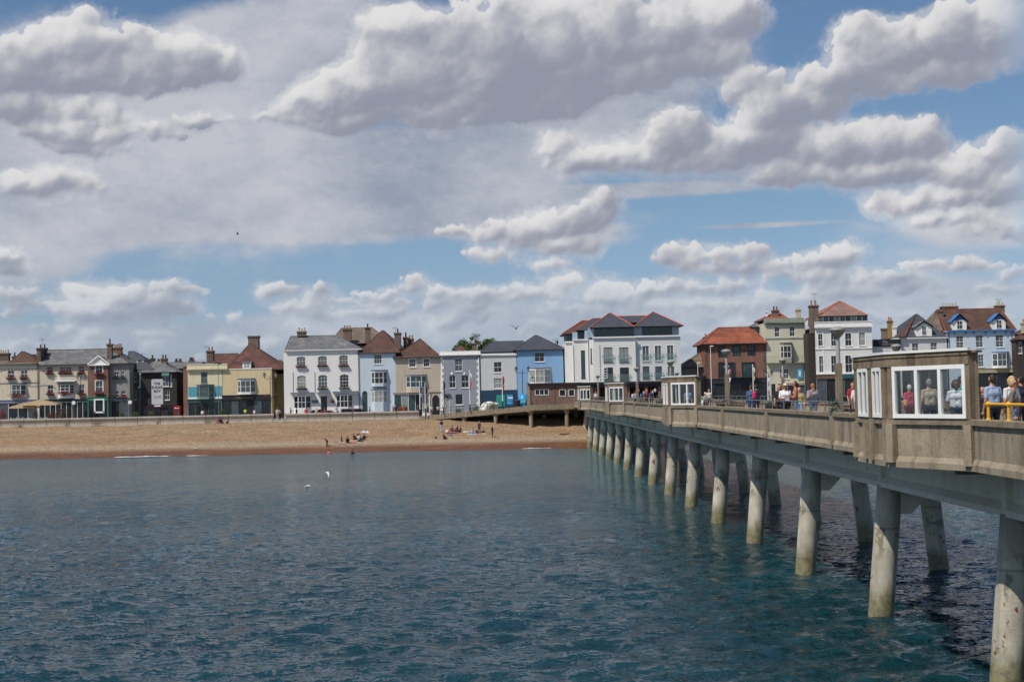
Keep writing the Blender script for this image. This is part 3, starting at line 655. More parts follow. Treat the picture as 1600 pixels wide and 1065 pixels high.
# railings on the copings between the bays
def rail(x, y0, y1, m, h=.34, step=2.9, name='railing', r=.022, knob=False):
    mb = MB(); z = ZP
    mb.tube([(x, y0, z+h), (x, y1, z+h)], r, 8)
    n = max(1, round((y1-y0)/step))
    for i in range(n+1):
        y = y0+(y1-y0)*i/n; mb.cyl((x, y, z-.02), (x, y, z+h), r*1.1, r*1.1, 8)
        if knob: mb.ell((x, y, z+h), (r*2, r*2, r*2), 8, 6); mb.cyl((x, y, z-.01), (x, y, z+.04), r*2, r*1.6, 8)
    return PIER.part(name, mb, m)
rail(XP, 20.6, 32.2, m_yellow, .36, 1.35, 'yellow_railing', .033, True)
for b in BAYS[1:]:
    y1 = min(b+45.65, 206)
    rail(XP, b+8.4, y1, m_metal, .34, 2.3)
for b in BAYS: rail(XF, max(b+8.4, 4), min(b+45.6, 190), m_metal, .34, 2.3)
mb = MB(); mb.box(XP-.02, XP+.24, 168, 170.4, ZP+.0, ZP+.42); 
# benches down the middle of the deck
m_bench = mat('dark_bench', '#3b3029', .7, .2, 4)
for k in range(7):
    y = 44+k*22.8
    for xb_ in (XP+.45, XF-.95):
        T = Thing('pier_bench', (xb_+.25, y+2.5, ZD), ['dark slatted bench against the seaward left parapet', 'dark slatted bench against the far parapet'][xb_ > 15]+', number from the shore unclear', 'bench', 'benches along the pier parapets')
        T.o['label'] = ['dark slatted wooden bench set against the left parapet of the pier', 'dark slatted wooden bench set against the right parapet of the pier'][xb_ > 15]
        mb = MB(); [mb.box(xb_+j*.13, xb_+j*.13+.10, y, y+5, ZD+.42, ZD+.45) for j in range(4)]; T.part('seat', mb, m_bench)
        mb = MB(); [mb.box(xb_-.03 if xb_ < 15 else xb_+.52, xb_ if xb_ < 15 else xb_+.55, y, y+5, ZD+.52+j*.12, ZD+.61+j*.12) for j in range(3)]; T.part('backrest', mb, m_bench)
        for yy_ in (y+.4, y+2.5, y+4.6):
            mb = MB(); mb.box(xb_+.02, xb_+.48, yy_-.03, yy_+.03, ZD, ZD+.42); T.part('leg', mb, m_dark)

# shelters over the bays
m_roofc = concrete('shelter_roof_concrete', '#786954', '#8c7c66', '#382f26', 2.2, 1.0, .9)
m_edge = mat('white_roof_edge', '#d9d7d0', .6, .08)
m_inner = mat('shelter_inside_paint', '#77797a', .7, .12)
SHL = ['large weathered concrete shelter at the right, nearest of the four on the pier',
       'concrete shelter with white framed panes, second nearest of the four on the pier',
       'concrete shelter with white windows beside the pier entrance arcade, third from the near end',
       'small distant concrete shelter with white windows next to the brick block at the shore end']
def obox(mb, p, q, o0, o1, z0, z1, m=0):
    """box along p->q, from offset o0 to o1 to the left of travel"""
    p, q = Vector(p), Vector(q); t = (q-p).normalized(); n = Vector((-t.y, t.x))
    a = [p+n*o0, q+n*o0, q+n*o1, p+n*o1]; mb.prism([(v.x, v.y) for v in a], z0, z1, m)
def wframe(T, p, q, z0, z1, n, bar=.10, depth=.09, off=.135):
    p, q = Vector(p), Vector(q); ln_ = (q-p).length; t = (q-p)/ln_
    mb = MB()
    obox(mb, p, q, off, off+depth, z0, z0+bar); obox(mb, p, q, off, off+depth, z1-bar, z1)
    for i in range(n+1):
        c = p+t*(bar/2+(ln_-bar)*i/n); obox(mb, c-t*bar/2, c+t*bar/2, off+.002, off+depth-.002, z0+bar, z1-bar)
    fr = T.part('window_frame', mb, m_wf)
    for i in range(n):
        a = p+t*(bar+(ln_-bar)*i/n); b = p+t*((ln_-bar)*(i+1)/n)
        g_ = MB(); obox(g_, a, b, off+.03, off+.036, z0+bar, z1-bar); T.part('pane', g_, m_glass, fr)
for i, b in enumerate(BAYS[1:]):
    T = Thing('pier_shelter', (XP, b+4.1, ZD), SHL[i], 'shelter', 'shelters along the pier')
    A = (XP, b); B = (XP-1.22, b+2.6); C = (XP-1.22, b+5.7); D = (XP, b+8.3)
    zs, zt, zr = ZP, EYE+.50, EYE+.80
    va, vb, vc, vd = map(Vector, (A, B, C, D))
    # corner posts
    for (p, q, w0, w1) in ((va, vb, -.01, .12), (va, vb, (vb-va).length-.22, (vb-va).length-.02), (vb, vc, .02, .40), (vb, vc, 1.18, 1.70), (vb, vc, (vc-vb).length-.44, (vc-vb).length-.02), (vc, vd, .02, .3), (vc, vd, (vd-vc).length-.22, (vd-vc).length)):
        t = (q-p).normalized(); mb = MB(); obox(mb, p+t*w0, p+t*w1, -.06, .20, zs-.002, zt+.003); T.part('post', mb, m_roofc)
    e1 = (va+(vb-va).normalized()*.12, va+(vb-va).normalized()*((vb-va).length-.22))
    wframe(T, e1[0], e1[1], zs+.02, zt, 3)
    mb = MB(); obox(mb, e1[0], e1[1], -.05, .17, zs-.003, zs+.02); T.part('sill', mb, m_conc2)
    wframe(T, vb+Vector((0, .38)), vb+Vector((0, 1.20)), zs+.02, zt, 2, .09)
    wframe(T, vb+Vector((0, 1.68)), vc-Vector((0, .42)), zs+.02, zt, 2, .09)
    e2 = (vc+(vd-vc).normalized()*.30, vc+(vd-vc).normalized()*((vd-vc).length-.22))
    wframe(T, e2[0], e2[1], zs+.02, zt, 3)
    # roof ring beam and slab
    mb = MB(); path = [A, B, C, D]
    mb.extr([(-.10, zt), (.22, zt), (.21, zr-.03), (-.10, zr-.03)], path); T.part('ring_beam', mb, m_roofc)
    mb = MB(); mb.extr([(.10, zr-.09), (.235, zr-.08), (.235, zr-.028), (.10, zr-.028)], path); T.part('fascia', mb, m_roofc)
    mb = MB(); mb.prism([(XP+.16, b-.06), (XP+.16, b+8.36), (XP+.05, b+8.45), (XP-1.42, b+5.78), (XP-1.42, b+2.5), (XP-.05, b-.22)][::1], zr-.03, zr+.02); T.part('roof_slab', mb, m_roofc)
    mb = MB(); mb.extr([(.15, zr+.021), (.24, zr+.021), (.24, zr+.085), (.15, zr+.085)], [(XP, b-.05), (XP-1.24, b+2.58), (XP-1.24, b+5.72), (XP, b+8.35)]); T.part('roof_edge', mb, m_edge)
    for yy_ in (b-.02, b+8.12):
        mb = MB(); mb.box(XP-.02, XP+.07, yy_, yy_+.20, ZD, zr-.031); T.part('corner_post', mb, m_roofc)
    mb = MB(); mb.box(XP+.0, XP+.13, b+.18, b+8.12, zt+.02, zr-.032); T.part('lintel', mb, m_roofc)
    mb = MB(); mb.box(XP-1.1, XP-.6, b+2.6, b+5.7, ZD+.40, ZD+.46); mb.box(XP-1.05, XP-.98, b+2.8, b+2.9, ZD, ZD+.4); mb.box(XP-1.05, XP-.98, b+5.4, b+5.5, ZD, ZD+.4); T.part('bench_seat', mb, m_bench)

# lamp posts
def pier_lamp(x, y, label, side=1):
    T = Thing('street_lamp', (x, y, ZP-.3), label, 'street lamp', 'bowl headed lamps along the pier')
    mb = MB(); mb.box(x-.10, x+.10, y-.10, y+.10, ZD, ZP+1.62); T.part('concrete_base', mb, m_conc2)
    mb = MB(); mb.cyl((x, y, ZP+1.62), (x, y, ZP+2.50), .07, .065, 12); T.part('pole', mb, m_pole)
    mb = MB(); mb.lathe((x, y, ZP+2.46), [(.001, 0), (.08, .0), (.10, .03), (.19, .12), (.245, .26)], 16); T.part('bowl', mb, m_lampb, smooth=True)
    mb = MB(); mb.lathe((x, y, ZP+2.715), [(.255, 0), (.26, .03), (.20, .09), (.07, .13), (.001, .135)], 16); T.part('lamp_lid', mb, m_lampt, smooth=True)
m_lampb = mat('lamp_bowl', '#8a8474', .5, .2, 8); m_lampt = mat('lamp_lid_paint', '#85837c', .5, .1)
LL = ['tall lamp nearest the big concrete shelter, its bowl seen against the white mansard house',
      'lamp on the left parapet in front of the red brick pub', 'lamp on the left parapet beside the second shelter before the white flats',
      'lamp on the left parapet seen below the right half of the white flats', 'far lamp near the shore end of the left parapet']
for k, y in enumerate((46.8, 69.8, 92.6, 115.3, 160.9)): pier_lamp(XP+.12, y, LL[k])
LR = ['lamp on the far parapet before the low black fascia building', 'lamp on the far parapet before the tall cream house', 'small lamp on the far parapet before the red brick pub', 'distant lamp on the far parapet near the shore']
for k, y in enumerate((67, 94, 117, 150)): pier_lamp(XF, y, LR[k])
# ---------------------------------------------------------------- seafront houses
SCX = .15                       # the measuring crops were 6.66 times enlarged
m_gd = mat('window_glass_dark', '#20262b', .08, .35, .9, spec=.7)
m_gm = mat('window_glass_mid', '#4d555a', .12, .35, 1.3, spec=.6)
m_gc = mat('window_net_curtain', '#8e918e', .35, .25, 2.5, spec=.5)
m_gt = mat('window_glass_teal', '#33474a', .1, .35, .9, spec=.7)
GL = {'d': m_gd, 'm': m_gm, 'c': m_gc, 't': m_gt}
m_leaf = mat('box_foliage', '#33431f', .8, .4, 8); m_leaf2 = mat('box_foliage_light', '#56682c', .8, .3, 8)
m_mag = mat('magenta_blossom', '#7a1638', .7, .4, 9); m_pink = mat('pink_blossom', '#9c3358', .7, .3, 9); m_redf = mat('red_blossom', '#8c1a20', .7, .3, 9)
m_slate = mat('roof_slate', '#5d5e60', .75, .35, .7, .3, 6, col2='#77756f', tex='slate')
m_slated = mat('roof_slate_dark', '#3c3e44', .6, .2, .7, .3, 6, col2='#484a50', tex='slate')
m_tileb = mat('roof_tile_brown', '#5d4135', .85, .4, .8, .4, 6, col2='#48342b', tex='tile')
m_tiler = mat('roof_tile_red', '#67433a', .85, .45, .8, .4, 6, col2='#4c352f', tex='tile')
m_tileo = mat('roof_tile_orange', '#98543a', .85, .45, .6, .4, 6, col2='#70402e', tex='tile')
m_tileg = mat('roof_tile_lichen', '#77695a', .85, .4, .8, .4, 6, col2='#5f5348', tex='tile')
m_ridge = mat('red_ridge_tile', '#b0563c', .8, .25, 2)
m_brick = mat('brick_red', '#7d4230', .9, .3, .6, .3, 14, col2='#633426', tex='brick')
m_brickd = mat('brick_dark', '#4a3029', .9, .3, .6, .3, 14, col2='#3a2722', tex='brick')
m_brickb = mat('brick_brown', '#6d5444', .9, .3, 1.2, .3, 14, col2='#574436', tex='brick')
m_pot = mat('chimney_pot_clay', '#9a7358', .85, .25, 4); m_potd = mat('chimney_pot_dark', '#4f3329', .85, .25, 4); m_potp = mat('chimney_pot_pale', '#b5a68e', .85, .2, 4)
m_gut = mat('gutter_black', '#26282b', .5)
m_lead = mat('lead_grey', '#6f7478', .6, .2, 3)
def paint(n, c, v=.07, st=.2): return mat('wall_paint_'+n, c, .8, v, .5, .1, 30, streak=st, spec=.3)
m_door = mat('dark_door', '#22262b', .5, .1)
class House:
    def __init__(s, name, label, ox, oy, d=228.0, depth=9.0, cat='house', sc=SCX, cx=None):
        s.ox, s.oy, s.d, s.sc, s.dep = ox, oy, d, sc, depth; s.k = d/FPX*sc
        x, z = P(ox+(cx if cx else 800)*sc, oy+600*sc, d); s.T = Thing(name, (x, d, G+.09), label, cat); s.q = []; s.n = 0
    def pt(s, x, y, d=None): return P(s.ox+x*s.sc, s.oy+y*s.sc, d or s.d)
    def rect(s, x0, y0, x1, y1):
        x, z = s.pt((x0+x1)/2, (y0+y1)/2); w, h = (x1-x0)/2*s.k, (y1-y0)/2*s.k; return x-w, x+w, z-h, z+h
    def w(s, x0, y0, x1, y1, kind='s', g=None, fr=None, yo=0.0):
        s.n += 1; s.q.append((s.rect(x0, y0, x1, y1), kind, g or 'dmdcd'[(s.n*7+len(s.T.o.name)) % 5], fr or m_wf, yo)); return s
    def wall(s, x0, x1, yt, m, z0=None, yb=None, yo=0.0, dep=None, name='wall', m2=None, ym=None, sidem=None, use=True):
        y = s.d+yo; dep = dep or s.dep
        a, b, _, _ = s.rect(x0, ym or (yt+700)/2, x1, ym or (yt+700)/2); zt = s.pt((x0+x1)/2, yt)[1]
        z0 = (s.pt((x0+x1)/2, yb)[1] if yb else G+.0) if z0 is None else z0
        hs = [q for q in s.q if a-.01 < (q[0][0]+q[0][1])/2 < b+.01 and z0 <= (q[0][2]+q[0][3])/2 < zt] if use else []
        s.q = [q for q in s.q if q not in hs]
        hs = [((max(r[0], a+.03), min(r[1], b-.03), max(r[2], z0+.01), min(r[3], zt-.03)), k_, g_, f_, o_) for r, k_, g_, f_, o_ in hs]
        xs = sorted({a, b}|{v for q in hs for v in q[0][:2]}); zs = sorted({z0, zt}|{v for q in hs for v in q[0][2:]})
        mb = MB()
        for i in range(len(xs)-1):
            for j in range(len(zs)-1):
                cx, cz = (xs[i]+xs[i+1])/2, (zs[j]+zs[j+1])/2
                if not any(q[0][0] < cx < q[0][1] and q[0][2] < cz < q[0][3] for q in hs):
                    mb.quad((xs[i], y, zs[j]), (xs[i+1], y, zs[j]), (xs[i+1], y, zs[j+1]), (xs[i], y, zs[j+1]))
        R = .16
        for q in hs:
            l, r, lo, hi = q[0]
            mb.quad((l, y, lo), (l, y+R, lo), (l, y+R, hi), (l, y, hi)); mb.quad((r, y+R, lo), (r, y, lo), (r, y, hi), (r, y+R, hi))
            mb.quad((l, y, hi), (l, y+R, hi), (r, y+R, hi), (r, y, hi)); mb.quad((l, y+R, lo), (l, y, lo), (r, y, lo), (r, y+R, lo))
            if 'a' in q[1]:     # arched head
                n = 6; rise = min((hi-lo)*.12, (r-l)*.25); c = (l+r)/2
                if 'A' in q[1]: rise = (r-l)/2
                for k in range(n):
                    u0, u1 = l+(r-l)*k/n, l+(r-l)*(k+1)/n; f = lambda u: hi-rise*(((u-c)/((r-l)/2))**2)
                    mb.quad((u0, y+.001, f(u0)), (u1, y+.001, f(u1)), (u1, y+.001, hi+.0), (u0, y+.001, hi+.0)); mb.quad((u0, y+.001, f(u0)), (u0, y+R-.02, f(u0)), (u1, y+R-.02, f(u1)), (u1, y+.001, f(u1)))
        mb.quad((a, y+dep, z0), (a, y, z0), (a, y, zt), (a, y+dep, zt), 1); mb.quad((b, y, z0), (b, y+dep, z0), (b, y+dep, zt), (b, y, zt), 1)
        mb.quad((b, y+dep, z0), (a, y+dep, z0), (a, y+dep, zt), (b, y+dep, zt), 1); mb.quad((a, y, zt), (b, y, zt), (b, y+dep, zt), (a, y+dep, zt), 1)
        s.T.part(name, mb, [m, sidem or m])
        for q in hs: s.window(q[0], q[1], q[2], q[3], y)
        s.a, s.b, s.zt, s.y = a, b, zt, y
        return s
    def window(s, r, kind, g, fm, y):
        l, r_, lo, hi = r; w, h = r_-l, hi-lo; yf = y+.06; F = MB(); t = .055
        cols, rows = 2, 2
        for c in kind:
            if c.isdigit(): cols = int(c)
        if 'p' in kind: rows = 1
        if 'q' in kind: rows = 4
        if 'D' in kind: rows = 1; cols = 1
        F.box(l+.002, l+t, yf, yf+.07, lo+.002, hi-.002); F.box(r_-t, r_-.002, yf, yf+.07, lo+.002, hi-.002)
        F.box(l+t, r_-t, yf, yf+.07, lo+.002, lo+t+.02); F.box(l+t, r_-t, yf, yf+.07, hi-t, hi-.002)
        bt = .015 if rows > 1 else .03
        for i in range(1, cols): F.box(l+w*i/cols-bt, l+w*i/cols+bt, yf+.01, yf+.055, lo+t, hi-t)
        for j in range(1, rows):
            b_ = .03 if j*2 == rows else .013; F.box(l+t, r_-t, yf+.013, yf+.062, lo+h*j/rows-b_, lo+h*j/rows+b_)
        if 'D' in kind:         # door leaf
            D = MB(); D.box(l+t, r_-t, yf+.02, yf+.06, lo+.02, hi-.45)
            fr = s.T.part('door_frame', F, fm); F.box(l+t, r_-t, yf+.005, yf+.065, hi-.5, hi-.44)
            d_ = s.T.part('door', D, GL[g] if g in GL else g)
            P_ = MB(); P_.box(l+t, r_-t, yf+.03, yf+.04, hi-.44, hi-t); s.T.part('fanlight', P_, m_gd, d_)
            K = MB(); K.ell((r_-t-.12, yf, lo+1.05), (.03, .03, .03), 8, 6); s.T.part('handle', K, m_lead, d_)
            return
        fr = s.T.part('window', F, fm)
        Q = MB(); Q.box(l+t*.5, r_-t*.5, yf+.03, yf+.036, lo+t*.5, hi-t*.5); s.T.part('pane', Q, GL[g], fr)
        if 'n' not in kind:
            B = MB(); B.box(l-.06, r_+.06, y-.09, y+.08, lo-.10, lo-.001); s.T.part('window_sill', B, fm, fr)
        if 't' in kind:
            B = MB(); e = .13
            B.box(l-e, l-.001, y-.03, y+.05, lo, hi+e); B.box(r_+.001, r_+e, y-.03, y+.05, lo, hi+e); B.box(l-.001, r_+.001, y-.03, y+.05, hi+.001, hi+e); s.T.part('surround', B, fm, fr)
        if 'f' in kind or 'F' in kind or 'g' in kind:
            B = MB(); B.box(l-.14, r_+.14, y-.34, y-.095, lo-.22, lo+.0); tr = s.T.part('flower_box', B, m_gut)
            ms = [m_mag, m_mag, m_redf, m_pink, m_leaf] if 'g' not in kind else [m_leaf, m_leaf, m_leaf2, m_leaf, m_redf]
            B = MB(); c = (l+r_)/2; big = 'F' in kind
            B.leaves((c, y-.26, lo+.05), (w/2+.30, .30, .46 if big else .26), int((330 if big else 160)*(w+.4)), .11, 0)
            B.m = [random.choice([0, 0, 1, 2, 3]) if 'g' not in kind else random.choice([3, 3, 3, 4, 3, 2]) for _ in B.f]
            s.T.part('flowers', B, [m_mag, m_pink, m_redf, m_leaf, m_leaf2], tr)
        if 'j' in kind:         # glass juliet balcony
            B = MB(); B.box(l-.25, r_+.25, y-.22, y-.19, lo-.02, lo+h*.45); s.T.part('balcony_glass', B, m_balg, fr)
            B = MB(); [B.box(x-.02, x+.02, y-.21, y, lo+h*.45-.03, lo+h*.45+.03) for x in (l-.25, r_+.25)]; B.box(l-.27, r_+.27, y-.24, y-.18, lo+h*.45, lo+h*.45+.04); s.T.part('balcony_rail', B, m_lead, fr)
    def band(s, x0, y0, x1, y1, m, pr=.08, name='cornice', yo=0.0, back=.03):
        a, b, lo, hi = s.rect(x0, y0, x1, y1); B = MB(); B.box(a, b, s.d+yo-pr, s.d+yo+back, lo, hi); return s.T.part(name, B, m)
    def hip(s, xl, xr, ye, rl, rr, yr, m, over=.35, dep=None, yo=0.0, name='roof', ridge=None, d0=None, gut=True):
        """eave line xl..xr at ye on the front, ridge rl..rr at yr halfway back"""
        dep = dep or s.dep; y0 = s.d+yo-over; y1 = s.d+yo+dep+.2; ym = (y0+y1)/2
        a = s.pt(xl, ye)[0]; b = s.pt(xr, ye)[0]; ze = s.pt((xl+xr)/2, ye)[1]
        c, zc = s.pt(rl, yr, ym); e, _ = s.pt(rr, yr, ym); zc = s.pt((rl+rr)/2, yr, ym)[1]
        if rl < -900: pass
        B = MB(); v = [(a, y0, ze), (b, y0, ze), (b, y1, ze), (a, y1, ze), (c, ym, zc), (e, ym, zc)]
        B.add(v, [(0, 1, 5, 4), (1, 2, 5), (2, 3, 4, 5), (3, 0, 4)] if abs(e-c) > .02 else [(0, 1, 4), (1, 2, 4), (2, 3, 4), (3, 0, 4)], 0)
        B.box(a, b, y0+.002, y1, ze-.14, ze-.002, 1)
        rm = ridge or m; r_ = .10 if ridge else .07
        B.tube([v[0], v[4], v[5] if abs(e-c) > .02 else (c+.03, ym, zc), v[1]], r_, 6, 2); B.tube([v[3], v[4]], r_, 6, 2); B.tube([v[2], v[5]], r_, 6, 2)
        o = s.T.part(name, B, [m, m_gut if gut else m_wf, rm]); s.ze = ze
        if gut:
            B = MB(); B.cyl((a+.05, y0-.04, ze-.08), (b-.05, y0-.04, ze-.08), .06, .06, 8); s.T.part('gutter', B, m_gut, o)
        return o
    def chim(s, x0, y0, x1, yb, m, pots=2, pm=None, yo=3.0, dep=.9, ph=.55, name='chimney', lat=0):
        d = s.d+yo; a = s.pt(x0, y0, d)[0]; b = s.pt(x1, y0, d)[0]; zt = s.pt((x0+x1)/2, y0, d)[1]; zb = s.pt((x0+x1)/2, yb, d)[1]
        B = MB(); B.box(a, b, d, d+dep, zb, zt-.30); B.box(a-.06, b+.06, d-.06, d+dep+.06, zt-.30, zt-.16); B.box(a-.11, b+.11, d-.11, d+dep+.11, zt-.16, zt-.02); B.box(a-.02, b+.02, d-.02, d+dep+.02, zt-.02, zt+.05)
        o = s.T.part(name, B, m)
        for i in range(pots):
            x = a+(b-a)*(i+.5)/pots; h = ph*random.uniform(.85, 1.15); B = MB()
            B.lathe((x, d+dep/2, zt+.04), [(.001, 0), (.16, 0), (.14, h*.15), (.11, h*.8), (.145, h*.86), (.13, h), (.08, h), (.08, h-.1), (.001, h-.1)], 10); s.T.part('chimney_pot', B, pm or m_pot, o)
        return o
    def bay(s, x0, y0, x1, y1, fm=None, bm=None, dep=.85, yw0=None, yw1=None, cap=None, g='d', yo=0.0, cs=.22, rows=2, flowers=False, zb=None):
        """canted bay window: body y0..y1, glazing between yw0..yw1"""
        fm = fm or m_wf; bm = bm or fm; a, b, lo, hi = s.rect(x0, y0, x1, y1); y = s.d+yo; w = b-a
        if zb is not None: lo = zb
        f0, f1 = (s.rect(x0, yw0, x1, yw1)[3], s.rect(x0, yw0, x1, yw1)[2]) if yw0 is not None else (hi-.12, lo+.35)
        pl = [(a, y), (a+w*cs, y-dep), (b-w*cs, y-dep), (b, y)]
        def poly(e): return [(a-e, y+.0), (a+w*cs-e*.5, y-dep-e), (b-w*cs+e*.5, y-dep-e), (b+e, y+.0)]
        B = MB(); B.prism(poly(0), lo, f1); B.prism(poly(0), f0, hi); body = s.T.part('bay_window', B, bm)
        B = MB(); B.prism(poly(.12), hi, hi+.10); s.T.part('bay_roof', B, cap or m_lead, body)
        F = MB(); Q = MB()
        for i in range(3):
            p, q = Vector(pl[i]), Vector(pl[i+1]); L_ = (q-p).length; t = (q-p)/L_; n_ = 2 if i == 1 else 1
            nrm = Vector((t.y, -t.x))
            def st(u0, u1, z0_, z1_, o0, o1, T_):
                c = [p+t*u0+nrm*o0, p+t*u1+nrm*o0, p+t*u1+nrm*o1, p+t*u0+nrm*o1][::-1]; T_.prism([(v.x, v.y) for v in c], z0_, z1_)
            e = .07
            st(0, e, f1, f0, -.08, -.0, F); st(L_-e, L_, f1, f0, -.08, -.0, F); st(e, L_-e, f1, f1+e, -.07, .01, F); st(e, L_-e, f0-e, f0, -.07, .01, F)
            for j in range(1, n_): st(L_*j/n_-.025, L_*j/n_+.025, f1+e, f0-e, -.07, -.02, F)
            for j in range(1, rows): zz = f1+(f0-f1)*j/rows; st(e, L_-e, zz-.03, zz+.03, -.065, -.015, F)
            st(e*.5, L_-e*.5, f1+.01, f0-.01, -.05, -.045, Q)
        fr = s.T.part('window', F, fm, body); s.T.part('bay_glass', Q, GL[g], body)
        if flowers:
            B = MB(); c = (a+b)/2; B.leaves((c, y-dep-.15, f1-.02), (w/2+.1, .3, .38), int(260*(w+.3)), .12, 0); B.m = [random.choice([0, 0, 1, 2, 3]) for _ in B.f]
            s.T.part('flowers', B, [m_mag, m_pink, m_redf, m_leaf, m_leaf2])
        return body
    def shop(s, x0, y0, x1, y1, n=4, door=(), fm=None, fh=40, fasc=None, g='d', script=None, yo=-.0, stall=.45):
        """shop front standing 12 cm proud: fascia, glazing, stall riser"""
        a, b, lo, hi = s.rect(x0, y0, x1, y1); lo = G+.09; y = s.d+yo; fm = fm or m_wf; fz = hi-fh*s.k
        B = MB(); B.box(a, b, y-.22, y+.0, fz, hi); B.box(a-.04, b+.04, y-.30, y-.22+.2, hi, hi+.06); fa = s.T.part('fascia', B, fasc or m_gut)
        F = MB(); e = .06
        F.box(a, a+.14, y-.18, y, lo, fz); F.box(b-.14, b, y-.18, y, lo, fz)
        w = (b-a-.28)/n
        for i in range(n):
            u0, u1 = a+.14+i*w, a+.14+(i+1)*w
            F.box(u0, u0+e, y-.13, y-.03, lo, fz); F.box(u0+e, u1, y-.13, y-.03, fz-.08, fz)
            if i in door:
                D = MB(); D.box(u0+e+.02, u1-.02, y-.02, y-.01, lo+.02, fz-.09); d_ = s.T.part('door', D, m_gut)
            else:
                F.box(u0+e, u1, y-.14, y-.02, lo, lo+stall); F.box(u0+e, u1, y-.13, y-.03, lo+stall, lo+stall+.05)
                D = MB(); D.box(u0+e, u1, y-.08, y-.07, lo+stall+.05, fz-.08); s.T.part('display_window', D, GL[g[i % len(g)]])
        s.T.part('shopfront', F, fm)
        if script: squiggle(s.T, a+(b-a)*(script[0]-.12), a+(b-a)*script[1], y-.235, (fz+hi)/2, (hi-fz)*.5, m_gold, fa)
        return a, b, lo, hi
    def text(s, body, x, y, z, size, m, under=None, al='CENTER'): return s_text(s.T, body, x, y, z, size, m, under)
    def dormer(s, x0, y0, x1, y1, yo, m, rm, fm=None, g='d', gable=True, peak=.8, wx=.22, dep=2.2, fas=None):
        """roof dormer: front at depth yo behind the wall face"""
        d = s.d+yo; a = s.pt(x0, (y0+y1)/2, d)[0]; b = s.pt(x1, (y0+y1)/2, d)[0]; lo = s.pt((x0+x1)/2, y1, d)[1]; hi = s.pt((x0+x1)/2, y0, d)[1]
        B = MB(); B.box(a, b, d, d+dep, lo, hi); D = s.T.part('dormer', B, m); c = (a+b)/2; w = b-a
        B = MB(); o = .22
        if gable:
            B.add([(a, d+.002, hi), (b, d+.002, hi), (c, d+.002, hi+peak-.12)], [(0, 1, 2)], 1)
            for sx in (-1, 1):
                e = a-o if sx < 0 else b+o
                v = [(e, d-.25, hi-.18), (c, d-.25, hi+peak), (c, d+dep, hi+peak), (e, d+dep, hi-.18)]; v2 = [(x, y, z-.13) for x, y, z in v]
                B.add(v+v2, [(0, 1, 2, 3), (7, 6, 5, 4), (0, 3, 7, 4)], 0); B.add([v[0], v[1], v2[1], v2[0]], [(3, 2, 1, 0)], 1)
                B.add([(v[0][0], d-.27, v[0][2]+.03), (c, d-.27, hi+peak+.03), (c, d-.27, hi+peak-.20), (v[0][0], d-.27, v[0][2]-.20)], [(0, 1, 2, 3), (3, 2, 1, 0)], 1)
        else: B.box(a-.12, b+.12, d-.15, d+dep, hi, hi+.12, 0)
        s.T.part('dormer_roof', B, [rm, fas or m_wf], D)
        l, r = a+w*wx, b-w*wx; z0, z1 = lo+(hi-lo)*.12, hi-.06; F = MB(); y = d-.05
        F.box(l, l+.06, y, y+.06, z0, z1); F.box(r-.06, r, y, y+.06, z0, z1); F.box(l, r, y, y+.06, z0-.05, z0+.03); F.box(l, r, y, y+.06, z1-.05, z1+.02)
        F.box(c-.025, c+.025, y+.01, y+.05, z0, z1); F.box(l, r, y+.01, y+.05, (z0+z1)/2-.03, (z0+z1)/2+.03); s.T.part('window', F, fm or m_wf, D)
        Q = MB(); Q.box(l+.03, r-.03, y+.02, y+.03, z0, z1); s.T.part('pane', Q, GL[g], D)
def squiggle(T, x0, x1, y, z, hgt, m, under):
    """worn script lettering too far away to read: a looping line with a few tall strokes"""
    mb = MB(); n = 40; mb.tube([(x0+(x1-x0)*i/n, y, z-hgt*.15+hgt*.3*math.sin(i*1.35)+hgt*.12*math.sin(i*.37)) for i in range(n+1)], hgt*.07, 5)
    for t in (.04, .22, .41, .80): x = x0+(x1-x0)*t; mb.tube([(x, y, z-hgt*.3), (x+hgt*.08, y, z+hgt*.55)], hgt*.07, 5)
    return T.part('script_lettering', mb, m, under)
def s_text(T, body, x, y, z, size, m, under=None, name='lettering'):
    cu = bpy.data.curves.new(name, 'FONT'); cu.body = body; cu.size = size; cu.align_x = 'CENTER'; cu.align_y = 'CENTER'; cu.extrude = .006; cu.offset = .022*size
    to = bpy.data.objects.new(name+'_tmp', cu); COL.objects.link(to); to.rotation_euler = (math.pi/2, 0, 0); to.location = (x, y, z)
    bpy.context.view_layer.update()
    me = bpy.data.meshes.new_from_object(to.evaluated_get(bpy.context.evaluated_depsgraph_get())); me.transform(to.matrix_world)
    me.transform(Matrix.Translation(-Vector(T.loc))); me.materials.clear(); me.materials.append(m)
    bpy.data.objects.remove(to); bpy.data.curves.remove(cu)
    o = bpy.data.objects.new(name, me); COL.objects.link(o); o.parent = under if under is not None else T.o; return o
m_balg = bpy.data.materials.new('balcony_glass'); m_balg.use_nodes = True; _t = m_balg.node_tree; _t.nodes.clear(); T_ = TN(_t)
T_.n('ShaderNodeOutputMaterial', {0: T_.n('ShaderNodeMixShader', {0: .13, 1: T_.n('ShaderNodeBsdfTransparent', {0: (.90, .94, .93, 1)}).outputs[0], 2: T_.n('ShaderNodeBsdfGlossy', {'Color': (.8, .9, .88, 1), 'Roughness': .05}).outputs[0]}).outputs[0]})
m_gold = mat('gilt_lettering', '#a8925a', .5); m_blk = mat('black_lettering', '#25262a', .6); m_greyl = mat('grey_lettering', '#8d8c8a', .6)

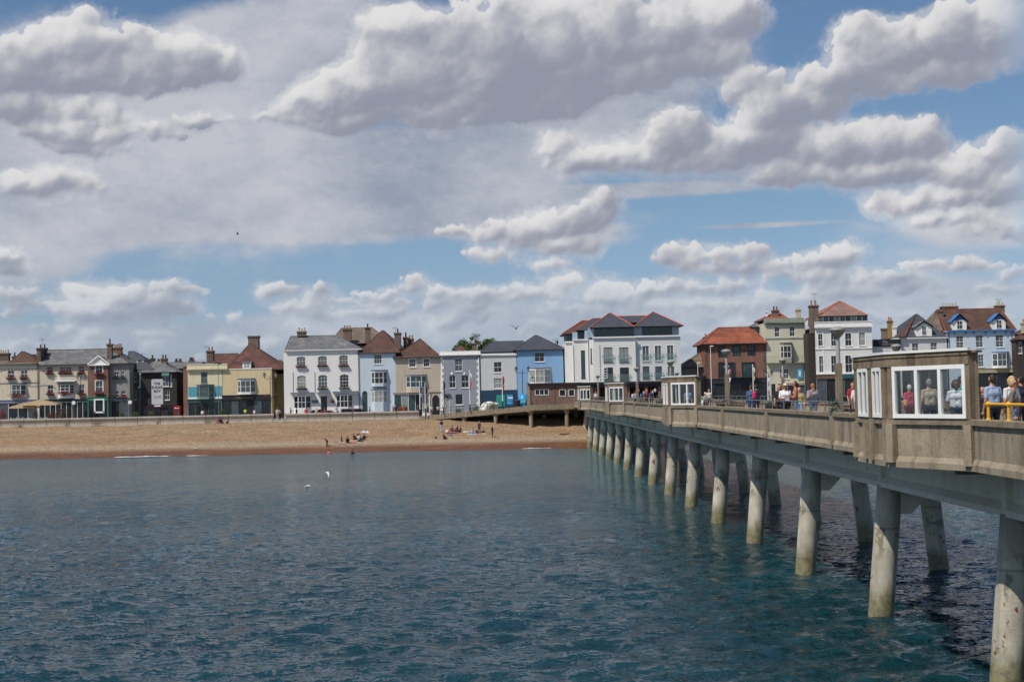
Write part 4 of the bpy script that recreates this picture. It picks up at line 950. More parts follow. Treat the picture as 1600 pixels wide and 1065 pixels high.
# A cream-fronted house at the left edge
h = House('terraced_house', 'cream painted terrace at the left edge with pink flower boxes and an ochre hipped roof', 0, 500, cx=190)
h.w(82, 525, 151, 600, 'sF', 'm').w(218, 522, 288, 600, 'sF', 'm')
h.wall(-420, 396, 455, paint('cream', '#cbc0a8'), dep=9)
h.band(-430, 455, 400, 468, m_wf, .18); h.band(-425, 488, 398, 497, m_wf, .10); h.band(-425, 655, 398, 663, m_lead, .05, 'string_course')
h.bay(104, 668, 270, 800, g='m', yw0=676, yw1=782, cap=m_lead, flowers=True)
h.shop(-420, 838, 396, 990, 8, (3,), m_wf, 26, mat('shop_fascia_lilac', '#7d7f9a', .6, .1), 'dmd')
h.hip(-500, 400, 458, -300, 30, 430, m_tileg); h.hip(60, 396, 456, 225, 250, 327, m_tileb, yo=1.2, dep=7)
h.chim(-40, 345, 88, 440, m_brickd, 5, m_potp, 4.5); h.chim(128, 378, 160, 440, m_brickd, 1, m_potd, 6)
h.hip(280, 500, 450, 340, 470, 357, m_tileb, yo=4, dep=9, name='rear_roof')
# B pub, cream with a brick bay
h = House('seafront_pub', 'cream pub with slate roof, magenta flower boxes and a narrow red brick pedimented bay', 0, 500, cx=760, cat='pub')
h.w(487, 484, 550, 548, 'sF', 'd').w(622, 484, 682, 548, 'sF', 'm').w(686, 484, 745, 548, 'sF', 'm').w(820, 475, 876, 548, 'sF', 'd')
h.w(497, 675, 555, 765, 'sF', 'd').w(822, 670, 880, 760, 'sF', 'm')
h.wall(392, 932, 455, paint('pub_cream', '#c6bba6'))
h.bay(605, 668, 772, 812, g='d', yw0=672, yw1=765, dep=.6, rows=3, flowers=True)
h.band(585, 626, 795, 640, m_wf, .9, 'balcony_floor'); h.band(590, 596, 790, 604, m_wf, .85, 'balcony_rail', back=-.78)
for x in range(592, 796, 18): h.band(x, 600, x+4, 628, m_wf, .84, 'baluster', back=-.79)
h.w(1012, 462, 1084, 556, 'sFt', 'd').w(1014, 632, 1086, 756, 'saAtF', 'm')
h.wall(932, 1144, 466, m_brick, yo=-.9, dep=9.9, name='brick_bay')
B = MB(); a, b, lo, hi = h.rect(945, 380, 1150, 466); B.add([(a, 227.0, lo), (b, 227.0, lo), ((a+b)/2, 227.0, hi)], [(0, 1, 2)], 0)
B.add([(a, 227.0, lo), ((a+b)/2, 227.0, hi), ((a+b)/2, 232, hi), (a, 231.5, lo)], [(3, 2, 1, 0)], 1); B.add([(b, 227.0, lo), ((a+b)/2, 227.0, hi), ((a+b)/2, 232, hi), (b, 231.5, lo)], [(0, 1, 2, 3)], 1)
B.tube([(a-.15, 226.85, lo), ((a+b)/2, 226.85, hi+.1), (b+.15, 226.85, lo)], .11, 6, 0); B.box(a-.12, b+.12, 226.8, 227.2, lo-.12, lo+.02, 0); h.T.part('pediment', B, [m_wf, m_slate])
h.w(1185, 540, 1240, 600, 'sg', 'd').w(1262, 535, 1296, 590, 'sg', 'd').w(1195, 735, 1240, 800, 'sg', 'd').w(1262, 735, 1310, 800, 'sF', 'd')
h.wall(1144, 1348, 452, paint('pub_grey', '#8f8c86'), yo=.0, name='side_range')
h.hip(392, 1352, 456, 430, 1160, 308, m_slate, ridge=m_tileb, dep=11)
h.chim(382, 292, 424, 440, m_brickd, 1, m_potd, .8, 2.0); h.chim(436, 290, 476, 420, m_brickd, 1, m_potd, 3.0)
h.chim(1113, 248, 1163, 440, m_brickb, 1, m_potd, 1.2, .8, .8); h.chim(1178, 285, 1262, 420, m_brick, 4, m_pot, 4.0)
h.shop(404, 826, 926, 985, 9, (1, 6), m_wf, 26, mat('pub_fascia', '#26443c', .5, .1), 'dd')
h.shop(934, 806, 1146, 985, 1, (), mat('pub_green', '#2f8468', .5, .12), 30, mat('pub_green', '#2f8468'), 'd', yo=-.92, stall=.7)
h.band(1000, 818, 1108, 832, m_wf, 1.2, 'window_head', yo=0, back=-1.05); h.band(1000, 832, 1016, 968, m_wf, 1.2, 'window_jamb', back=-1.05); h.band(1094, 832, 1108, 968, m_wf, 1.2, 'window_jamb', back=-1.05)
h.band(1000, 950, 1108, 966, m_wf, 1.2, 'window_sill', back=-1.05); h.shop(1150, 818, 1346, 985, 2, (0,), m_lead, 20, m_lead, 'm')
# C dark brick terrace in shadow
h = House('brick_townhouse', 'dark brick house with white columned first floor, between the pub and the slate hipped cottage', 0, 500, d=231, cx=1480)
h.w(1385, 545, 1420, 640, 's').w(1395, 720, 1422, 830, 's').w(1478, 560, 1505, 680, 'sp', 'd').w(1520, 560, 1545, 680, 'sp', 'd')
h.wall(1344, 1600, 512, m_brickd)
h.hip(1335, 1610, 512, 1340, 1400, 325, m_slated, dep=9)
h.dormer(1420, 410, 1500, 500, 1.5, m_wf, m_lead, gable=False); h.chim(1365, 385, 1405, 440, m_wf, 0, None, 3)
h.band(1440, 520, 1572, 545, m_wf, .3)
for x in (1455, 1508, 1555): h.band(x, 548, x+22, 690, m_wf, .28, 'column')
h.band(1440, 690, 1572, 705, m_wf, .3)
h.w(1465, 750, 1490, 850, 's').w(1505, 735, 1560, 980, 'D', 'd')
h.shop(1440, 716, 1575, 985, 2, (1,), mat('slate_blue_paint', '#5a6270', .5, .1), 12, mat('slate_blue_paint', '#5a6270'), 'm')
h.chim(1568, 400, 1592, 470, m_brickd, 1, m_potd, 12)
# D dark hipped house with the hanging sign
h = House('corner_cafe', 'dark fronted house with a slate hipped roof behind the tall white cafe sign', 220, 500, d=230, cx=200, cat='cafe')
h.w(225, 590, 290, 690, 's2', 'm').w(305, 560, 325, 690, 'sp', 'd').w(250, 730, 300, 830, 's', 'd')
h.wall(0, 372, 540, mat('dark_render', '#33322f', .9, .2, 1))
h.hip(-10, 380, 540, 120, 210, 430, m_slate, dep=8)
h.chim(97, 400, 135, 470, m_brickd, 1, m_potd, 6); h.chim(210, 400, 268, 480, m_brickb, 2, m_potd, 3, .8)
h.band(222, 545, 300, 580, mat('verdigris', '#6a8a7c', .7, .2), .4, 'window_hood')
h.shop(20, 890, 372, 985, 4, (2,), mat('cafe_dark', '#2e2a2c', .5, .2), 18, mat('cafe_plum', '#43262c', .5, .1), 'd')
h = House('rear_terrace', 'low dark slate roofed range behind the cafe and left of the orange brick pier', 220, 500, d=236, cx=400, cat='terrace')
h.w(372, 580, 430, 690, 's', 'm').wall(330, 470, 520, m_brickd); h.hip(240, 640, 500, 290, 640, 440, m_slate, dep=9); h.chim(500, 423, 548, 480, m_brickd, 3, m_potd, 5)
for k, (x0, x1, y0) in enumerate(((-30, 60, 455), (300, 460, 447), (430, 700, 462))):
    pass
h = House('gable_wall', 'narrow orange brick party wall left of the cream shop with turquoise panels', 220, 500, d=228.5, cx=465, cat='wall'); h.wall(442, 490, 480, m_brick, dep=7)
h.band(438, 480, 494, 492, m_brickb, .12, 'coping')
# E cream house with turquoise panels
h = House('cream_shop', 'cream fronted shop with turquoise panels either side of a green bay window', 220, 500, cx=670, cat='shop')
mE = paint('buttermilk', '#d4c9a8')
h.w(628, 542, 694, 660, 's', 'm', mat('green_frame', '#6c8578', .6, .1))
h.wall(490, 852, 515, mE); h.band(486, 460, 902, 500, paint('buttermilk', '#d4c9a8'), .25, 'parapet', back=.3); h.band(480, 498, 906, 514, mE, .38); h.band(484, 456, 904, 462, m_wf, .30, 'coping', back=.32)
mt = mat('turquoise_panel', '#5799a6', .5, .1)
h.band(496, 695, 585, 802, mt, .05, 'panel'); h.band(765, 685, 842, 792, mt, .05, 'panel'); h.band(492, 802, 588, 822, m_wf, .07, 'panel_sill'); h.band(760, 795, 846, 818, m_wf, .07, 'panel_sill')
h.bay(584, 676, 758, 822, fm=mat('green_frame', '#6c8578'), bm=mat('green_frame', '#6c8578'), yw0=690, yw1=800, g='m', dep=.8)
h.shop(492, 826, 846, 985, 5, (2,), mat('sea_green_shop', '#4c6a68', .6, .15), 30, mat('sea_green_fascia', '#3a5250', .6, .15), 'ddmd')
h.hip(660, 1040, 510, 755, 1010, 350, m_tiler, yo=2.5, dep=9); h.chim(686, 320, 752, 430, m_brickd, 2, m_pot, 2.0, 1.2)
B = h.T.part('roof_fragment', MB().tri((h.pt(640, 460)[0], 229.5, h.pt(640, 460)[1]), (h.pt(700, 460)[0], 229.5, h.pt(700, 460)[1]), (h.pt(670, 400)[0], 231, h.pt(670, 400)[1])), m_brickd)
# F yellow shop with the great roof
h = House('yellow_shop', 'yellow fronted shop with black fascia under a steep red tiled roof and square chimney', 220, 500, cx=1130, cat='shop')
mF = paint('yellow', '#cdba92')
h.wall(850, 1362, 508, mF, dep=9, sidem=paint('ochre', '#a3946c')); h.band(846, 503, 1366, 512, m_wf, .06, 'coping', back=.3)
h.bay(1010, 618, 1192, 772, g='m', yw0=632, yw1=752, cap=m_lead)
h.band(1016, 604, 1188, 612, m_lead, .3)
h.shop(852, 782, 1345, 985, 6, (3,), mat('black_shop', '#2b2d2c', .5, .1), 46, mat('black_fascia', '#26292a', .6, .1), 'dmddm', script=(.40, .66))
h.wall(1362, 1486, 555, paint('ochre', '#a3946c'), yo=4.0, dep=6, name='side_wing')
h.hip(880, 1478, 512, 1133, 1150, 245, m_tiler, yo=.8, dep=10); h.chim(1116, 165, 1222, 330, m_brickb, 0, None, 6.2, 1.6)
h.dormer(1060, 438, 1146, 505, .5, m_wf, m_lead, gable=False, wx=.12, g='c')
h.hip(1200, 1500, 555, 1230, 1460, 420, m_tileb, yo=5.0, dep=7, name='rear_roof')
# G white hotel
h = House('white_hotel', 'three storey white hotel with slate roof, nine arched sashes and red flower boxes', 430, 500, cx=480, cat='hotel')
for (x0, x1, a0, a1) in ((224, 316, 380, 478), (446, 540, 374, 470), (667, 758, 366, 472)): h.w(x0, a0, x1, a1, 'sqa3f' if x0 < 600 else 'sqa3f', 'm')
for (x0, x1, a0, a1) in ((230, 322, 576, 710), (450, 543, 570, 708), (674, 766, 564, 702)): h.w(x0, a0, x1, a1, 'sqa3g', 'cmd'[(x0 > 300)+(x0 > 600)])
h.w(474, 788, 543, 985, 'D', 'd')
mG = paint('white', '#dedbd5', .03, .06)
h.wall(90, 868, 306, mG); h.band(86, 300, 905, 312, m_wf, .14)
h.hip(104, 902, 306, 160, 640, 163, m_slate, dep=9.5, gut=False); h.chim(228, 118, 316, 165, m_brickb, 3, m_potp, 4.0)
for (x0, x1, y_) in ((164, 404, 752), (440, 572, 752), (602, 864, 740)): h.band(x0, y_, x1, y_+9, m_lead, .95, 'canopy'); h.band(x0+8, y_+9, x1-8, y_+26, m_wf, .8, 'canopy_fascia')
h.bay(196, 778, 372, 985, fm=m_wf, bm=mG, yw0=792, yw1=915, g='d', dep=.7, cs=.28, zb=G+.09); h.bay(640, 768, 806, 985, fm=m_wf, bm=mG, yw0=780, yw1=905, g='d', dep=.7, cs=.26, zb=G+.09)
h.band(380, 832, 448, 862, m_lead, .05, 'name_board')
for x in (185, 412): h.band(x, 540, x+4, 760, m_lead, .06, 'downpipe')
h = House('rear_house', 'large lichen brown hipped roof with chimneys rising behind the white hotel', 430, 500, d=242, depth=14, cx=800)
h.wall(620, 1180, 260, m_brickb, dep=12); h.hip(560, 1180, 240, 690, 1010, 80, m_tileg, dep=14)
h.chim(706, 92, 790, 210, m_brickb, 3, m_pot, -1.0); h.chim(936, 75, 985, 240, m_brickb, 1, m_potd, -2.0); h.hip(1000, 1330, 300, 1110, 1130, 108, m_tileb, dep=12, name='rear_roof')
h.dormer(805, 215, 850, 250, .5, m_wf, m_lead, gable=False)
# H pale blue
h = House('pale_blue_house', 'narrow pale blue three storey house with arched door and brown hipped roof', 430, 500, cx=1050)
h.w(1031, 358, 1111, 456, 'sq3', 'd'); h.w(905, 735, 966, 985, 'DaA', 't')
mH = paint('pale_blue', '#bdc8cf', .04, .08)
h.wall(868, 1254, 344, mH)
h.bay(1005, 524, 1166, 690, fm=m_wf, bm=mH, yw0=540, yw1=660, g='d', cap=m_lead); h.bay(1005, 722, 1166, 985, fm=m_wf, bm=mH, yw0=738, yw1=855, g='c', cap=m_lead, zb=G+.09)
h.hip(858, 1306, 338, 1100, 1130, 118, m_tileb, yo=.1, dep=10); h.chim(1240, 132, 1306, 300, m_brickb, 1, m_potd, 2.0, 1.4, .7)
# I beige
h = House('beige_house', 'beige two bay house over a shop with brown hipped roof and arched passage', 600, 500, cx=340, cat='shop')
mI = paint('beige', '#b6a998')
h.w(262, 404, 330, 490, 's3t', 'm').w(412, 400, 474, 486, 's3t', 'd'); h.w(502, 778, 580, 985, 'DaA', 'd', m_brickb)
h.wall(122, 590, 388, mI)
h.bay(232, 574, 442, 752, fm=m_wf, bm=mI, yw0=582, yw1=698, g='t', cs=.22, cap=m_lead)
h.band(95, 750, 600, 757, m_lead, .1); h.shop(100, 757, 480, 985, 5, (3,), m_wf, 14, mI, 'tct')
h.hip(92, 590, 386, 370, 382, 196, m_tileb, dep=9.5); h.chim(200, 178, 250, 300, m_brickb, 1, m_potd, 3.5, ph=.9); h.chim(252, 195, 306, 290, m_brick, 2, m_pot, 4.5)
# J slate grey with quoins
h = House('grey_house', 'slate grey house with white saw tooth quoins and white parapet', 600, 500, cx=790)
mJ = paint('slate_grey', '#8b8f97', .04, .1)
h.w(740, 400, 816, 532, 's', 'm').w(681, 576, 746, 706, 's', 'd').w(808, 574, 882, 704, 's', 'd').w(744, 770, 822, 880, 'sp1', 'd').w(630, 780, 682, 985, 'D', 'c')
h.wall(586, 1002, 368, mJ)
h.band(580, 322, 1004, 352, m_wf, .14, 'parapet', back=.35); h.band(576, 352, 1008, 366, m_wf, .30)
for i in range(18):
    y_ = 385+i*31
    for xa, sg in ((588, 1), (1000, -1)):
        w_ = 34 if i % 2 else 20; h.band(min(xa, xa+sg*w_), y_, max(xa, xa+sg*w_), y_+30, m_wf, .035, 'quoin')
h.band(630, 768, 690, 778, m_blk, .3, 'door_hood')
for x in (708, 838): B = MB(); c = h.pt(x, 558); B.ell((c[0], 227.9, c[1]), (.18, .1, .22), 8, 6); h.T.part('lamp', B, m_wf)
h.hip(600, 990, 345, 650, 960, 322, m_slate, yo=.8, dep=8, gut=False)
# K pale grey
h = House('pale_grey_house', 'pale grey plain fronted house with blue boarded ground floor', 600, 500, cx=1190)
mK = paint('pale_grey', '#c0c0be', .04, .1); m_navy = mat('navy_boarding', '#22405a', .6, .15, 1, tex='board')
h.w(1146, 436, 1226, 544, 's', 'd').w(1146, 604, 1232, 712, 's', 'c')
h.wall(1004, 1386, 368, mK); h.band(990, 346, 1384, 366, m_wf, .2)
h.band(1003, 728, 1392, 985, m_navy, .06, 'boarding'); h.band(1170, 778, 1260, 900, mat('teal_panel', '#2e8a80', .5, .1), .10, 'poster_panel'); h.band(1278, 775, 1372, 880, mat('sky_panel', '#3d8fc0', .5, .25, 1.5), .10, 'poster_panel')
h.band(1290, 800, 1360, 815, m_wf, .105, 'poster_stripe')
# L blue
h = House('sky_blue_house', 'bright sky blue house with white bay window and dark slate roof beside the pier toilets', 740, 500, cx=700)
mL = paint('sky_blue', '#80a4c6', .04, .1)
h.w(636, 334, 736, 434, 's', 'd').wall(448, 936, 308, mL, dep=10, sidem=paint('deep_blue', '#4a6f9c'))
h.bay(575, 500, 804, 700, g='c', yw0=516, yw1=650, dep=1.0, cap=m_lead, cs=.3)
B = MB(); c = h.pt(612, 595); B.leaves((c[0], 226.9, c[1]), (.22, .18, .3), 90, .1, 0); h.T.part('hanging_basket', B, m_leaf)
h.hip(60, 560, 325, 190, 520, 220, m_slated, yo=1.5, dep=9, name='rear_roof'); h.hip(412, 962, 306, 640, 662, 158, m_slated, dep=11)
h.chim(866, 218, 878, 260, m_gut, 0, None, 4, .2)
# M white flats
h = House('white_flats', 'large white block of flats with glazed top storey and red edged slate roofs', 870, 470, d=222, depth=14, cx=700, cat='apartment block')
mM = paint('flats_white', '#d8d6d0', .03, .05); mM2 = paint('flats_offwhite', '#c9c8c5', .03, .06)
m_dkf = mat('dark_window_frame', '#3f474b', .5)
for x0, x1 in ((488, 581), (652, 747)): h.w(x0, 484, x1, 636, 'sp2j', 'c', m_dkf).w(x0+6, 692, x1+6, 826, 'sp2j', 'd', m_dkf)
h.wall(380, 822, 388, mM, z0=G, dep=13)
for x0, x1, y0, y1 in ((896, 966, 466, 625), (1026, 1094, 464, 622), (1154, 1222, 460, 618)): h.w(x0, y0, x1, y1, 'sp2jt', 'm', m_wf)
for x0, x1 in ((900, 970), (1030, 1100), (1162, 1228)): h.w(x0, 680, x1, 806, 'sp2j', 'm', m_dkf)
h.wall(822, 1296, 372, mM2, z0=G, yo=.6, dep=13, name='east_wing')
h.w(262, 510, 306, 800, 'sp2q', 't', m_dkf); h.w(356, 492, 370, 645, 'sp1', 'm', m_dkf)
h.wall(180, 334, 405, mM, z0=G, yo=2.2, dep=10, name='stair_tower'); h.wall(334, 380, 400, mM, z0=G, yo=.9, dep=8, name='return_wall'); h.wall(100, 181, 425, mM, z0=G, yo=4.4, dep=8, name='rear_wing')
h.band(372, 372, 826, 386, m_wf, .25); h.band(818, 358, 1302, 372, m_wf, .25, yo=.6); h.band(98, 410, 184, 424, m_wf, .2, yo=4.4); h.band(176, 392, 340, 405, m_wf, .2, yo=2.2)
# glazed top storey, set back
m_top = paint('top_blue', '#9fb0bc', .03, .05)
def strip(x0, x1, y0, y1, yo, n, g='t', dep=8):
    a, b, lo, hi = h.rect(x0, y0, x1, y1); y = 222+yo; B = MB(); B.box(a, b, y+.1, y+dep, lo-.3, hi, 0); h.T.part('top_storey', B, m_top)
    B = MB(); w = (b-a)/n; [B.box(a+w*i-.03, a+w*i+.03, y, y+.09, lo, hi) for i in range(n+1)]; B.box(a, b, y, y+.09, hi-.08, hi-.002); B.box(a, b, y, y+.09, lo, lo+.06); f_ = h.T.part('window', B, m_dkf)
    B = MB(); B.box(a, b, y+.05, y+.06, lo, hi); h.T.part('pane', B, GL[g], f_)
strip(392, 806, 280, 362, 1.2, 14); strip(896, 1214, 264, 352, 1.6, 9); strip(108, 178, 335, 405, 5.4, 3, 'm', 6); strip(228, 302, 312, 388, 3.4, 3, 'd', 6)
for x0, x1, y0, y1, yo in ((340, 392, 275, 366, 1.0), (806, 896, 262, 356, 1.4), (1214, 1284, 262, 352, 1.4), (178, 228, 315, 395, 3.2), (300, 340, 300, 380, 2.4)):
    a, b, lo, hi = h.rect(x0, y0, x1, y1); B = MB(); B.box(a, b, 222+yo, 222+yo+7, lo-.2, hi); h.T.part('top_storey_wall', B, m_top)
h.hip(345, 812, 270, 548, 566, 128, m_slated, ridge=m_ridge, dep=12, yo=.4, over=.5); h.hip(806, 1320, 258, 998, 1012, 118, m_slated, ridge=m_ridge, dep=12, yo=.8, over=.5)
h.hip(560, 1010, 200, 640, 930, 158, m_slated, ridge=m_ridge, dep=14, yo=7, name='rear_roof')
h.hip(215, 430, 292, 372, 560, 182, m_slated, ridge=m_ridge, dep=10, yo=3.0, name='tower_roof'); h.hip(72, 300, 324, 262, 420, 205, m_tiler, ridge=m_ridge, dep=9, yo=5.0, name='wing_roof')
for x in (332, 448, 182): h.band(x, 300 if x == 332 else 460, x+5, 830, m_lead, .06, 'downpipe', yo=.9 if x == 332 else (0 if x == 448 else 2.2))
# terrace rail in front of the flats
mb = MB(); a, b, lo, hi = h.rect(318, 712, 480, 812); [mb.tube([(a, 213, lo+(hi-lo)*j/4), (b, 213, lo+(hi-lo)*j/4)], .035) for j in range(5)]; [mb.tube([(a+(b-a)*j/4, 213, lo), (a+(b-a)*j/4, 213, hi)], .03) for j in range(5)]
tag(mb.build('terrace_trellis', m_wf), 'white slatted trellis on the low flat roof in front of the white flats', 'trellis')
# small brown roof between flats and pub
h = House('low_outbuilding', 'low brown roofed building squeezed between the white flats and the brick pub', 1050, 480, d=230, cx=210, cat='outbuilding')
h.wall(104, 340, 625, mat('grey_render_rough', '#77716a', .9, .3, 1.2)); h.hip(96, 352, 622, 290, 345, 470, m_tileg, dep=8); h.chim(335, 310, 372, 400, m_brickd, 1, m_pot, 4)
# N brick pub
h = House('brick_pub', 'red brick pub with dark window surrounds and an orange tiled hipped roof', 1050, 480, cx=650, cat='pub')
m_dk2 = mat('charcoal_paint', '#2c2f34', .6, .15); mN = mat('brick_orange', '#8c4a34', .9, .3, .5, .3, 14, col2='#743c2b', tex='brick')
for x0, x1, y0 in ((488, 552, 415), (640, 706, 405), (794, 860, 402)): h.w(x0, y0, x1, y0+105, 'snt', 'dtd'[(x0 > 500)+(x0 > 700)], m_dk2)
h.w(490, 580, 552, 735, 'sp2nt', 'd', m_dk2).w(594, 580, 655, 735, 'sp2nt', 'd', m_dk2).w(736, 578, 862, 735, 'sp3nt', 't', m_dk2)
h.wall(342, 985, 378, mN)
for x, sg in ((345, 1), (982, -1)):
    for i in range(16): w_ = 36 if i % 2 else 24; h.band(min(x, x+sg*w_), 395+i*22, max(x, x+sg*w_), 414+i*22, m_brickd, .03, 'quoin')
h.band(345, 380, 980, 396, m_brickd, .12); h.shop(350, 742, 992, 985, 7, (1, 4), m_dk2, 48, m_dk2, 'dmdd')
h.band(560, 725, 880, 733, m_dk2, .9, 'balcony_floor')
mb = MB(); a, b, lo, hi = h.rect(560, 672, 880, 725); [mb.box(a+(b-a)*i/26-.015, a+(b-a)*i/26+.015, 227.12, 227.15, lo, hi) for i in range(27)]; mb.box(a, b, 227.1, 227.17, hi-.04, hi); h.T.part('balcony_railing', mb, m_dk2)
h.hip(304, 988, 376, 480, 818, 210, m_tileo, ridge=m_tileo, dep=10, over=.5)
# O tall cream house
h = House('tall_cream_house', 'tall narrow cream house with moulded cornice, just right of the brick pub', 1050, 480, cx=1180)
mO = paint('stone_cream', '#c4bfa8', .05, .15); m_olv = mat('olive_stone', '#8f9182', .8, .2, 1)
h.w(1070, 203, 1120, 310, 's', 'd').w(1226, 198, 1280, 305, 's', 'd').w(1126, 640, 1145, 745, 's1', 'm').w(1160, 640, 1215, 745, 's', 'm').w(1035, 795, 1085, 985, 'D', 'd')
h.wall(968, 1392, 160, mO); h.band(958, 112, 1376, 140, m_olv, .12, 'parapet', back=.3); h.band(950, 140, 1392, 158, m_olv, .45)
for i in range(22): h.band(985+i*18, 162, 995+i*18, 180, m_olv, .3, 'dentil')
h.band(968, 318, 1384, 328, m_olv, .08, 'string_course')
h.bay(1130, 372, 1246, 580, bm=m_olv, fm=m_wf, yw0=402, yw1=528, g='d', cap=m_olv, dep=1.1, cs=.15)
h.band(985, 572, 1398, 582, m_olv, .6, 'balcony_floor')
mb = MB(); a, b, lo, hi = h.rect(985, 508, 1398, 572); [mb.box(a+(b-a)*i/34-.012, a+(b-a)*i/34+.012, 227.4, 227.43, lo, hi) for i in range(35)]; mb.box(a, b, 227.38, 227.45, hi-.04, hi); h.T.part('balcony_railing', mb, m_olv)
h.band(1300, 640, 1356, 736, mat('cyan_banner', '#3f9bc4', .6, .1), .25, 'banner', back=-.18); h.band(1318, 660, 1338, 716, m_wf, .27, 'banner_motif', back=-.25)
h.shop(1100, 790, 1392, 985, 3, (0,), m_olv, 18, mO, 'md')
h.hip(960, 1240, 120, 1090, 1105, 42, m_tileo, yo=2, dep=7); h.chim(1050, 30, 1112, 110, m_brickb, 2, mat('pot_red', '#7a3029', .8), 3); h.chim(982, 40, 996, 110, m_wf, 1, m_potp, 3, .4, .3); h.chim(1294, 20, 1342, 110, mat('pale_stone', '#b3ac94', .9, .2, 2), 1, m_potp, 3, .6, .2)
h.wall(872, 968, 185, paint('white2', '#c5c8ca'), yo=5, dep=5, name='rear_wing'); h.hip(862, 975, 190, 880, 960, 160, m_slate, yo=4.5, dep=5, name='rear_roof')
# P big white mansard house
h = House('mansard_house', 'white stuccoed house with glazed mansard floor and a very tall brick chimney', 1160, 450, d=224, cx=1050)
mP = paint('stucco_white', '#d6d4ce', .03, .08)
h.w(790, 476, 842, 604, 'st', 'd').w(924, 478, 976, 606, 'st', 'd').w(1070, 468, 1138, 602, 'st', 'd').w(1214, 462, 1282, 598, 'st', 'c')
h.w(800, 708, 850, 880, 'st', 'm').w(926, 704, 980, 880, 'st', 'd').w(1072, 700, 1146, 880, 'st', 'd').w(1218, 694, 1292, 880, 'st', 'd')
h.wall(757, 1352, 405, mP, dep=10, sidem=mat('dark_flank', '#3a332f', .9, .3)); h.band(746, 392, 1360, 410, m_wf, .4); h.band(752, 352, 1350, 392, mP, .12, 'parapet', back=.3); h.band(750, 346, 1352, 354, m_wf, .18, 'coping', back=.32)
h.band(757, 622, 1352, 634, m_wf, .10, 'string_course'); h.band(770, 882, 1352, 897, m_wf, .25)
h.band(836, 410, 850, 880, m_wf, .05, 'pilaster')
B = MB(); a, b, lo, hi = h.rect(795, 285, 1318, 350); B.prism([(a, 224.9), (b, 224.9), (b, 232), (a, 232)][::1], lo-.3, hi); h.T.part('mansard_storey', B, m_lead)
B = MB(); n = 9; w = (b-a)/n; [B.box(a+w*i-.05, a+w*i+.05, 224.78, 224.88, lo, hi) for i in range(n+1)]; B.box(a, b, 224.78, 224.88, hi-.1, hi); f_ = h.T.part('window', B, m_wf)
for i in range(n):
    B = MB(); B.box(a+w*i+.06, a+w*(i+1)-.06, 224.83, 224.85, lo, hi-.1); h.T.part('pane', B, GL['cmdcmdcmm'[i]], f_)
h.hip(795, 1312, 284, 1008, 1022, 138, mat('roof_tile_pinkish', '#8f6a5c', .85, .35, .7, .4, 6, col2='#77706a', tex='tile'), ridge=m_ridge, dep=9, yo=.8)
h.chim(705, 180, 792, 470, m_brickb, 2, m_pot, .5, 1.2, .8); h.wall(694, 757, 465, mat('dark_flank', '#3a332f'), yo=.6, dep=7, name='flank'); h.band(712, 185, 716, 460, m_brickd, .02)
h.shop(770, 898, 1352, 1240, 6, (1,), mat('stone_shop', '#7a6e60', .7, .2), 40, mat('shop_brown', '#6a5648', .7, .2), 'md', stall=.8)
h.band(1040, 900, 1230, 935, mat('teal_fascia', '#2d5a62', .5, .2), .30, 'fascia')
B = MB(); B.tube([(h.pt(1355, 380)[0], 228, h.pt(1355, 380)[1]), (h.pt(1450, 388)[0], 228, h.pt(1450, 388)[1])], .03); B.tube([(h.pt(1352, 360)[0], 228, h.pt(1352, 470)[1]), (h.pt(1352, 360)[0], 228, h.pt(1352, 350)[1])], .05); h.T.part('aerial', B, m_gut)
# Q low white with black fascia
h = House('black_fascia_house', 'low white building with a wide black sign board beside the mansard house', 1360, 450, d=227, cx=180, cat='shop')
h.w(160, 660, 222, 740, 's', 'd').wall(0, 322, 532, paint('offwhite', '#cbc9c5')); B = h.band(30, 532, 318, 608, m_blk, .12, 'name_board')
c = h.pt(150, 560); h.text('The', c[0], 226.86, c[1], .5, m_greyl, B); c = h.pt(182, 584); squiggle(h.T, c[0]-.9, c[0]+.9, 226.86, c[1], .32, m_greyl, B)
h.chim(124, 420, 180, 525, m_brickb, 0, None, 5); h.chim(188, 340, 232, 520, mat('stone_yellow', '#8a7448', .9, .3, 2), 2, m_pot, 4, .9, .6); h.chim(236, 400, 272, 520, m_wf, 1, m_potp, 3.5, .6, .2)
# R cottage with dormer
h = House('dormer_cottage', 'white cottage with half brown half slate roof and one white gabled dormer', 1360, 450, cx=560)
h.w(434, 574, 502, 668, 's', 'm').w(626, 568, 696, 656, 's', 'm').wall(320, 812, 516, paint('cottage_white', '#cccac5'))
h.hip(262, 800, 516, 470, 490, 272, m_slated, dep=10, gut=False)
B = MB(); d_ = 228; a = h.pt(268, 514); b = h.pt(352, 514); c = h.pt(474, 274, 232.8); B.add([(a[0], 227.3, a[1]+.05), (b[0], 227.3, b[1]+.05), (c[0], 232.7, c[1]+.08)], [(0, 1, 2)]); h.T.part('tiled_slope', B, m_tileb)
h.dormer(476, 390, 640, 500, -.05, m_wf, m_slate, wx=.36, peak=.75); h.band(330, 512, 800, 520, m_lead, .2, 'gutter_board')
h.shop(325, 815, 806, 1180, 5, (2,), mat('stone_shop2', '#6e6a64', .7, .2), 40, mat('maroon_fascia', '#4c2a2c', .6, .2), 'dmd')
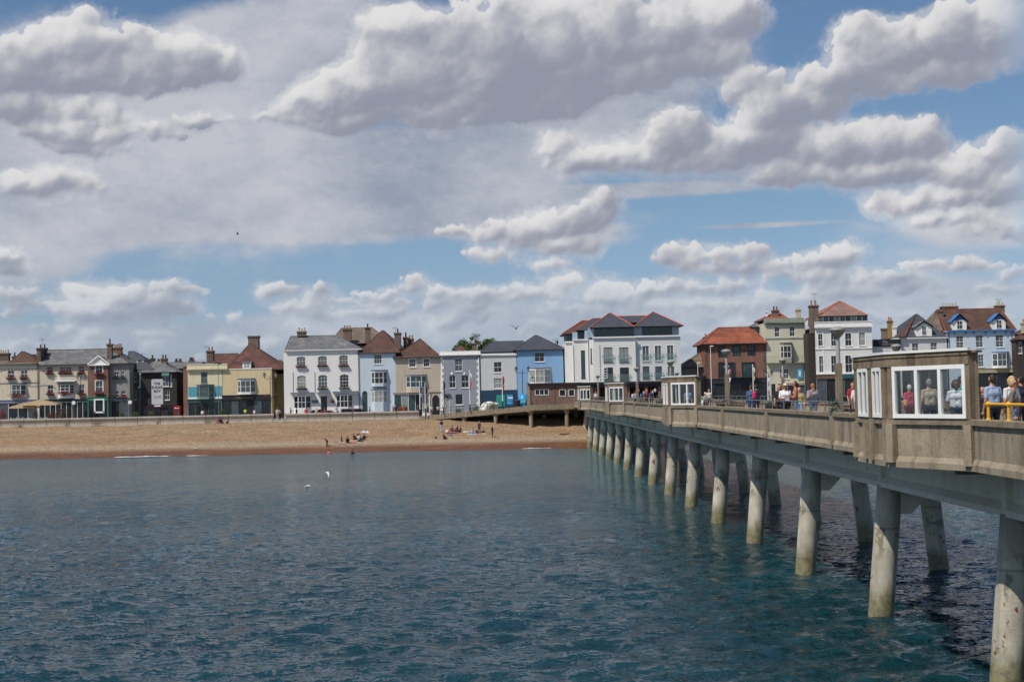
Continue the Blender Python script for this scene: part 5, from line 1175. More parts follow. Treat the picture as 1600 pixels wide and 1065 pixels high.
# S light blue with blue dormers
h = House('blue_trim_house', 'pale blue house with two bright blue gabled dormers and a brown roof', 1360, 450, cx=1150)
mS = paint('powder_blue', '#bdc8d0', .04, .08); m_bl = mat('royal_blue_trim', '#3c6d9e', .5, .1)
for x0, x1, y0 in ((895, 970, 495), (1098, 1174, 490), (1305, 1386, 486)): h.w(x0, y0, x1, y0+128, 'sq2', 'm')
h.w(1124, 692, 1182, 818, 'sq2', 'm').wall(795, 1512, 450, mS, dep=10)
h.band(790, 436, 1514, 450, m_bl, .4, 'eaves_board')
for x in (868, 985, 1070, 1195, 1285, 1405, 1490): h.band(x, 450, x+14, 476, m_bl, .3, 'bracket')
h.band(818, 450, 826, 830, m_bl, .06, 'downpipe'); h.band(1472, 450, 1480, 830, m_bl, .06, 'downpipe')
h.bay(1270, 668, 1440, 832, g='m', yw0=680, yw1=812, bm=m_wf, cap=m_bl, dep=.8)
h.hip(780, 1514, 440, 690, 1350, 218, m_tileb, dep=10, ridge=m_tileo, gut=False)
h.dormer(856, 335, 1002, 436, -.25, m_wf, m_bl, wx=.30, peak=1.05, fas=m_bl); h.dormer(1270, 328, 1408, 430, -.25, m_wf, m_bl, wx=.30, peak=1.05, fas=m_bl)
h.chim(742, 190, 912, 300, m_brickb, 5, m_potp, 5, 1.0); h.chim(722, 235, 762, 340, m_brickb, 0, None, 3); h.chim(1312, 180, 1398, 260, m_brickb, 3, m_potp, 5, 1.0)
a = h.pt(640, 440); h.hip(640, 900, 440, 690, 700, 228, m_tileg, yo=1.5, dep=8, name='side_roof')
h.shop(1120, 836, 1512, 1180, 4, (1,), mat('petrol_shop', '#1e4048', .5, .1), 44, mat('cream_fascia', '#a59a78', .6, .1), 'd')
# T dark edge building
h = House('brown_end_house', 'dark brown building cut off by the right edge of the photo', 1360, 450, d=226, cx=1600)
h.w(1540, 560, 1580, 680, 's', 'd').wall(1516, 1900, 530, mat('dark_brown_render', '#3e3530', .9, .2)); h.hip(1500, 1900, 530, 1640, 1800, 400, m_tileb, dep=9); h.chim(1586, 360, 1620, 470, mat('cream_render', '#b3a78c', .9), 1, m_pot, 1)
# distant rooftops and tree
for k, (px0, px1, pe, pr_, m_, lb) in enumerate(((0, 40, 575, 560, m_tileb, 'distant brown roof just visible behind the left edge terrace'), (232, 262, 566, 562, m_tiler, 'distant low roof behind the cafe chimneys'), (640, 700, 556, 549, m_tileg, 'distant brown roof tip beside the white parapet of the grey house'), (1385, 1402, 530, 522, m_brickb, 'small distant roof beside the black fascia building'))):
    pass

# television aerials, downpipes between the fronts, bunting across the pub
def aerial(px, py, d, hgt, label):
    x, z = P(px, py, d); mb = MB(); mb.tube([(x, d, z-hgt), (x, d, z)], .03); mb.tube([(x-.5, d, z-.05), (x+.5, d, z+.02)], .02)
    for k in range(6): mb.tube([(x-.45+k*.18, d, z-.25+.0), (x-.45+k*.18, d, z+.2)], .014, 5)
    tag(mb.build('tv_aerial', m_lead, org=(x, d, z-hgt)), label, 'aerial', 'television aerials on the roofs')
for a in ((66, 530, 230, 2.6, 'television aerial on the left chimney of the cream pub'), (222, 553, 233, 2.2, 'television aerial left of the cafe roof'), (322, 541, 231, 2.2, 'television aerial beside the cream shop chimney'),
          (617, 512, 231, 2.0, 'television aerial on the chimney between the pale blue and beige houses'), (868, 530, 229, 1.8, 'television aerial at the right end of the sky blue house roof'), (1272, 459, 225, 1.6, 'television aerial on the very tall brick chimney'), (1560, 468, 232, 1.6, 'television aerial on the right chimney of the blue trimmed house')): aerial(*a)
for px, py0, py1, lb in ((59.5, 570, 645, 'thin downpipe between the cream terrace and the cream pub'), (560, 551, 640, 'downpipe at the join of the white hotel and the pale blue house'), (749, 556, 640, 'downpipe at the join of the grey and pale grey houses')):
    x, z1 = P(px, py0, 227.9); z0 = G+.1; mb = MB(); mb.cyl((x, 227.88, z0), (x, 227.88, z1), .05, .05, 8); mb.box(x-.12, x+.12, 227.78, 227.96, z1, z1+.22); tag(mb.build('downpipe', m_gut, org=(x, 227.9, z0)), lb, 'downpipe')
mb = MB(); pts = []
for i in range(41):
    t = i/40; xx, zz = P(0+72*t, 581-5*math.sin(t*3.14)+t*1-2*math.sin(t*9.4), 226.9); pts.append((xx, 226.9, zz))
mb.tube(pts, .012, 4)
for i in range(0, 40): p = pts[i]; mb.add([(p[0]-.09, p[1], p[2]), (p[0]+.09, p[1], p[2]), (p[0], p[1]-.02, p[2]-.26)], [(0, 1, 2), (2, 1, 0)], 1+i % 3)
tag(mb.build('bunting', [m_gut, m_wf, mat('bunting_red', '#a03038', .8), mat('bunting_blue', '#4a6a9c', .8)], org=(pts[0][0], 226.9, pts[0][2])), 'string of small bunting flags across the cream terrace at the left edge', 'bunting')
# ---------------------------------------------------------------- pier approach: ramp deck, toilets, arcade
def spot(px, d):            # x on the line of sight through column px at distance d
    return P(px, 620, d)[0]
m_block = mat('brick_block', '#7a4b39', .9, .3, .6, .3, 14, col2='#5a3c2e', tex='brick')
A0 = (spot(657, 214.6), 214.6, 4.42); A1 = (spot(830, 207.0), 207.0, 5.78); A2 = (spot(906, 206.5), 206.5, ZD)
T = Thing('pier_approach', ((A0[0]+A1[0])/2, 205, 3.0), 'concrete ramp deck rising from the promenade to the pier entrance on slender columns', 'approach ramp')
mb = MB()
top = [A0, A1, (A1[0]+.01, 207.0, ZD-.002), A2, (40, 206.5, ZD-.002), (40, 216.2, 5.2), (A0[0]+3, 216.2, 4.43)]
n = len(top); mb.add([(x, y, z) for x, y, z in top]+[(x, y, z-.55) for x, y, z in top], [(i, (i+1) % n, n+(i+1) % n, n+i)[::-1] for i in range(n)]+[tuple(range(n))[::1], tuple(range(2*n-1, n-1, -1))])
T.part('ramp_deck', mb, m_deck)
mb = MB()
for (p, q) in ((A0, A1), (A1, A2)):
    mb.add([(p[0], p[1]-.12, p[2]-.62), (q[0], q[1]-.12, q[2]-.66), (q[0], q[1]-.12, q[2]+.12), (p[0], p[1]-.12, p[2]+.10), (p[0], p[1]+.15, p[2]-.62), (q[0], q[1]+.15, q[2]-.66), (q[0], q[1]+.15, q[2]+.12), (p[0], p[1]+.15, p[2]+.10)],
           [(0, 1, 2, 3), (3, 2, 6, 7), (4, 7, 6, 5), (0, 4, 5, 1)])
T.part('edge_beam', mb, m_conc2)
for px, d in ((725, 212.0), (774, 209.8), (829, 207.5), (885, 207.2), (790, 213), (850, 213), (900, 213)):
    x = spot(px, d); zb = beach_z(x, d)-.3; zt = 4.42+(5.78-4.42)*min(1, max(0, (x-A0[0])/(A1[0]-A0[0])))-.55
    mb = MB(); mb.cyl((x, d, zb), (x, d, zt-.5), .30, .30, 14); mb.cyl((x, d, zt-.5), (x, d, zt), .30, .62, 14); T.part('column', mb, m_conc)
mb = MB(); mb.box(A0[0]+6, 44, 215.4, 215.8, 2.6, 4.9); T.part('rear_retaining_wall', mb, m_under)
mb = MB()
for i in range(19):
    t = i/18; x = A0[0]+(A1[0]-A0[0])*t; y = A0[1]+(A1[1]-A0[1])*t; z = A0[2]+(A1[2]-A0[2])*t+.1; mb.cyl((x, y, z), (x, y, z+.95), .025, .025, 6)
for hh_ in (.5, .95): mb.tube([(A0[0], A0[1], A0[2]+.1+hh_), (A1[0], A1[1], A1[2]+.1+hh_)], .022)
T.part('railing', mb, m_dark)
# brick toilet block
bx0, bx1 = spot(829, 207.2), spot(906, 207.2)
T = Thing('brick_block', ((bx0+bx1)/2, 207.2, ZD), 'low flat roofed brick block with small white windows where the pier meets the shore', 'toilet block')
def zpy(px, py, d): return P(px, py, d)[1]
H0 = ZD; H1 = zpy(868, 600, 207.2)
wins = []
for c0, c1, r0, r1, n in ((640, 782, 722, 775, 3), (892, 958, 722, 788, 1), (988, 1052, 720, 788, 1)):
    xa, z1 = P(740+c0*.15, 500+r0*.15, 207.2); xb, z0 = P(740+c1*.15, 500+r1*.15, 207.2); wins.append((xa, xb, z0, z1, n))
xs = sorted({bx0, bx1}|{v for w in wins for v in w[:2]}); zs = sorted({H0, H1}|{v for w in wins for v in w[2:4]}); mb = MB(); yb = 207.2
for i in range(len(xs)-1):
    for j in range(len(zs)-1):
        cx, cz = (xs[i]+xs[i+1])/2, (zs[j]+zs[j+1])/2
        if not any(w[0] < cx < w[1] and w[2] < cz < w[3] for w in wins): mb.quad((xs[i], yb, zs[j]), (xs[i+1], yb, zs[j]), (xs[i+1], yb, zs[j+1]), (xs[i], yb, zs[j+1]))
for w in wins: mb.quad((w[0], yb, w[2]), (w[0], yb+.2, w[2]), (w[0], yb+.2, w[3]), (w[0], yb, w[3])); mb.quad((w[0], yb+.2, w[2]), (w[0], yb, w[2]), (w[1], yb, w[2]), (w[1], yb+.2, w[2])); mb.quad((w[1], yb+.2, w[2]), (w[1], yb, w[2]), (w[1], yb, w[3]), (w[1], yb+.2, w[3])); mb.quad((w[0], yb, w[3]), (w[0], yb+.2, w[3]), (w[1], yb+.2, w[3]), (w[1], yb, w[3]))
mb.quad((bx0, yb+6, H0), (bx0, yb, H0), (bx0, yb, H1), (bx0, yb+6, H1)); mb.quad((bx1, yb, H0), (bx1, yb+6, H0), (bx1, yb+6, H1), (bx1, yb, H1)); mb.quad((bx0, yb+6, H0), (bx0, yb+6, H1), (bx1, yb+6, H1), (bx1, yb+6, H0))
T.part('wall', mb, m_block)
for w in wins:
    F = MB(); F.box(w[0], w[1], yb-.03, yb+.05, w[2]-.06, w[2]+.03); F.box(w[0], w[1], yb-.02, yb+.05, w[3]-.06, w[3]+.02); F.box(w[0]-.02, w[0]+.06, yb-.02, yb+.05, w[2], w[3]); F.box(w[1]-.06, w[1]+.02, yb-.02, yb+.05, w[2], w[3])
    for k in range(1, w[4]): x = w[0]+(w[1]-w[0])*k/w[4]; F.box(x-.04, x+.04, yb-.015, yb+.05, w[2], w[3])
    f_ = T.part('window', F, m_wf); Q = MB(); Q.box(w[0]+.04, w[1]-.04, yb+.06, yb+.07, w[2], w[3]); T.part('pane', Q, m_gd, f_)
mb = MB(); mb.box(bx0-.35, bx1+.2, yb-.3, yb+6.3, H1, H1+.16); T.part('roof', mb, m_lead); mb = MB(); mb.box(bx0-.38, bx1+.2, yb-.34, yb-.301, H1-.06, H1+.20); T.part('roof_fascia', mb, m_blk)
mb = MB(); mb.box(bx0-.55, bx0-.12, yb-.2, yb+.3, ZD-1.0, H1+.35); T.part('pier_wall', mb, m_conc)
mb = MB(); [mb.box(x-.15, x+.0, yb-.06, yb-.001, H0, H1-.02) for x in ((bx0+bx1)/2,)]; T.part('brick_pilaster', mb, m_block)
# arcade with shop openings
ax0, ax1, ya = spot(900, 210), spot(1034, 210), 210.0
T = Thing('pier_entrance_arcade', ((ax0+ax1)/2, ya, ZD), 'long low brick entrance arcade with dark openings behind the pier shelters', 'arcade')
HT = zpy(960, 599, 210)
mb = MB(); mb.box(ax0, ax1, ya+3.5, ya+3.8, ZD-.3, HT); w = (ax1-ax0)
for t0, t1 in ((0, .06), (.20, .24), (.38, .44), (.60, .63), (.80, .84), (.96, 1.0)): mb.box(ax0+w*t0, ax0+w*t1, ya, ya+3.5, ZD-.3, HT)
T.part('wall', mb, m_block); mb = MB(); mb.box(ax0, ax1, ya-.02, ya+3.4, HT-.55, HT-.02); T.part('beam', mb, m_dk2)
mb = MB(); mb.box(ax0-.3, ax1+.3, ya-.5, ya+4.2, HT, HT+.2); T.part('roof', mb, m_lead); mb = MB(); mb.box(ax0-.32, ax1+.32, ya-.54, ya-.501, HT-.03, HT+.26); T.part('roof_fascia', mb, m_blk)
mb = MB(); mb.box(ax0+w*.44, ax0+w*.60, ya+.1, ya+.2, ZD, ZD+1.0); T.part('counter', mb, m_lead)
mb = MB(); mb.box(ax0+w*.455, ax0+w*.585, ya+.5, ya+.6, ZD+1.05, ZD+2.1); T.part('menu_board', mb, m_gm)
for k, (t, c_) in enumerate(((.27, '#b8732e'), (.68, '#5a2f3a'), (.74, '#9c3d34'))):
    mb = MB(); x = ax0+w*t; mb.box(x, x+1.1, ya-.8, ya-.3, ZD+.55, ZD+.62); mb.box(x+.05, x+.12, ya-.75, ya-.35, ZD, ZD+.55); mb.box(x+.98, x+1.05, ya-.75, ya-.35, ZD, ZD+.55)
    tag(mb.build('display_table', mat('table_'+str(k), c_, .7, .2), org=(x, ya-.5, ZD)), ['ochre display table at the arcade opening', 'dark plum display table by the arcade', 'brick red display table by the arcade'][k], 'table')
# stock on display: bodyboards, beach goods
cols = ['#c8c4b8', '#a8342c', '#c49a3c', '#3d5c8c', '#8a8f98', '#b86a40', '#2f6a5c', '#d0b8a0']
for k in range(9):
    x = ax0+w*(.66+.033*k); mb = MB(); z = ZD+1.0+.5*(k % 3)*.8; mb.ell((x, ya-.1, z), (.20, .10, .32+.06*(k % 2)), 10, 7)
    tag(mb.build('beach_toy', mat('toy_'+str(k % 8), cols[k % 8], .6, .2), org=(x, ya-.1, z)), 'small bright beach goods hanging in the arcade opening', 'beach goods', 'beach goods hung up in the arcade opening')

# ---------------------------------------------------------------- people
def capsule(A, B, ra, rb, n=12):
    A, B = Vector(A), Vector(B); t = B-A; L_ = t.length or 1e-4; t = t/L_ if L_ > 1e-3 else Vector((0, 0, 1)); u = t.orthogonal().normalized(); w = t.cross(u)
    rings = []
    for j in range(4): a_ = math.pi/2*(1-j/3.0) if j else math.pi/2*.97; rings.append((A-t*ra*math.sin(a_), ra*math.cos(a_)))
    for j in range(4): a_ = math.pi/2*(j/3.0) if j < 3 else math.pi/2*.97; rings.append((B+t*rb*math.sin(a_), rb*math.cos(a_)))
    vs = []; fs = []
    for c, r in rings: vs += [tuple(c+(u*math.cos(2*math.pi*i/n)+w*math.sin(2*math.pi*i/n))*r) for i in range(n)]
    for j in range(len(rings)-1): fs += [(j*n+i, j*n+(i+1) % n, (j+1)*n+(i+1) % n, (j+1)*n+i) for i in range(n)]
    fs += [tuple(range(n-1, -1, -1)), tuple(range((len(rings)-1)*n, len(rings)*n))]; return vs, fs
def remesh(prims, vox, name, smooth=3):
    vs = []; fs = []
    for p in prims: v, f = capsule(p[0], p[1], p[2], p[3]); b = len(vs); vs += v; fs += [tuple(i+b for i in q) for q in f]
    me = bpy.data.meshes.new(name+'_raw'); me.from_pydata(vs, [], fs); o = bpy.data.objects.new(name+'_raw', me); COL.objects.link(o)
    m = o.modifiers.new('r', 'REMESH'); m.mode = 'VOXEL'; m.voxel_size = vox; m.use_smooth_shade = True
    s_ = o.modifiers.new('s', 'SMOOTH'); s_.iterations = smooth; s_.factor = .5
    bpy.context.view_layer.update()
    out = bpy.data.meshes.new_from_object(o.evaluated_get(bpy.context.evaluated_depsgraph_get())); bpy.data.objects.remove(o); bpy.data.meshes.remove(me)
    n = len(out.polygons); c = np.empty(n*3); out.polygons.foreach_get('center', c); c = c.reshape(-1, 3); best = np.full(n, 1e9); mi = np.zeros(n, np.int32)
    for p in prims:
        a, b = np.array(p[0]), np.array(p[1]); ab = b-a; t = np.clip(((c-a)@ab)/max(ab@ab, 1e-9), 0, 1); d = np.linalg.norm(c-(a+t[:, None]*ab), axis=1)-(p[2]+(p[3]-p[2])*t)
        k = d < best; best[k] = d[k]; mi[k] = p[4]
    out.polygons.foreach_set('material_index', mi); out.polygons.foreach_set('use_smooth', np.ones(n, bool)); out.name = name; return out
SK = {'fair': mat('skin_fair', '#b98468', .6, .08, 6), 'tan': mat('skin_tan', '#a0694c', .6, .08, 6), 'dark': mat('skin_brown', '#6f4634', .6, .08, 6), 'pale': mat('skin_pale', '#c79a82', .6, .08, 6)}
HR = {'brown': mat('hair_brown', '#3f2c20', .7, .3, 20), 'black': mat('hair_black', '#1c1815', .6, .3, 20), 'grey': mat('hair_grey', '#8b8985', .7, .25, 20), 'white': mat('hair_white', '#d0ccc2', .7, .2, 20), 'blonde': mat('hair_blonde', '#b4976a', .7, .3, 20), 'cap': mat('cap_beige', '#c9c0ae', .8, .1, 6), 'navy': mat('cap_navy', '#232a3c', .8, .1, 6)}
m_eye = mat('eye_dark', '#1c1512', .3); m_lip = mat('lip', '#8a4a42', .6); m_shoe = mat('shoe_dark', '#2c2a2a', .6, .1); m_shades = mat('sunglasses_black', '#0e0e10', .2, spec=.6)
def cloth(c): return mat('cloth_'+c.lstrip('#'), c, .9, .14, 7, .25, 40)
def person(x, y, z, face, label, H=1.72, pose='stand', skin='fair', hair='brown', top='#4a5568', bot='#2b2f3a', shoe=None, detail=0, sleeve='short', legs='long', hairlen='short', glasses=False, arms=('down', 'down'), lean=0.0, group=None, girth=1.0, skirt=False, top2=None):
    """one continuous body; local +Y is forward, then turned by face (radians, 0 = looking away from the camera)"""
    sc = H/1.72; Pm = []; SKN, TOP, BOT, SHO = 0, 1, 2, 3; g = girth
    sit = pose in ('sit', 'ground', 'lie'); hz = {'sit': .50, 'ground': .13}.get(pose, .93)
    def up_(v): # torso frame: lean forward about the hips
        a = lean+(-.18 if pose == 'ground' else 0); yv, zv = v[1], v[2]-.93
        return Vector((v[0], yv*math.cos(a)+zv*math.sin(a), hz+zv*math.cos(a)-yv*math.sin(a)))
    def C(a, b, ra, rb, m, tf=True): Pm.append((tuple(up_(a) if tf else Vector(a)), tuple(up_(b) if tf else Vector(b)), ra, rb, m))
    C((-.085*g, 0, .95), (.085*g, 0, .95), .108*g, .108*g, BOT); C((-.06, 0, 1.06), (.06, 0, 1.06), .108*g, .108*g, TOP); C((-.085, .005, 1.27), (.085, .005, 1.27), .112*g, .112*g, TOP)
    C((-.07, 0, 1.0), (-.08, 0, 1.3), .10*g, .10*g, TOP); C((.07, 0, 1.0), (.08, 0, 1.3), .10*g, .10*g, TOP); C((-.15, -.005, 1.395), (.15, -.005, 1.395), .058, .058, TOP); C((-.05, 0, 1.42), (.05, 0, 1.42), .06, .06, TOP)
    C((0, 0, 1.40), (0, .012, 1.53), .058, .052, SKN); C((0, .02, 1.60), (0, .012, 1.645), .070, .083, SKN); C((0, .05, 1.555), (0, .03, 1.60), .045, .06, SKN); C((0, .098, 1.585), (0, .092, 1.612), .012, .008, SKN)
    for sx in (-1, 1): C((sx*.078, .01, 1.59), (sx*.080, .005, 1.625), .012, .014, SKN)
    if sleeve == 'tank': pass
    hands = []
    for k, sx in enumerate((-1, 1)):
        a = arms[k]; S_ = (sx*.185, 0, 1.385)
        E, Wr = {'down': ((sx*.235, -.03, 1.11), (sx*.245, .05, .86)), 'hip': ((sx*.33, -.08, 1.13), (sx*.18, .06, .98)), 'fold': ((sx*.25, .03, 1.12), (sx*.04, .20, 1.13)), 'mouth': ((sx*.27, .12, 1.14), (sx*.09, .19, 1.42)),
                 'hold': ((sx*.25, .02, 1.12), (sx*.12, .26, 1.12)), 'rail': ((sx*.24, .12, 1.13), (sx*.20, .38, 1.08)), 'fwd': ((sx*.22, .18, 1.18), (sx*.16, .42, 1.22)), 'knee': ((sx*.22, .16, 1.13), (sx*.16, .36, 1.02)), 'back': ((sx*.26, -.2, 1.15), (sx*.26, -.36, .93)), 'phone': ((sx*.24, .12, 1.15), (sx*.10, .30, 1.36)), 'swing': ((sx*.24, .10, 1.14), (sx*.22, .27, .95)), 'swingb': ((sx*.23, -.14, 1.14), (sx*.23, -.18, .89))}[a]
        mid = tuple(Vector(S_).lerp(Vector(E), .72)); mu = TOP if sleeve != 'none' else SKN
        C(S_, mid, .060, .056, mu); C(tuple(Vector(S_).lerp(Vector(E), .6)), E, .044, .040, TOP if sleeve == 'long' else SKN); C(E, Wr, .040 if sleeve != 'long' else .046, .028 if sleeve != 'long' else .036, TOP if sleeve == 'long' else SKN)
        e_, w_ = up_(E), up_(Wr); dr = (w_-e_).normalized(); side = dr.cross(Vector((0, 1, 0))); side = side.normalized() if side.length > .1 else Vector((1, 0, 0)); nrm = side.cross(dr).normalized()
        pc = w_+dr*.085
        Pm.append((tuple(w_), tuple(pc), .027, .030, SKN)); Pm.append((tuple(w_+dr*.05-nrm*.02), tuple(pc-nrm*.018), .022, .020, SKN)); Pm.append((tuple(w_+dr*.05+nrm*.02), tuple(pc+nrm*.018), .022, .020, SKN))
        r_ = .0095 if detail else .012
        for f, (o, ln_) in enumerate(((-.030, .062), (-.010, .074), (.010, .070), (.029, .054))):
            b0 = pc+nrm*o; k1 = b0+dr*ln_*.55+side*(-sx)*.008; k2 = k1+dr*ln_*.4-side*sx*.030
            Pm.append((tuple(b0), tuple(k1), r_, r_*.95, SKN)); Pm.append((tuple(k1), tuple(k2), r_*.95, r_*.8, SKN))
        th = w_+dr*.035+nrm*.026*(1); Pm.append((tuple(th), tuple(th+dr*.035+nrm*.028), r_*1.2, r_, SKN)); Pm.append((tuple(th+dr*.035+nrm*.028), tuple(th+dr*.068+nrm*.026), r_, r_*.85, SKN)); hands.append(pc)
    for sx in (-1, 1):
        Hp = Vector((sx*.092*g, 0, hz-.01))
        if pose == 'sit': K = Vector((sx*.11, .44, hz+.02)); An = Vector((sx*.11, .47, .09))
        elif pose == 'ground': K = Vector((sx*.13, .36, .42 if sx < 0 else .22)); An = Vector((sx*.14, .60, .06))
        elif pose == 'walk': K = Vector((sx*.10, .13*sx+.03, .50)); An = Vector((sx*.09, .24*sx-.06, .10 if sx > 0 else .14))
        elif pose == 'bend': K = Vector((sx*.11, .05, .50)); An = Vector((sx*.11, 0, .09))
        else: K = Vector((sx*.105, .02, .50)); An = Vector((sx*.11, -.01, .09))
        ml = BOT if legs == 'long' else SKN; mt = BOT if legs != 'bare' else SKN
        q_ = Hp.lerp(K, .75); Pm.append((tuple(Hp), tuple(q_), .092*g, .068, mt)); Pm.append((tuple(q_), tuple(K), .066, .056, BOT if legs == 'long' else SKN))
        cf = K.lerp(An, .3)+Vector((0, -.02, 0)); Pm.append((tuple(K), tuple(cf), .054, .056 if legs != 'long' else .06, ml)); Pm.append((tuple(cf), tuple(An), .054 if legs != 'long' else .058, .036 if legs != 'long' else .050, ml))
        toe = An+Vector((0, .15, -.045)); Pm.append((tuple(An+Vector((0, -.03, -.035))), tuple(toe), .042, .034, SHO))
    if skirt: Pm.append(((0, .0, hz+.02), (0, .02, hz-.34), .13, .20, BOT))
    vox = .0085 if detail else .021
    me = remesh(Pm, vox, 'person', 7 if detail else 2)
    T = bpy.data.objects.new('person', me); COL.objects.link(T)
    for m_ in (SK[skin], cloth(top), cloth(bot), (cloth(shoe) if shoe else m_shoe)): me.materials.append(m_)
    me.transform(Matrix.Scale(sc, 4)); T.location = (x, y, z); T.rotation_euler = (0, 0, face)
    tag(T, label, 'person', group)
    def sub(name, prims, mats, vx=.014):
        ms = remesh([(tuple(up_(p[0])), tuple(up_(p[1])))+tuple(p[2:]) for p in prims], vx, name, 2); ms.transform(Matrix.Scale(sc, 4)); [ms.materials.append(q) for q in mats]; o = bpy.data.objects.new(name, ms); COL.objects.link(o); o.parent = T; return o
    hp = [((0, -.018, 1.615), (0, -.008, 1.668), .078, .080, 0), ((0, -.030, 1.58), (0, -.02, 1.62), .060, .075, 0)]
    if hairlen == 'long': hp += [((0, -.045, 1.60), (0, -.075, 1.42), .080, .060, 0), ((-.06, -.01, 1.62), (-.075, -.02, 1.47), .035, .03, 0), ((.06, -.01, 1.62), (.075, -.02, 1.47), .035, .03, 0)]
    if hairlen == 'big': hp += [((0, -.055, 1.58), (0, -.04, 1.67), .095, .095, 0), ((-.08, -.02, 1.55), (-.085, -.01, 1.64), .038, .04, 0), ((.08, -.02, 1.55), (.085, -.01, 1.64), .038, .04, 0)]
    if hairlen == 'tail': hp += [((0, -.10, 1.63), (0, -.14, 1.50), .035, .018, 0)]
    if hairlen != 'bald':
        if hair in ('cap', 'navy'): sub('cap', [((0, -.006, 1.655), (0, -.004, 1.675), .085, .080, 0), ((-.03, .10, 1.665), (.03, .10, 1.665), .022, .022, 0), ((0, .07, 1.67), (0, .135, 1.655), .03, .022, 0)], [HR[hair]], .012)
        else: sub('hair', hp, [HR[hair]], .010 if detail else .02)
    if detail:
        mb = MB(); c = lambda p: tuple(Vector(up_(p))*sc)
        for sx in (-1, 1): mb.ell(c((sx*.030, .091, 1.622)), (.011*sc, .007*sc, .007*sc), 8, 6)
        e = mb.build('eyes', m_eye); e.parent = T; e.location = (0, 0, 0)
        mb = MB(); mb.ell(c((0, .094, 1.560)), (.024*sc, .009*sc, .006*sc), 8, 6); e = mb.build('mouth', m_lip); e.parent = T; e.location = (0, 0, 0)
    if glasses:
        mb = MB(); c = lambda p: tuple(Vector(up_(p))*sc)
        for sx in (-1, 1): mb.ell(c((sx*.034, .098, 1.622)), (.028*sc, .008*sc, .020*sc), 10, 6); mb.tube([c((sx*.06, .09, 1.628)), c((sx*.083, .0, 1.628))], .005, 6)
        mb.tube([c((-.02, .103, 1.628)), c((.02, .103, 1.628))], .005, 6); e = mb.build('sunglasses', m_shades); e.parent = T; e.location = (0, 0, 0)
    if top2:    # rucksack or bag carried
        sub(top2[0], top2[2], [cloth(top2[1])], .02)
    return T
PI = math.pi
def pp(px, X, **k):         # person on the pier deck at column px and offset X
    r = ray(px, 620); y = X*r.y/r.x; return person(X, y, ZD, **k)
pp(1421, 14.2, face=0.3, label='woman with short white hair in a pink top seen through the left shelter pane', H=1.60, hair='white', top='#c44a68', bot='#7c3048', detail=1, arms=('down', 'hold'), top2=('shoulder_bag', '#c88a4a', [((-.22, -.06, 1.12), (-.22, -.08, 1.0), .08, .09, 0)]))
pp(1452, 12.4, face=.15, label='grey haired man in a beige shirt and dark trousers behind the middle shelter pane', H=1.74, hair='grey', top='#b7a893', bot='#23252d', detail=1, girth=1.1)
pp(1494, 12.5, face=PI-.15, label='dark haired woman in a white T-shirt walking, behind the right shelter pane', H=1.68, skin='dark', hair='black', hairlen='big', top='#e0e1e6', bot='#343a48', detail=1, pose='walk', arms=('swingb', 'down'))
pp(1502, 13.4, face=-PI/2-.4, label='man in a turquoise top just behind the woman in the white T-shirt', H=1.80, skin='tan', hair='black', top='#2f9a94', bot='#2b3140', detail=1, arms=('down', 'down'))
pp(1551, 12.5, face=.35, label='broad man in a pale lavender shirt with a blue bag strap, back turned', H=1.79, hair='brown', top='#98a4bd', bot='#2c3038', detail=1, girth=1.15, top2=('bag_strap', '#2c3f6a', [((.12, -.10, 1.40), (.17, -.11, 1.05), .012, .012, 0), ((.18, -.10, 1.02), (.20, -.10, .95), .05, .06, 0)]))
pp(1583, 12.0, face=-PI/2-.5, label='blonde woman in sunglasses and a grey brown top beside the yellow railing', H=1.66, hair='blonde', hairlen='short', top='#786b66', bot='#5d7c92', detail=1, glasses=True, arms=('down', 'down'), sleeve='long')
pp(1580, 13.6, face=.4, label='woman with wavy blonde hair in a white blouse behind the woman in sunglasses', H=1.74, hair='blonde', hairlen='big', top='#cfcfca', bot='#3d4454', detail=1)
pp(1536, 14.5, face=PI-.8, label='person in dark clothes partly hidden behind the lavender shirt', H=1.50, hair='black', top='#23252a', bot='#23252a')
pp(1596, 15.0, face=.4, label='dark haired person in navy at the extreme right edge', H=1.76, hair='black', top='#252a3c', bot='#2b2b30')
pp(1341, 13.2, face=-.6, label='person in a white shirt with back turned, left of the big shelter', H=1.74, hair='brown', top='#d0c6c6', bot='#8e8c86', detail=1, legs='long')
pp(1332, 16.0, face=PI+.4, label='person in a red top beside the base of the nearest lamp', H=1.78, hair='brown', top='#a03038', bot='#3a3a40')
pp(1227, 11.95, face=PI+.1, label='stout man in a white T-shirt, beige cap and dark sunglasses with one arm bent', H=1.77, hair='cap', top='#dcd9da', bot='#2a2a2e', detail=1, glasses=True, arms=('down', 'fold'), girth=1.2, skin='tan', top2=None)
pp(1218, 13.4, face=PI-.3, label='brown haired woman in black partly behind the man in the beige cap', H=1.74, hair='brown', hairlen='long', top='#26262a', bot='#26262a')
pp(1243, 12.4, face=1.4, label='tanned man with a ponytail, orange top and blue jeans holding a cup', H=1.86, hair='brown', hairlen='tail', top='#b5714c', bot='#54759c', detail=1, arms=('hold', 'hold'), skin='tan', sleeve='none')
pp(1249, 13.6, face=PI-.4, label='person with light jeans just right of the orange topped man', H=1.60, hair='blonde', top='#9a8a5c', bot='#8195a8')
pp(1270, 12.9, face=PI+.2, label='man in a patterned grey shirt raising a hand to his mouth', H=1.76, hair='grey', hairlen='bald', top='#8b8a90', bot='#5d6c84', detail=1, arms=('down', 'mouth'), skin='tan')
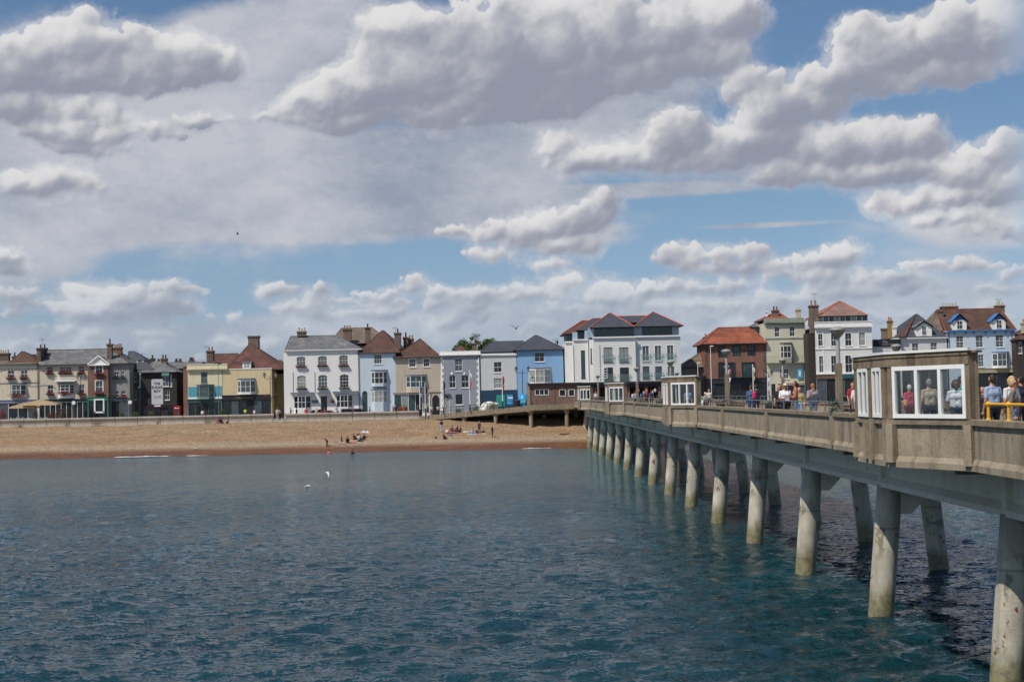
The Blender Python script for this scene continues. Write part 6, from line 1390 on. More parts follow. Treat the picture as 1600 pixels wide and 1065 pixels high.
pp(1174, 13.2, face=.1, label='person in a denim blue jacket carrying a bright pink rucksack', H=1.78, hair='brown', top='#44607c', bot='#2f456c', detail=1, sleeve='long', girth=1.1, top2=('rucksack', '#c8205c', [((.10, -.17, 1.12), (.11, -.17, 1.34), .10, .09, 0)]))
pp(1182, 15.0, face=.3, label='dark clothed person just right of the pink rucksack', H=1.80, hair='black', top='#2c2c34', bot='#2c3040')
pp(1097, 12.6, face=-1.0, label='seated person in a pale aqua shirt right of the second shelter', H=1.62, hair='grey', top='#9cc4c4', bot='#3c3a44', pose='sit', detail=0, arms=('knee', 'knee'))
pp(1102, 12.4, face=.8, label='pale haired person bending beside the seated aqua shirt', H=1.45, hair='white', top='#b8aaa4', bot='#4a4450')
pp(1108, 17.5, face=PI, label='person in a cream top far across the deck beside the lamp base', H=1.66, hair='blonde', top='#c8bfae', bot='#555060')
pp(1075, 12.2, face=PI, label='person in a pale blue shirt seen through the right pane of the second shelter', H=1.72, hair='grey', top='#8aa0bc', bot='#434a66')
pp(1066, 13.0, face=.5, label='person in a red and blue top seen through the second shelter', H=1.60, hair='brown', top='#8c4450', bot='#3d4a6a')
pp(993, 12.4, face=-.6, label='person in mauve walking beside the distant lamp near the arcade', H=1.68, hair='brown', top='#8a7f9c', bot='#3c3844', pose='walk')
pp(1010, 14.0, face=PI, label='person in dark red near the arcade entrance', H=1.70, hair='black', top='#5c2428', bot='#2a282c')
pp(1018, 15.5, face=.2, label='person in navy at the arcade counter', H=1.74, hair='brown', top='#2c3a5c', bot='#2a282c')
pp(931, 12.6, face=PI, label='person in white between the two farthest shelters', H=1.7, hair='brown', top='#c6c4ca', bot='#40405a')
pp(1356, 17.2, face=PI, label='person in a dark coat far across the deck behind the big shelter', H=1.72, hair='grey', top='#33363c', bot='#2a2c30')
# pushchair
r = ray(1203, 620); X = 13.0; y = X*r.y/r.x; T = Thing('pushchair', (X, y, ZD), 'black pushchair with silver frame left of the man in the beige cap', 'pushchair')
mb = MB(); mb.ell((X, y, ZD+.72), (.26, .34, .24), 12, 8); T.part('hood', mb, cloth('#1e2024'), smooth=True); mb = MB(); mb.box(X-.2, X+.2, y-.25, y+.25, ZD+.38, ZD+.5); T.part('seat', mb, cloth('#1e2024'))
mb = MB(); mb.tube([(X-.3, y-.3, ZD+.12), (X+.25, y+.1, ZD+.62), (X+.45, y+.1, ZD+1.02)], .018); mb.tube([(X+.3, y-.3, ZD+.12), (X-.2, y, ZD+.5)], .018); T.part('frame', mb, m_lead)
for dx in (-.3, .3):
    for dy in (-.3, .3): mb = MB(); mb.cyl((X+dx, y+dy-.03, ZD+.12), (X+dx, y+dy+.03, ZD+.12), .12, .12, 12); T.part('wheel', mb, m_dark)

# people ashore (promenade): px, d, colours
def ps(px, d, **k): x = spot(px, d); k.setdefault('label', ''); z = (G+.1 if d > 225.2 else G+.03) if d > 215.3 else beach_z(x, d); return person(x, d, z, **k)
for a in ((316, 225.8, 0.1, 'person in a white T-shirt entering the turquoise panelled shop', 'brown', '#d0d0d0', '#2c2c34', 'stand', ('down', 'down')),
          (383, 225.6, .2, 'man in a fluorescent yellow jacket outside the yellow shop', 'brown', '#b8cf2c', '#3c4048', 'stand', ('hold', 'hold')),
          (397, 225.0, -.7, 'person in pale pink outside the yellow shop', 'brown', '#c8b4ba', '#3a3540', 'stand', ('down', 'down')),
          (433, 217.0, .3, 'person in pale clothes at the top of the beach steps', 'grey', '#c2beb6', '#b0aaa0', 'stand', ('down', 'down')),
          (437, 216.4, 1.0, 'person in light pink beside another at the beach steps', 'brown', '#b89a98', '#35323a', 'stand', ('down', 'down')),
          (454, 222.0, -PI/2, 'cyclist in grey riding past the left corner of the white hotel', 'brown', '#55585e', '#3c3e44', 'walk', ('fwd', 'fwd')),
          (463, 219.0, 1.2, 'person in black sitting near the hotel corner', 'black', '#26262a', '#26262a', 'stand', ('down', 'down')),
          (478, 217.2, .0, 'person in a bright red jacket by the wall before the hotel', 'brown', '#b8242c', '#8c1c24', 'stand', ('hip', 'hip')),
          (494, 218.5, PI, 'person sunlit in peach at the wall before the hotel door', 'blonde', '#c49a80', '#4c4450', 'stand', ('down', 'down')),
          (507, 219, PI/2, 'person in a red and white top near the hotel door', 'brown', '#a04a50', '#3c3a44', 'stand', ('down', 'down')),
          (531, 217.4, .3, 'person in white leaning at the wall before the parked maroon car', 'white', '#dad8d6', '#d0d0d0', 'stand', ('fold', 'fold')),
          (577, 217.2, -PI/2, 'seated person in grey on the wall before the pale blue house', 'black', '#7c7f84', '#4c4e54', 'stand', ('knee', 'knee')),
          (618, 226, PI, 'person in dark blue outside the beige shop', 'black', '#2c3048', '#2a2a30', 'stand', ('down', 'down')),
          (634, 226, .4, 'person in rust red standing at the beige shop door', 'brown', '#7c3428', '#2a2a30', 'stand', ('down', 'down')),
          (653, 218, 1.3, 'person in dark grey at the left end of the ramp railing', 'brown', '#4c4e54', '#2e3038', 'walk', ('swing', 'swingb')),
          (668, 217, -1.0, 'person in black with white shoes among the flagpoles', 'black', '#1f2126', '#1f2126', 'walk', ('down', 'down')),
          (674, 222, PI, 'person in a pale top before the arched passage', 'blonde', '#b8b2aa', '#3c3c44', 'stand', ('down', 'down')),
          (684, 224, .5, 'person in white at the arched passage of the beige house', 'brown', '#c8c6c2', '#1f2126', 'stand', ('down', 'down')),
          (95, 217.2, .5, 'person in green at the wall before the cream pub', 'brown', '#3c5044', '#2a2a30', 'stand', ('down', 'down')),
          (30, 224, .5, 'person seated outside below the left beige parasol', 'grey', '#7c7468', '#2a2a30', 'sit', ('knee', 'knee')),
          (46, 224, -.9, 'person in pale blue seated under the parasols', 'brown', '#8c9cb0', '#2a2a30', 'sit', ('knee', 'knee')),
          (1330, 219, .0, 'person in grey on the promenade behind the pier lamp', 'grey', '#6c6a70', '#2a2a30', 'stand', ('down', 'down'))):
    ps(a[0], a[1], face=a[2], label=a[3], hair=a[4], top=a[5], bot=a[6], pose=a[7], arms=a[8], H=random.uniform(1.64, 1.8))
# beach
def pb(px, py, **k):        # feet seen at (px, py): find the beach point on that line of sight
    d = 194.0
    while d < 214.5:
        x, z = P(px, py, d)
        if z <= beach_z(x, d): break
        d += .05
    return person(x, d, beach_z(x, d)-.02, **k), (x, d, beach_z(x, d))
B_ = []
B_.append(pb(690, 675, face=-.5, label='man in a black top and pale jeans standing tallest on the beach', H=1.85, hair='black', top='#22242a', bot='#98a8b8', arms=('hold', 'hold')))
pb(694, 686, face=-.8, label='person in red sitting at the feet of the standing man in pale jeans', pose='ground', hair='black', top='#6c2228', bot='#22222a', arms=('knee', 'knee'))
pb(706, 674, face=.4, label='person in pink sitting left of the dark reclining pair on the beach', pose='ground', hair='black', top='#a85c60', bot='#6c4848', arms=('knee', 'knee'))
pb(714, 674, face=.9, label='person in black sitting on the beach in the middle of the dark trio', pose='ground', hair='black', top='#1c1c20', bot='#1c1c20', arms=('back', 'knee'))
pb(719, 674.5, face=1.5, label='person in black leaning back on the beach, right of the dark trio', pose='ground', hair='brown', top='#1f1f24', bot='#1c1c20', arms=('back', 'back'))
pb(749, 677, face=.3, label='person in plum with raised arms standing by the blue beach mat', H=1.78, hair='blonde', top='#5c4058', bot='#3a2c34', arms=('hold', 'phone'))
pb(738, 678, face=.8, label='person in white sitting on the blue beach mat', pose='ground', hair='black', top='#c8c8cc', bot='#8a94a4', arms=('knee', 'knee'))
pb(745, 677.5, face=-.6, label='child in navy crouching on the blue beach mat', H=1.3, pose='ground', hair='black', top='#2c2c3c', bot='#2c2c34', arms=('knee', 'knee'))
pb(769.5, 684, face=1.2, label='person in dark shorts standing alone at the right with a long shadow', H=1.74, hair='black', top='#262628', bot='#33403c', legs='short', arms=('hold', 'hold'), skin='tan')
pb(511, 697.5, face=.8, label='dark figure bending low at the left end of the beach group', pose='bend', lean=1.0, hair='black', top='#2a2226', bot='#2a2226', H=1.5, arms=('down', 'down'))
pb(534, 694, face=-.9, label='child with pale legs paddling down the beach, nearest the water', H=1.25, pose='walk', hair='black', top='#40282a', bot='#2a2426', legs='short')
pb(543, 691.5, face=.2, label='dark topped person sitting with pale legs apart', pose='ground', hair='black', top='#20242a', bot='#201c22', legs='bare', arms=('down', 'down'))
pb(554, 687, face=-.4, label='person in dark red sitting at the left of the pale parasol group', pose='ground', hair='black', top='#4a262a', bot='#2a2a2c', arms=('knee', 'knee'))
pb(559, 684, face=.9, label='person in red and pink sitting high in the middle of the group', pose='ground', hair='blonde', top='#a85a54', bot='#c8b0a4', arms=('knee', 'knee'))
pb(561, 687.5, face=-.5, label='person in white sitting in the middle of the beach group', pose='ground', hair='brown', top='#c8c4c4', bot='#2a3a30', arms=('knee', 'knee'))
pb(569, 687.5, face=.5, label='person in deep purple sitting at the right of the beach group', pose='ground', hair='black', top='#34264a', bot='#2a2438', arms=('knee', 'back'))
pb(341, 659.5, face=.7, label='person in pink sitting on the beach below the yellow shop wall', pose='ground', hair='brown', top='#a85c68', bot='#8c6c68', arms=('knee', 'knee'))
pb(345, 660, face=-.4, label='person in black sitting under the sea wall below the yellow shop', pose='ground', hair='black', top='#1f2024', bot='#1f2024', arms=('back', 'knee'))
pb(355, 662, face=.4, label='child in red sitting alone below the sea wall', H=1.2, pose='ground', hair='brown', top='#8c4440', bot='#6c4440', arms=('knee', 'knee'))
def swimmer(px, py, d_, c_, label):
    x, z = P(px, py, d_); T = person(x, d_, -1.15, 0, label, hair=c_[0], top=c_[1], bot='#22222a', arms=('hold', 'hold')); return T
swimmer(514, 704, 193.0, ('black', '#b07c68'), 'bather with pale shoulders wading at the water edge below the beach group')
swimmer(551, 708, 190.5, ('black', '#2c2c34'), 'dark haired bather further out in the water')
# things lying on the beach
def lump(name, px, py, sz, c_, label, cat, group=None):
    d = 194.0
    while d < 214.5:
        x, z = P(px, py, d)
        if z <= beach_z(x, d): break
        d += .05
    mb = MB(); z = beach_z(x, d); mb.ell((x, d, z+sz[2]*.5), (sz[0], sz[1], sz[2]), 12, 7); mb.ell((x+sz[0]*.5, d-.05, z+sz[2]*.4), (sz[0]*.5, sz[1]*.8, sz[2]*1.2), 10, 6); mb.tube([(x-sz[0]*.5, d, z+sz[2]), (x, d, z+sz[2]*1.9), (x+sz[0]*.5, d, z+sz[2])], .02)
    tag(mb.build(name, cloth(c_), org=(x, d, z), smooth=True), label, cat, group)
lump('beach_bag', 755, 676, (.3, .2, .2), '#1e1e22', 'black bag on the shingle right of the person in plum', 'bag'); lump('beach_bag', 703, 680.5, (.32, .2, .17), '#5c7470', 'grey green bag beside the person in red', 'bag')
lump('beach_bag', 698, 675.5, (.22, .2, .22), '#cfc8c0', 'white bag behind the seated person in red', 'bag'); lump('beach_bag', 681, 684, (.2, .15, .1), '#2c3034', 'small dark bag left of the person in red', 'bag'); lump('beach_bag', 563, 689, (.5, .25, .14), '#24362c', 'dark green bag in front of the beach group', 'bag')
def lump_flat(px, py, w, l, c_, label):
    x, z = P(px, py, 203); d = 194.0
    while d < 214.5:
        x, z = P(px, py, d)
        if z <= beach_z(x, d): break
        d += .05
    mb = MB(); n = 6; z0 = lambda a, b: beach_z(a, b)+.06
    for i in range(n):
        a0, a1 = x-w/2+w*i/n, x-w/2+w*(i+1)/n; mb.quad((a0, d-l/2, z0(a0, d-l/2)), (a1, d-l/2, z0(a1, d-l/2)), (a1, d+l/2, z0(a1, d+l/2)), (a0, d+l/2, z0(a0, d+l/2)))
    tag(mb.build('beach_towel', cloth(c_), org=(x, d, beach_z(x, d))), label, 'towel')
lump_flat(744, 678.5, 2.6, 1.0, '#8c98ac', 'blue grey beach mat under the seated child'); lump_flat(729, 674.8, 1.2, .6, '#c0b8b0', 'pale towel left of the blue mat'); lump_flat(550, 690.5, 1.0, .8, '#b06868', 'pink towel before the beach group'); lump_flat(705, 675.6, 1.6, .7, '#8c4c54', 'dark pink towel under the dark trio'); lump_flat(882, 678, 1.4, .5, '#4a3024', 'dark brown board lying on the shingle by the pier piles')
# two small white parasols folded over the group
def beach_tent(px, py, w, h, label):
    d = 194.0
    while d < 214.5:
        x, z = P(px, py, d)
        if z <= beach_z(x, d): break
        d += .05
    z = beach_z(x, d); T = Thing('beach_parasol', (x, d, z), label, 'parasol'); mb = MB(); mb.cyl((x, d, z-.1), (x, d, z+h), .02, .02, 6); T.part('pole', mb, m_lead)
    mb = MB(); n = 8; c = (x, d, z+h); pts = [(x+w*math.cos(2*PI*i/n), d+w*math.sin(2*PI*i/n), z+h-.35) for i in range(n)]; [mb.add([c, pts[i], pts[(i+1) % n]], [(0, 1, 2)], i % 2) for i in range(n)]; T.part('canopy', mb, [cloth('#d4d4dc'), cloth('#8c94a8')])
beach_tent(568.5, 683, .42, 1.05, 'small white and blue parasol over the beach group, left of two'); beach_tent(574, 683, .40, 1.0, 'small white and blue parasol right of its twin')

# ---------------------------------------------------------------- street furniture ashore
def lantern(px, d, ztop_py, label, arms=.9, z0=None):
    x, zt = P(px, ztop_py, d); z0 = z0 or G+.02; T = Thing('street_lamp', (x, d, z0), label, 'street lamp', 'twin lantern lamps along the promenade')
    mb = MB(); mb.cyl((x, d, z0), (x, d, z0+.9), .11, .09, 10); mb.cyl((x, d, z0+.9), (x, d, zt), .055, .045, 8); T.part('post', mb, m_dark)
    mb = MB(); mb.tube([(x-arms, d, zt-.35), (x-arms, d, zt-.5), (x, d, zt-.55), (x+arms, d, zt-.5), (x+arms, d, zt-.35)], .03); T.part('bracket', mb, m_dark)
    for sx in (-1, 1):
        c = (x+sx*arms, d, zt-.35); mb = MB(); mb.lathe(c, [(.001, 0), (.12, 0), (.24, .5)], 6); l_ = T.part('lantern_glass', mb, m_gc); mb = MB(); mb.lathe(c, [(.27, .5), (.10, .72), (.04, .75), (.03, .9), (.001, .92)], 6); T.part('lantern_cap', mb, m_dark, l_)
lantern(422, 218.5, 586, 'black twin lantern lamp in front of the yellow shop'); lantern(816, 212, 577, 'black twin lantern lamp before the sky blue house', z0=4.9)
lantern(1201, 218.5, 583, 'black twin lantern lamp between the brick pub and the tall cream house', .45); lantern(126, 218.6, 588, 'black twin lantern lamp in front of the cream pub', .5)
def street_pole(px, d, pyt, label, c=m_wf, r=.05, head=True, z0=None, pyb=None):
    x, zt = P(px, pyt, d); z0 = z0 or G+.02; T = Thing('lamp_column', (x, d, z0), label, 'lamp column'); mb = MB(); mb.cyl((x, d, z0), (x, d, zt), r, r*.8, 8); T.part('column', mb, c)
    if head: mb = MB(); mb.box(x-.1, x+.45, d-.08, d+.08, zt-.02, zt+.12); T.part('lamp_head', mb, c)
street_pole(341, 219.2, 569, 'tall slim lamp column standing before the cream shop with turquoise panels', m_lead)
street_pole(1110, 216.5, 541, 'tall white lamp column in front of the left part of the brick pub', m_wf); street_pole(1090, 216, 567, 'shorter white lamp column left of the brick pub', m_wf)
def sign_post(px, d, pyt, label):
    x, zt = P(px, pyt, d); T = Thing('road_sign', (x, d, G), label, 'road sign'); mb = MB(); mb.cyl((x, d+.05, G), (x, d+.05, zt), .035, .035, 8); T.part('post', mb, m_lead); mb = MB(); mb.cyl((x, d-.02, zt-.3), (x, d+.01, zt-.3), .30, .30, 20); T.part('sign_face', mb, m_wf)
sign_post(203, 219, 625, 'round white road sign on a pole right of the green pub front'); sign_post(115, 219, 626, 'round white road sign before the middle of the cream pub')
# flagpoles on the ramp
def flagpole(px, py_t, py_b, d, c1, c2, label, zb):
    x, zt = P(px, py_t, d); T = Thing('flagpole', (x, d, zb), label, 'flagpole', 'white flagpoles on the pier approach'); mb = MB(); mb.cyl((x, d, zb), (x, d, zb+1.1), .085, .085, 8); T.part('base', mb, m_dark)
    mb = MB(); mb.cyl((x, d, zb+1.1), (x, d, zt), .07, .045, 8); mb.ell((x, d, zt), (.08, .08, .08), 8, 6); T.part('pole', mb, m_wf)
    for k, c_ in enumerate((c1, c2)):
        mb = MB(); n = 8; pv = []
        for i in range(n+1):
            t = i/n; zz = zt-.3-1.5*k*.9-t*1.35; wv = .20+.10*math.sin(t*4+k*2); pv.append(((x+.05, d, zz), (x+.05+wv, d-.12*math.sin(t*6), zz-.12)))
        for a, b in zip(pv[:-1], pv[1:]): mb.add([a[0], a[1], b[1], b[0]], [(0, 1, 2, 3)])
        T.part('flag', mb, cloth(c_))
flagpole(655.5, 597, 648, 213.5, '#3c4a78', '#8c92a8', 'white flagpole with a blue flag at the foot of the ramp, first of the row', 4.5); flagpole(664, 599, 646, 213.6, '#2c2c34', '#5c3a3a', 'white flagpole with a black and red flag, second of the row', 4.6)
flagpole(692, 592, 642, 212.6, '#23252a', '#3a3d40', 'white flagpole with a black flag before the beige house corner', 4.8); flagpole(733.5, 579, 642, 210.8, '#c8c8cc', '#a83c48', 'white flagpole with a white and red flag before the grey house', 5.1); flagpole(784.5, 584, 640, 208.8, '#a02c34', '#8c2c3c', 'white flagpole with a red flag before the pale grey house', 5.5)
for px, d, pt, c1, c2, lb in ((1138, 214, 572, '#b86a7c', '#c8c0c8', 'pale pole with a pink and white flag left in front of the brick pub'), (1176, 213, 570, '#c8c4a4', '#a88c6c', 'pole with a cream flag right in front of the brick pub'), (1199, 214, 586, '#d0d0d0', '#b0b0b8', 'thin white flagpole before the tall cream house')): flagpole(px, pt, 0, d, c1, c2, lb, G)
# tall cafe sign
d = 219.0; x, zc = P(220+171*.15, 500+745*.15, d); w_, h_ = 9*220/2200*.98, 19.6*.1
T = Thing('cafe_sign', (x, d, G), 'tall white sign reading The Sugar Boy Cafe on a stand by the promenade', 'sign')
mb = MB(); n = 6; pts = []; r = .22
for (cx, cz, a0) in ((x+w_-r, zc+h_-r, 0), (x-w_+r, zc+h_-r, 90), (x-w_+r, zc-h_+r, 180), (x+w_-r, zc-h_+r, 270)):
    for i in range(n+1): a = math.radians(a0+90*i/n); pts.append((cx+r*math.cos(a), cz+r*math.sin(a)))
k = len(pts); mb.add([(p[0], d, p[1]) for p in pts]+[(p[0], d+.14, p[1]) for p in pts], [(i, (i+1) % k, k+(i+1) % k, k+i)[::-1] for i in range(k)]+[tuple(range(k-1, -1, -1)), tuple(range(k, 2*k))]); bo = T.part('board', mb, mat('sign_white', '#b9b8ba', .6, .06, 2))
mb = MB(); mb.box(x-.5, x+.5, d+.02, d+.1, zc-h_-.32, zc-h_-.12); T.part('lower_plate', mb, m_wf); mb = MB(); [mb.cyl((x+q, d+.1, G), (x+q, d+.1, zc-h_+.1), .05, .05, 8) for q in (-.5, .5)]; T.part('leg', mb, m_dark)
for txt, dz, sz, m_ in (('THE', 1.25, .54, m_blk), ('SUGAR', .66, .54, m_blk), ('BOY', .07, .54, m_blk), ('CAFE', -.80, .50, m_greyl)): s_text(T, txt, x, d-.012, zc+dz, sz, m_, bo)
# telephone box
x = spot(276, 218.6); d = 218.6; z0 = G+.02; T = Thing('telephone_box', (x, d, z0), 'red telephone box on the promenade right of the cafe sign', 'telephone box'); m_tel = mat('telephone_red', '#a11c22', .45, .1, 2)
mb = MB(); [mb.box(x+a, x+a+.12, d+b, d+b+.12, z0, z0+2.15) for a in (-.46, .34) for b in (0, .80)]; mb.box(x-.48, x+.48, d-.02, d+.94, z0, z0+.22); mb.box(x-.48, x+.48, d-.02, d+.94, z0+1.98, z0+2.26); T.part('frame', mb, m_tel)
mb = MB(); [mb.box(x-.34, x+.34, d+.02, d+.05, z0+.22+i*.22-.012, z0+.22+i*.22+.012) for i in range(1, 8)]; mb.box(x-.2, x-.17, d+.02, d+.05, z0+.22, z0+1.98); mb.box(x+.17, x+.2, d+.02, d+.05, z0+.22, z0+1.98); dr = T.part('door', mb, m_tel); mb = MB(); mb.box(x-.34, x+.34, d+.055, d+.06, z0+.22, z0+1.98); T.part('pane', mb, m_gm, dr)
mb = MB(); mb.lathe((x, d+.46, z0+2.26), [(.62, 0), (.56, .08), (.36, .18), (.001, .24)], 4); T.part('roof', mb, m_tel); mb = MB(); mb.box(x-.34, x+.34, d-.03, d-.021, z0+2.05, z0+2.18); T.part('sign_strip', mb, m_wf)
# parasols, tables on the pub terrace
def parasol(px, d, py, w, label, c='#c2ab86'):
    x, zt = P(px, py, d); T = Thing('parasol', (x, d, G+.02), label, 'parasol', 'large beige parasols outside the pub'); mb = MB(); mb.cyl((x, d, G+.02), (x, d, zt), .035, .035, 8); mb.cyl((x, d, G+.02), (x, d, G+.1), .35, .35, 12); T.part('pole', mb, m_bench)
    mb = MB(); c4 = [(x-w, d-1.5), (x+w, d-1.5), (x+w, d+1.5), (x-w, d+1.5)]; zb = zt-.75
    for i in range(4):
        a, b = c4[i], c4[(i+1) % 4]; mb.add([(x, d, zt), (a[0], a[1], zb), (b[0], b[1], zb)], [(0, 1, 2), (2, 1, 0)]); mb.quad((a[0], a[1], zb), (a[0], a[1], zb-.2), (b[0], b[1], zb-.2), (b[0], b[1], zb))
    T.part('canopy', mb, mat('canvas_beige', c, .9, .1, 2))
parasol(64, 220.5, 623.5, 2.9, 'wide beige parasol outside the cream pub, larger of two'); parasol(39, 222, 628, 2.0, 'smaller beige parasol tucked behind the wide one')
m_tw = mat('white_garden_furniture', '#c9c9c6', .6, .08)
tb = None
for i, (px, d) in enumerate(((8, 221), (20, 220), (33, 221.5), (46, 220), (58, 222), (72, 220.3), (88, 221.5), (100, 220))):
    x = spot(px, d)
    if tb is None:
        T = Thing('cafe_table', (x, d, G), 'white slatted table with benches on the pub terrace', 'table', 'white tables on the pub terrace'); tb = T.o
        mb = MB(); mb.box(x-.6, x+.6, d-.4, d+.4, G+.72, G+.76); T.part('table_top', mb, m_tw)
        for dx in (-.5, .5): mb = MB(); mb.tube([(x+dx, d-.35, G), (x+dx, d, G+.72), (x+dx, d+.35, G)], .04); T.part('leg', mb, m_tw)
        mb = MB(); mb.box(x-.6, x+.6, d-.9, d-.65, G+.42, G+.46); mb.box(x-.6, x+.6, d+.65, d+.9, G+.42, G+.46); T.part('bench_seat', mb, m_tw)
    else:
        c = copy_tree(tb); c.location = (x, d, G)
mb = MB(); x0, x1 = spot(-30, 219.5), spot(82, 219.5); [mb.box(x-.04, x+.04, 219.46, 219.54, G, G+1.25) for x in np.linspace(x0, x1, 13)]; mb.box(x0, x1, 219.45, 219.55, G+.45, G+.55); mb.box(x0, x1, 219.45, 219.55, G+1.0, G+1.06)
tag(mb.build('terrace_fence', m_tw, org=(x0, 219.5, G)), 'white post and rail fence round the pub terrace at the left', 'fence')
x0, x1 = spot(112, 219.6), spot(148, 219.6); mb = MB(); mb.box(x0, x1, 219.5, 219.8, G, G+.75); mb.box(x0-.05, x1+.05, 219.45, 219.85, G+.75, G+.82); tag(mb.build('low_wall', m_brick, org=(x0, 219.6, G)), 'low red brick wall with stone top before the green pub front', 'wall')
x0, x1 = spot(224, 219.6), spot(262, 219.6); mb = MB(); mb.box(x0, x1, 219.5, 219.6, G, G+.95); [mb.box(x-.05, x+.05, 219.44, 219.66, G, G+1.05) for x in np.linspace(x0, x1, 6)]; tag(mb.build('cafe_barrier', mat('barrier_red', '#9c2a2c', .7, .15, 1), org=(x0, 219.6, G)), 'red canvas windbreak barrier below the cafe sign', 'barrier')
# planters and shrubs
def planter(px, d, h, w, label, ms=(m_leaf, m_leaf2), pot=True, grp=None, z0=None):
    if pot: h += .55
    x = spot(px, d); z0 = G+.02 if z0 is None else z0; T = Thing('potted_shrub' if pot else 'shrub', (x, d, z0), label, 'shrub', grp)
    if pot: mb = MB(); mb.lathe((x, d, z0), [(.001, 0), (w*.5, 0), (w*.65, .4), (w*.7, .42), (.001, .43)], 10); T.part('pot', mb, m_lead)
    zz = z0+(.4 if pot else 0); mb = MB(); mb.leaves((x, d, zz+h*.5), (w, w*.8, h*.55), int(500*w*h+60), .13, 0); mb.leaves((x+w*.3, d-.1, zz+h*.75), (w*.5, w*.5, h*.35), 80, .11, 0); mb.m = [random.randint(0, len(ms)-1) for _ in mb.f]; T.part('foliage', mb, list(ms))
planter(190, 218.8, .8, .4, 'bright green shrub in a pot at the right end of the green pub front', (m_leaf2, m_leaf)); planter(212, 218.6, .8, .6, 'round light green shrub right of the round road sign', (m_leaf2, m_leaf)); planter(236, 218.6, .7, .5, 'green shrub left of the cafe sign', (m_leaf2, m_leaf, m_pink))
planter(347, 218.8, .9, .6, 'pale green shrub at the foot of the tall lamp column', (m_leaf2, m_leaf)); planter(55, 219.0, 1.6, .55, 'dark flowering shrub between the two beige parasols', (m_leaf, m_mag, m_leaf)); planter(80, 219.2, 1.1, .8, 'dark shrub at the right end of the terrace fence', (m_leaf, m_leaf, m_redf)); planter(98, 219.2, 1.5, .9, 'large dark flowering shrub before the pub door', (m_leaf, m_leaf, m_redf)); planter(3, 219.2, 1.6, .8, 'red flowered shrub at the extreme left edge', (m_leaf, m_pink, m_redf))
planter(744, 213, .9, .9, 'grey green tamarisk clump by the ramp before the grey house', (m_leaf2, m_leaf), False, z0=5.0); planter(716, 213.5, .8, .6, 'small bush by the ramp left of the white and red flag', (m_leaf2, m_leaf), False, z0=4.8); planter(768, 211.5, 1.1, .9, 'pale bush by the ramp before the navy boarding', (m_leaf2, m_leaf), False, z0=5.25)
m_weed = mat('dry_weed', '#6c6a3c', .9, .3, 5)
for px, w_, lb in ((31, .5, 'tuft of dry weed growing from the sea wall foot at the left'), (151, .8, 'broad tuft of dry weed at the sea wall foot below the green pub front'), (326, 1.1, 'largest patch of dry weed at the sea wall foot below the turquoise panels'), (104, .35, 'small weed tuft at the sea wall foot below the pub'), (246, .3, 'small weed tuft at the sea wall foot below the cafe sign')):
    x = spot(px, 214.6); mb = MB(); z = beach_z(x, 214.6); mb.leaves((x, 214.6, z+.35), (w_, .3, .5), int(220*w_+40), .12, 0); tag(mb.build('weed_tuft', m_weed, org=(x, 214.6, z)), lb, 'weed')
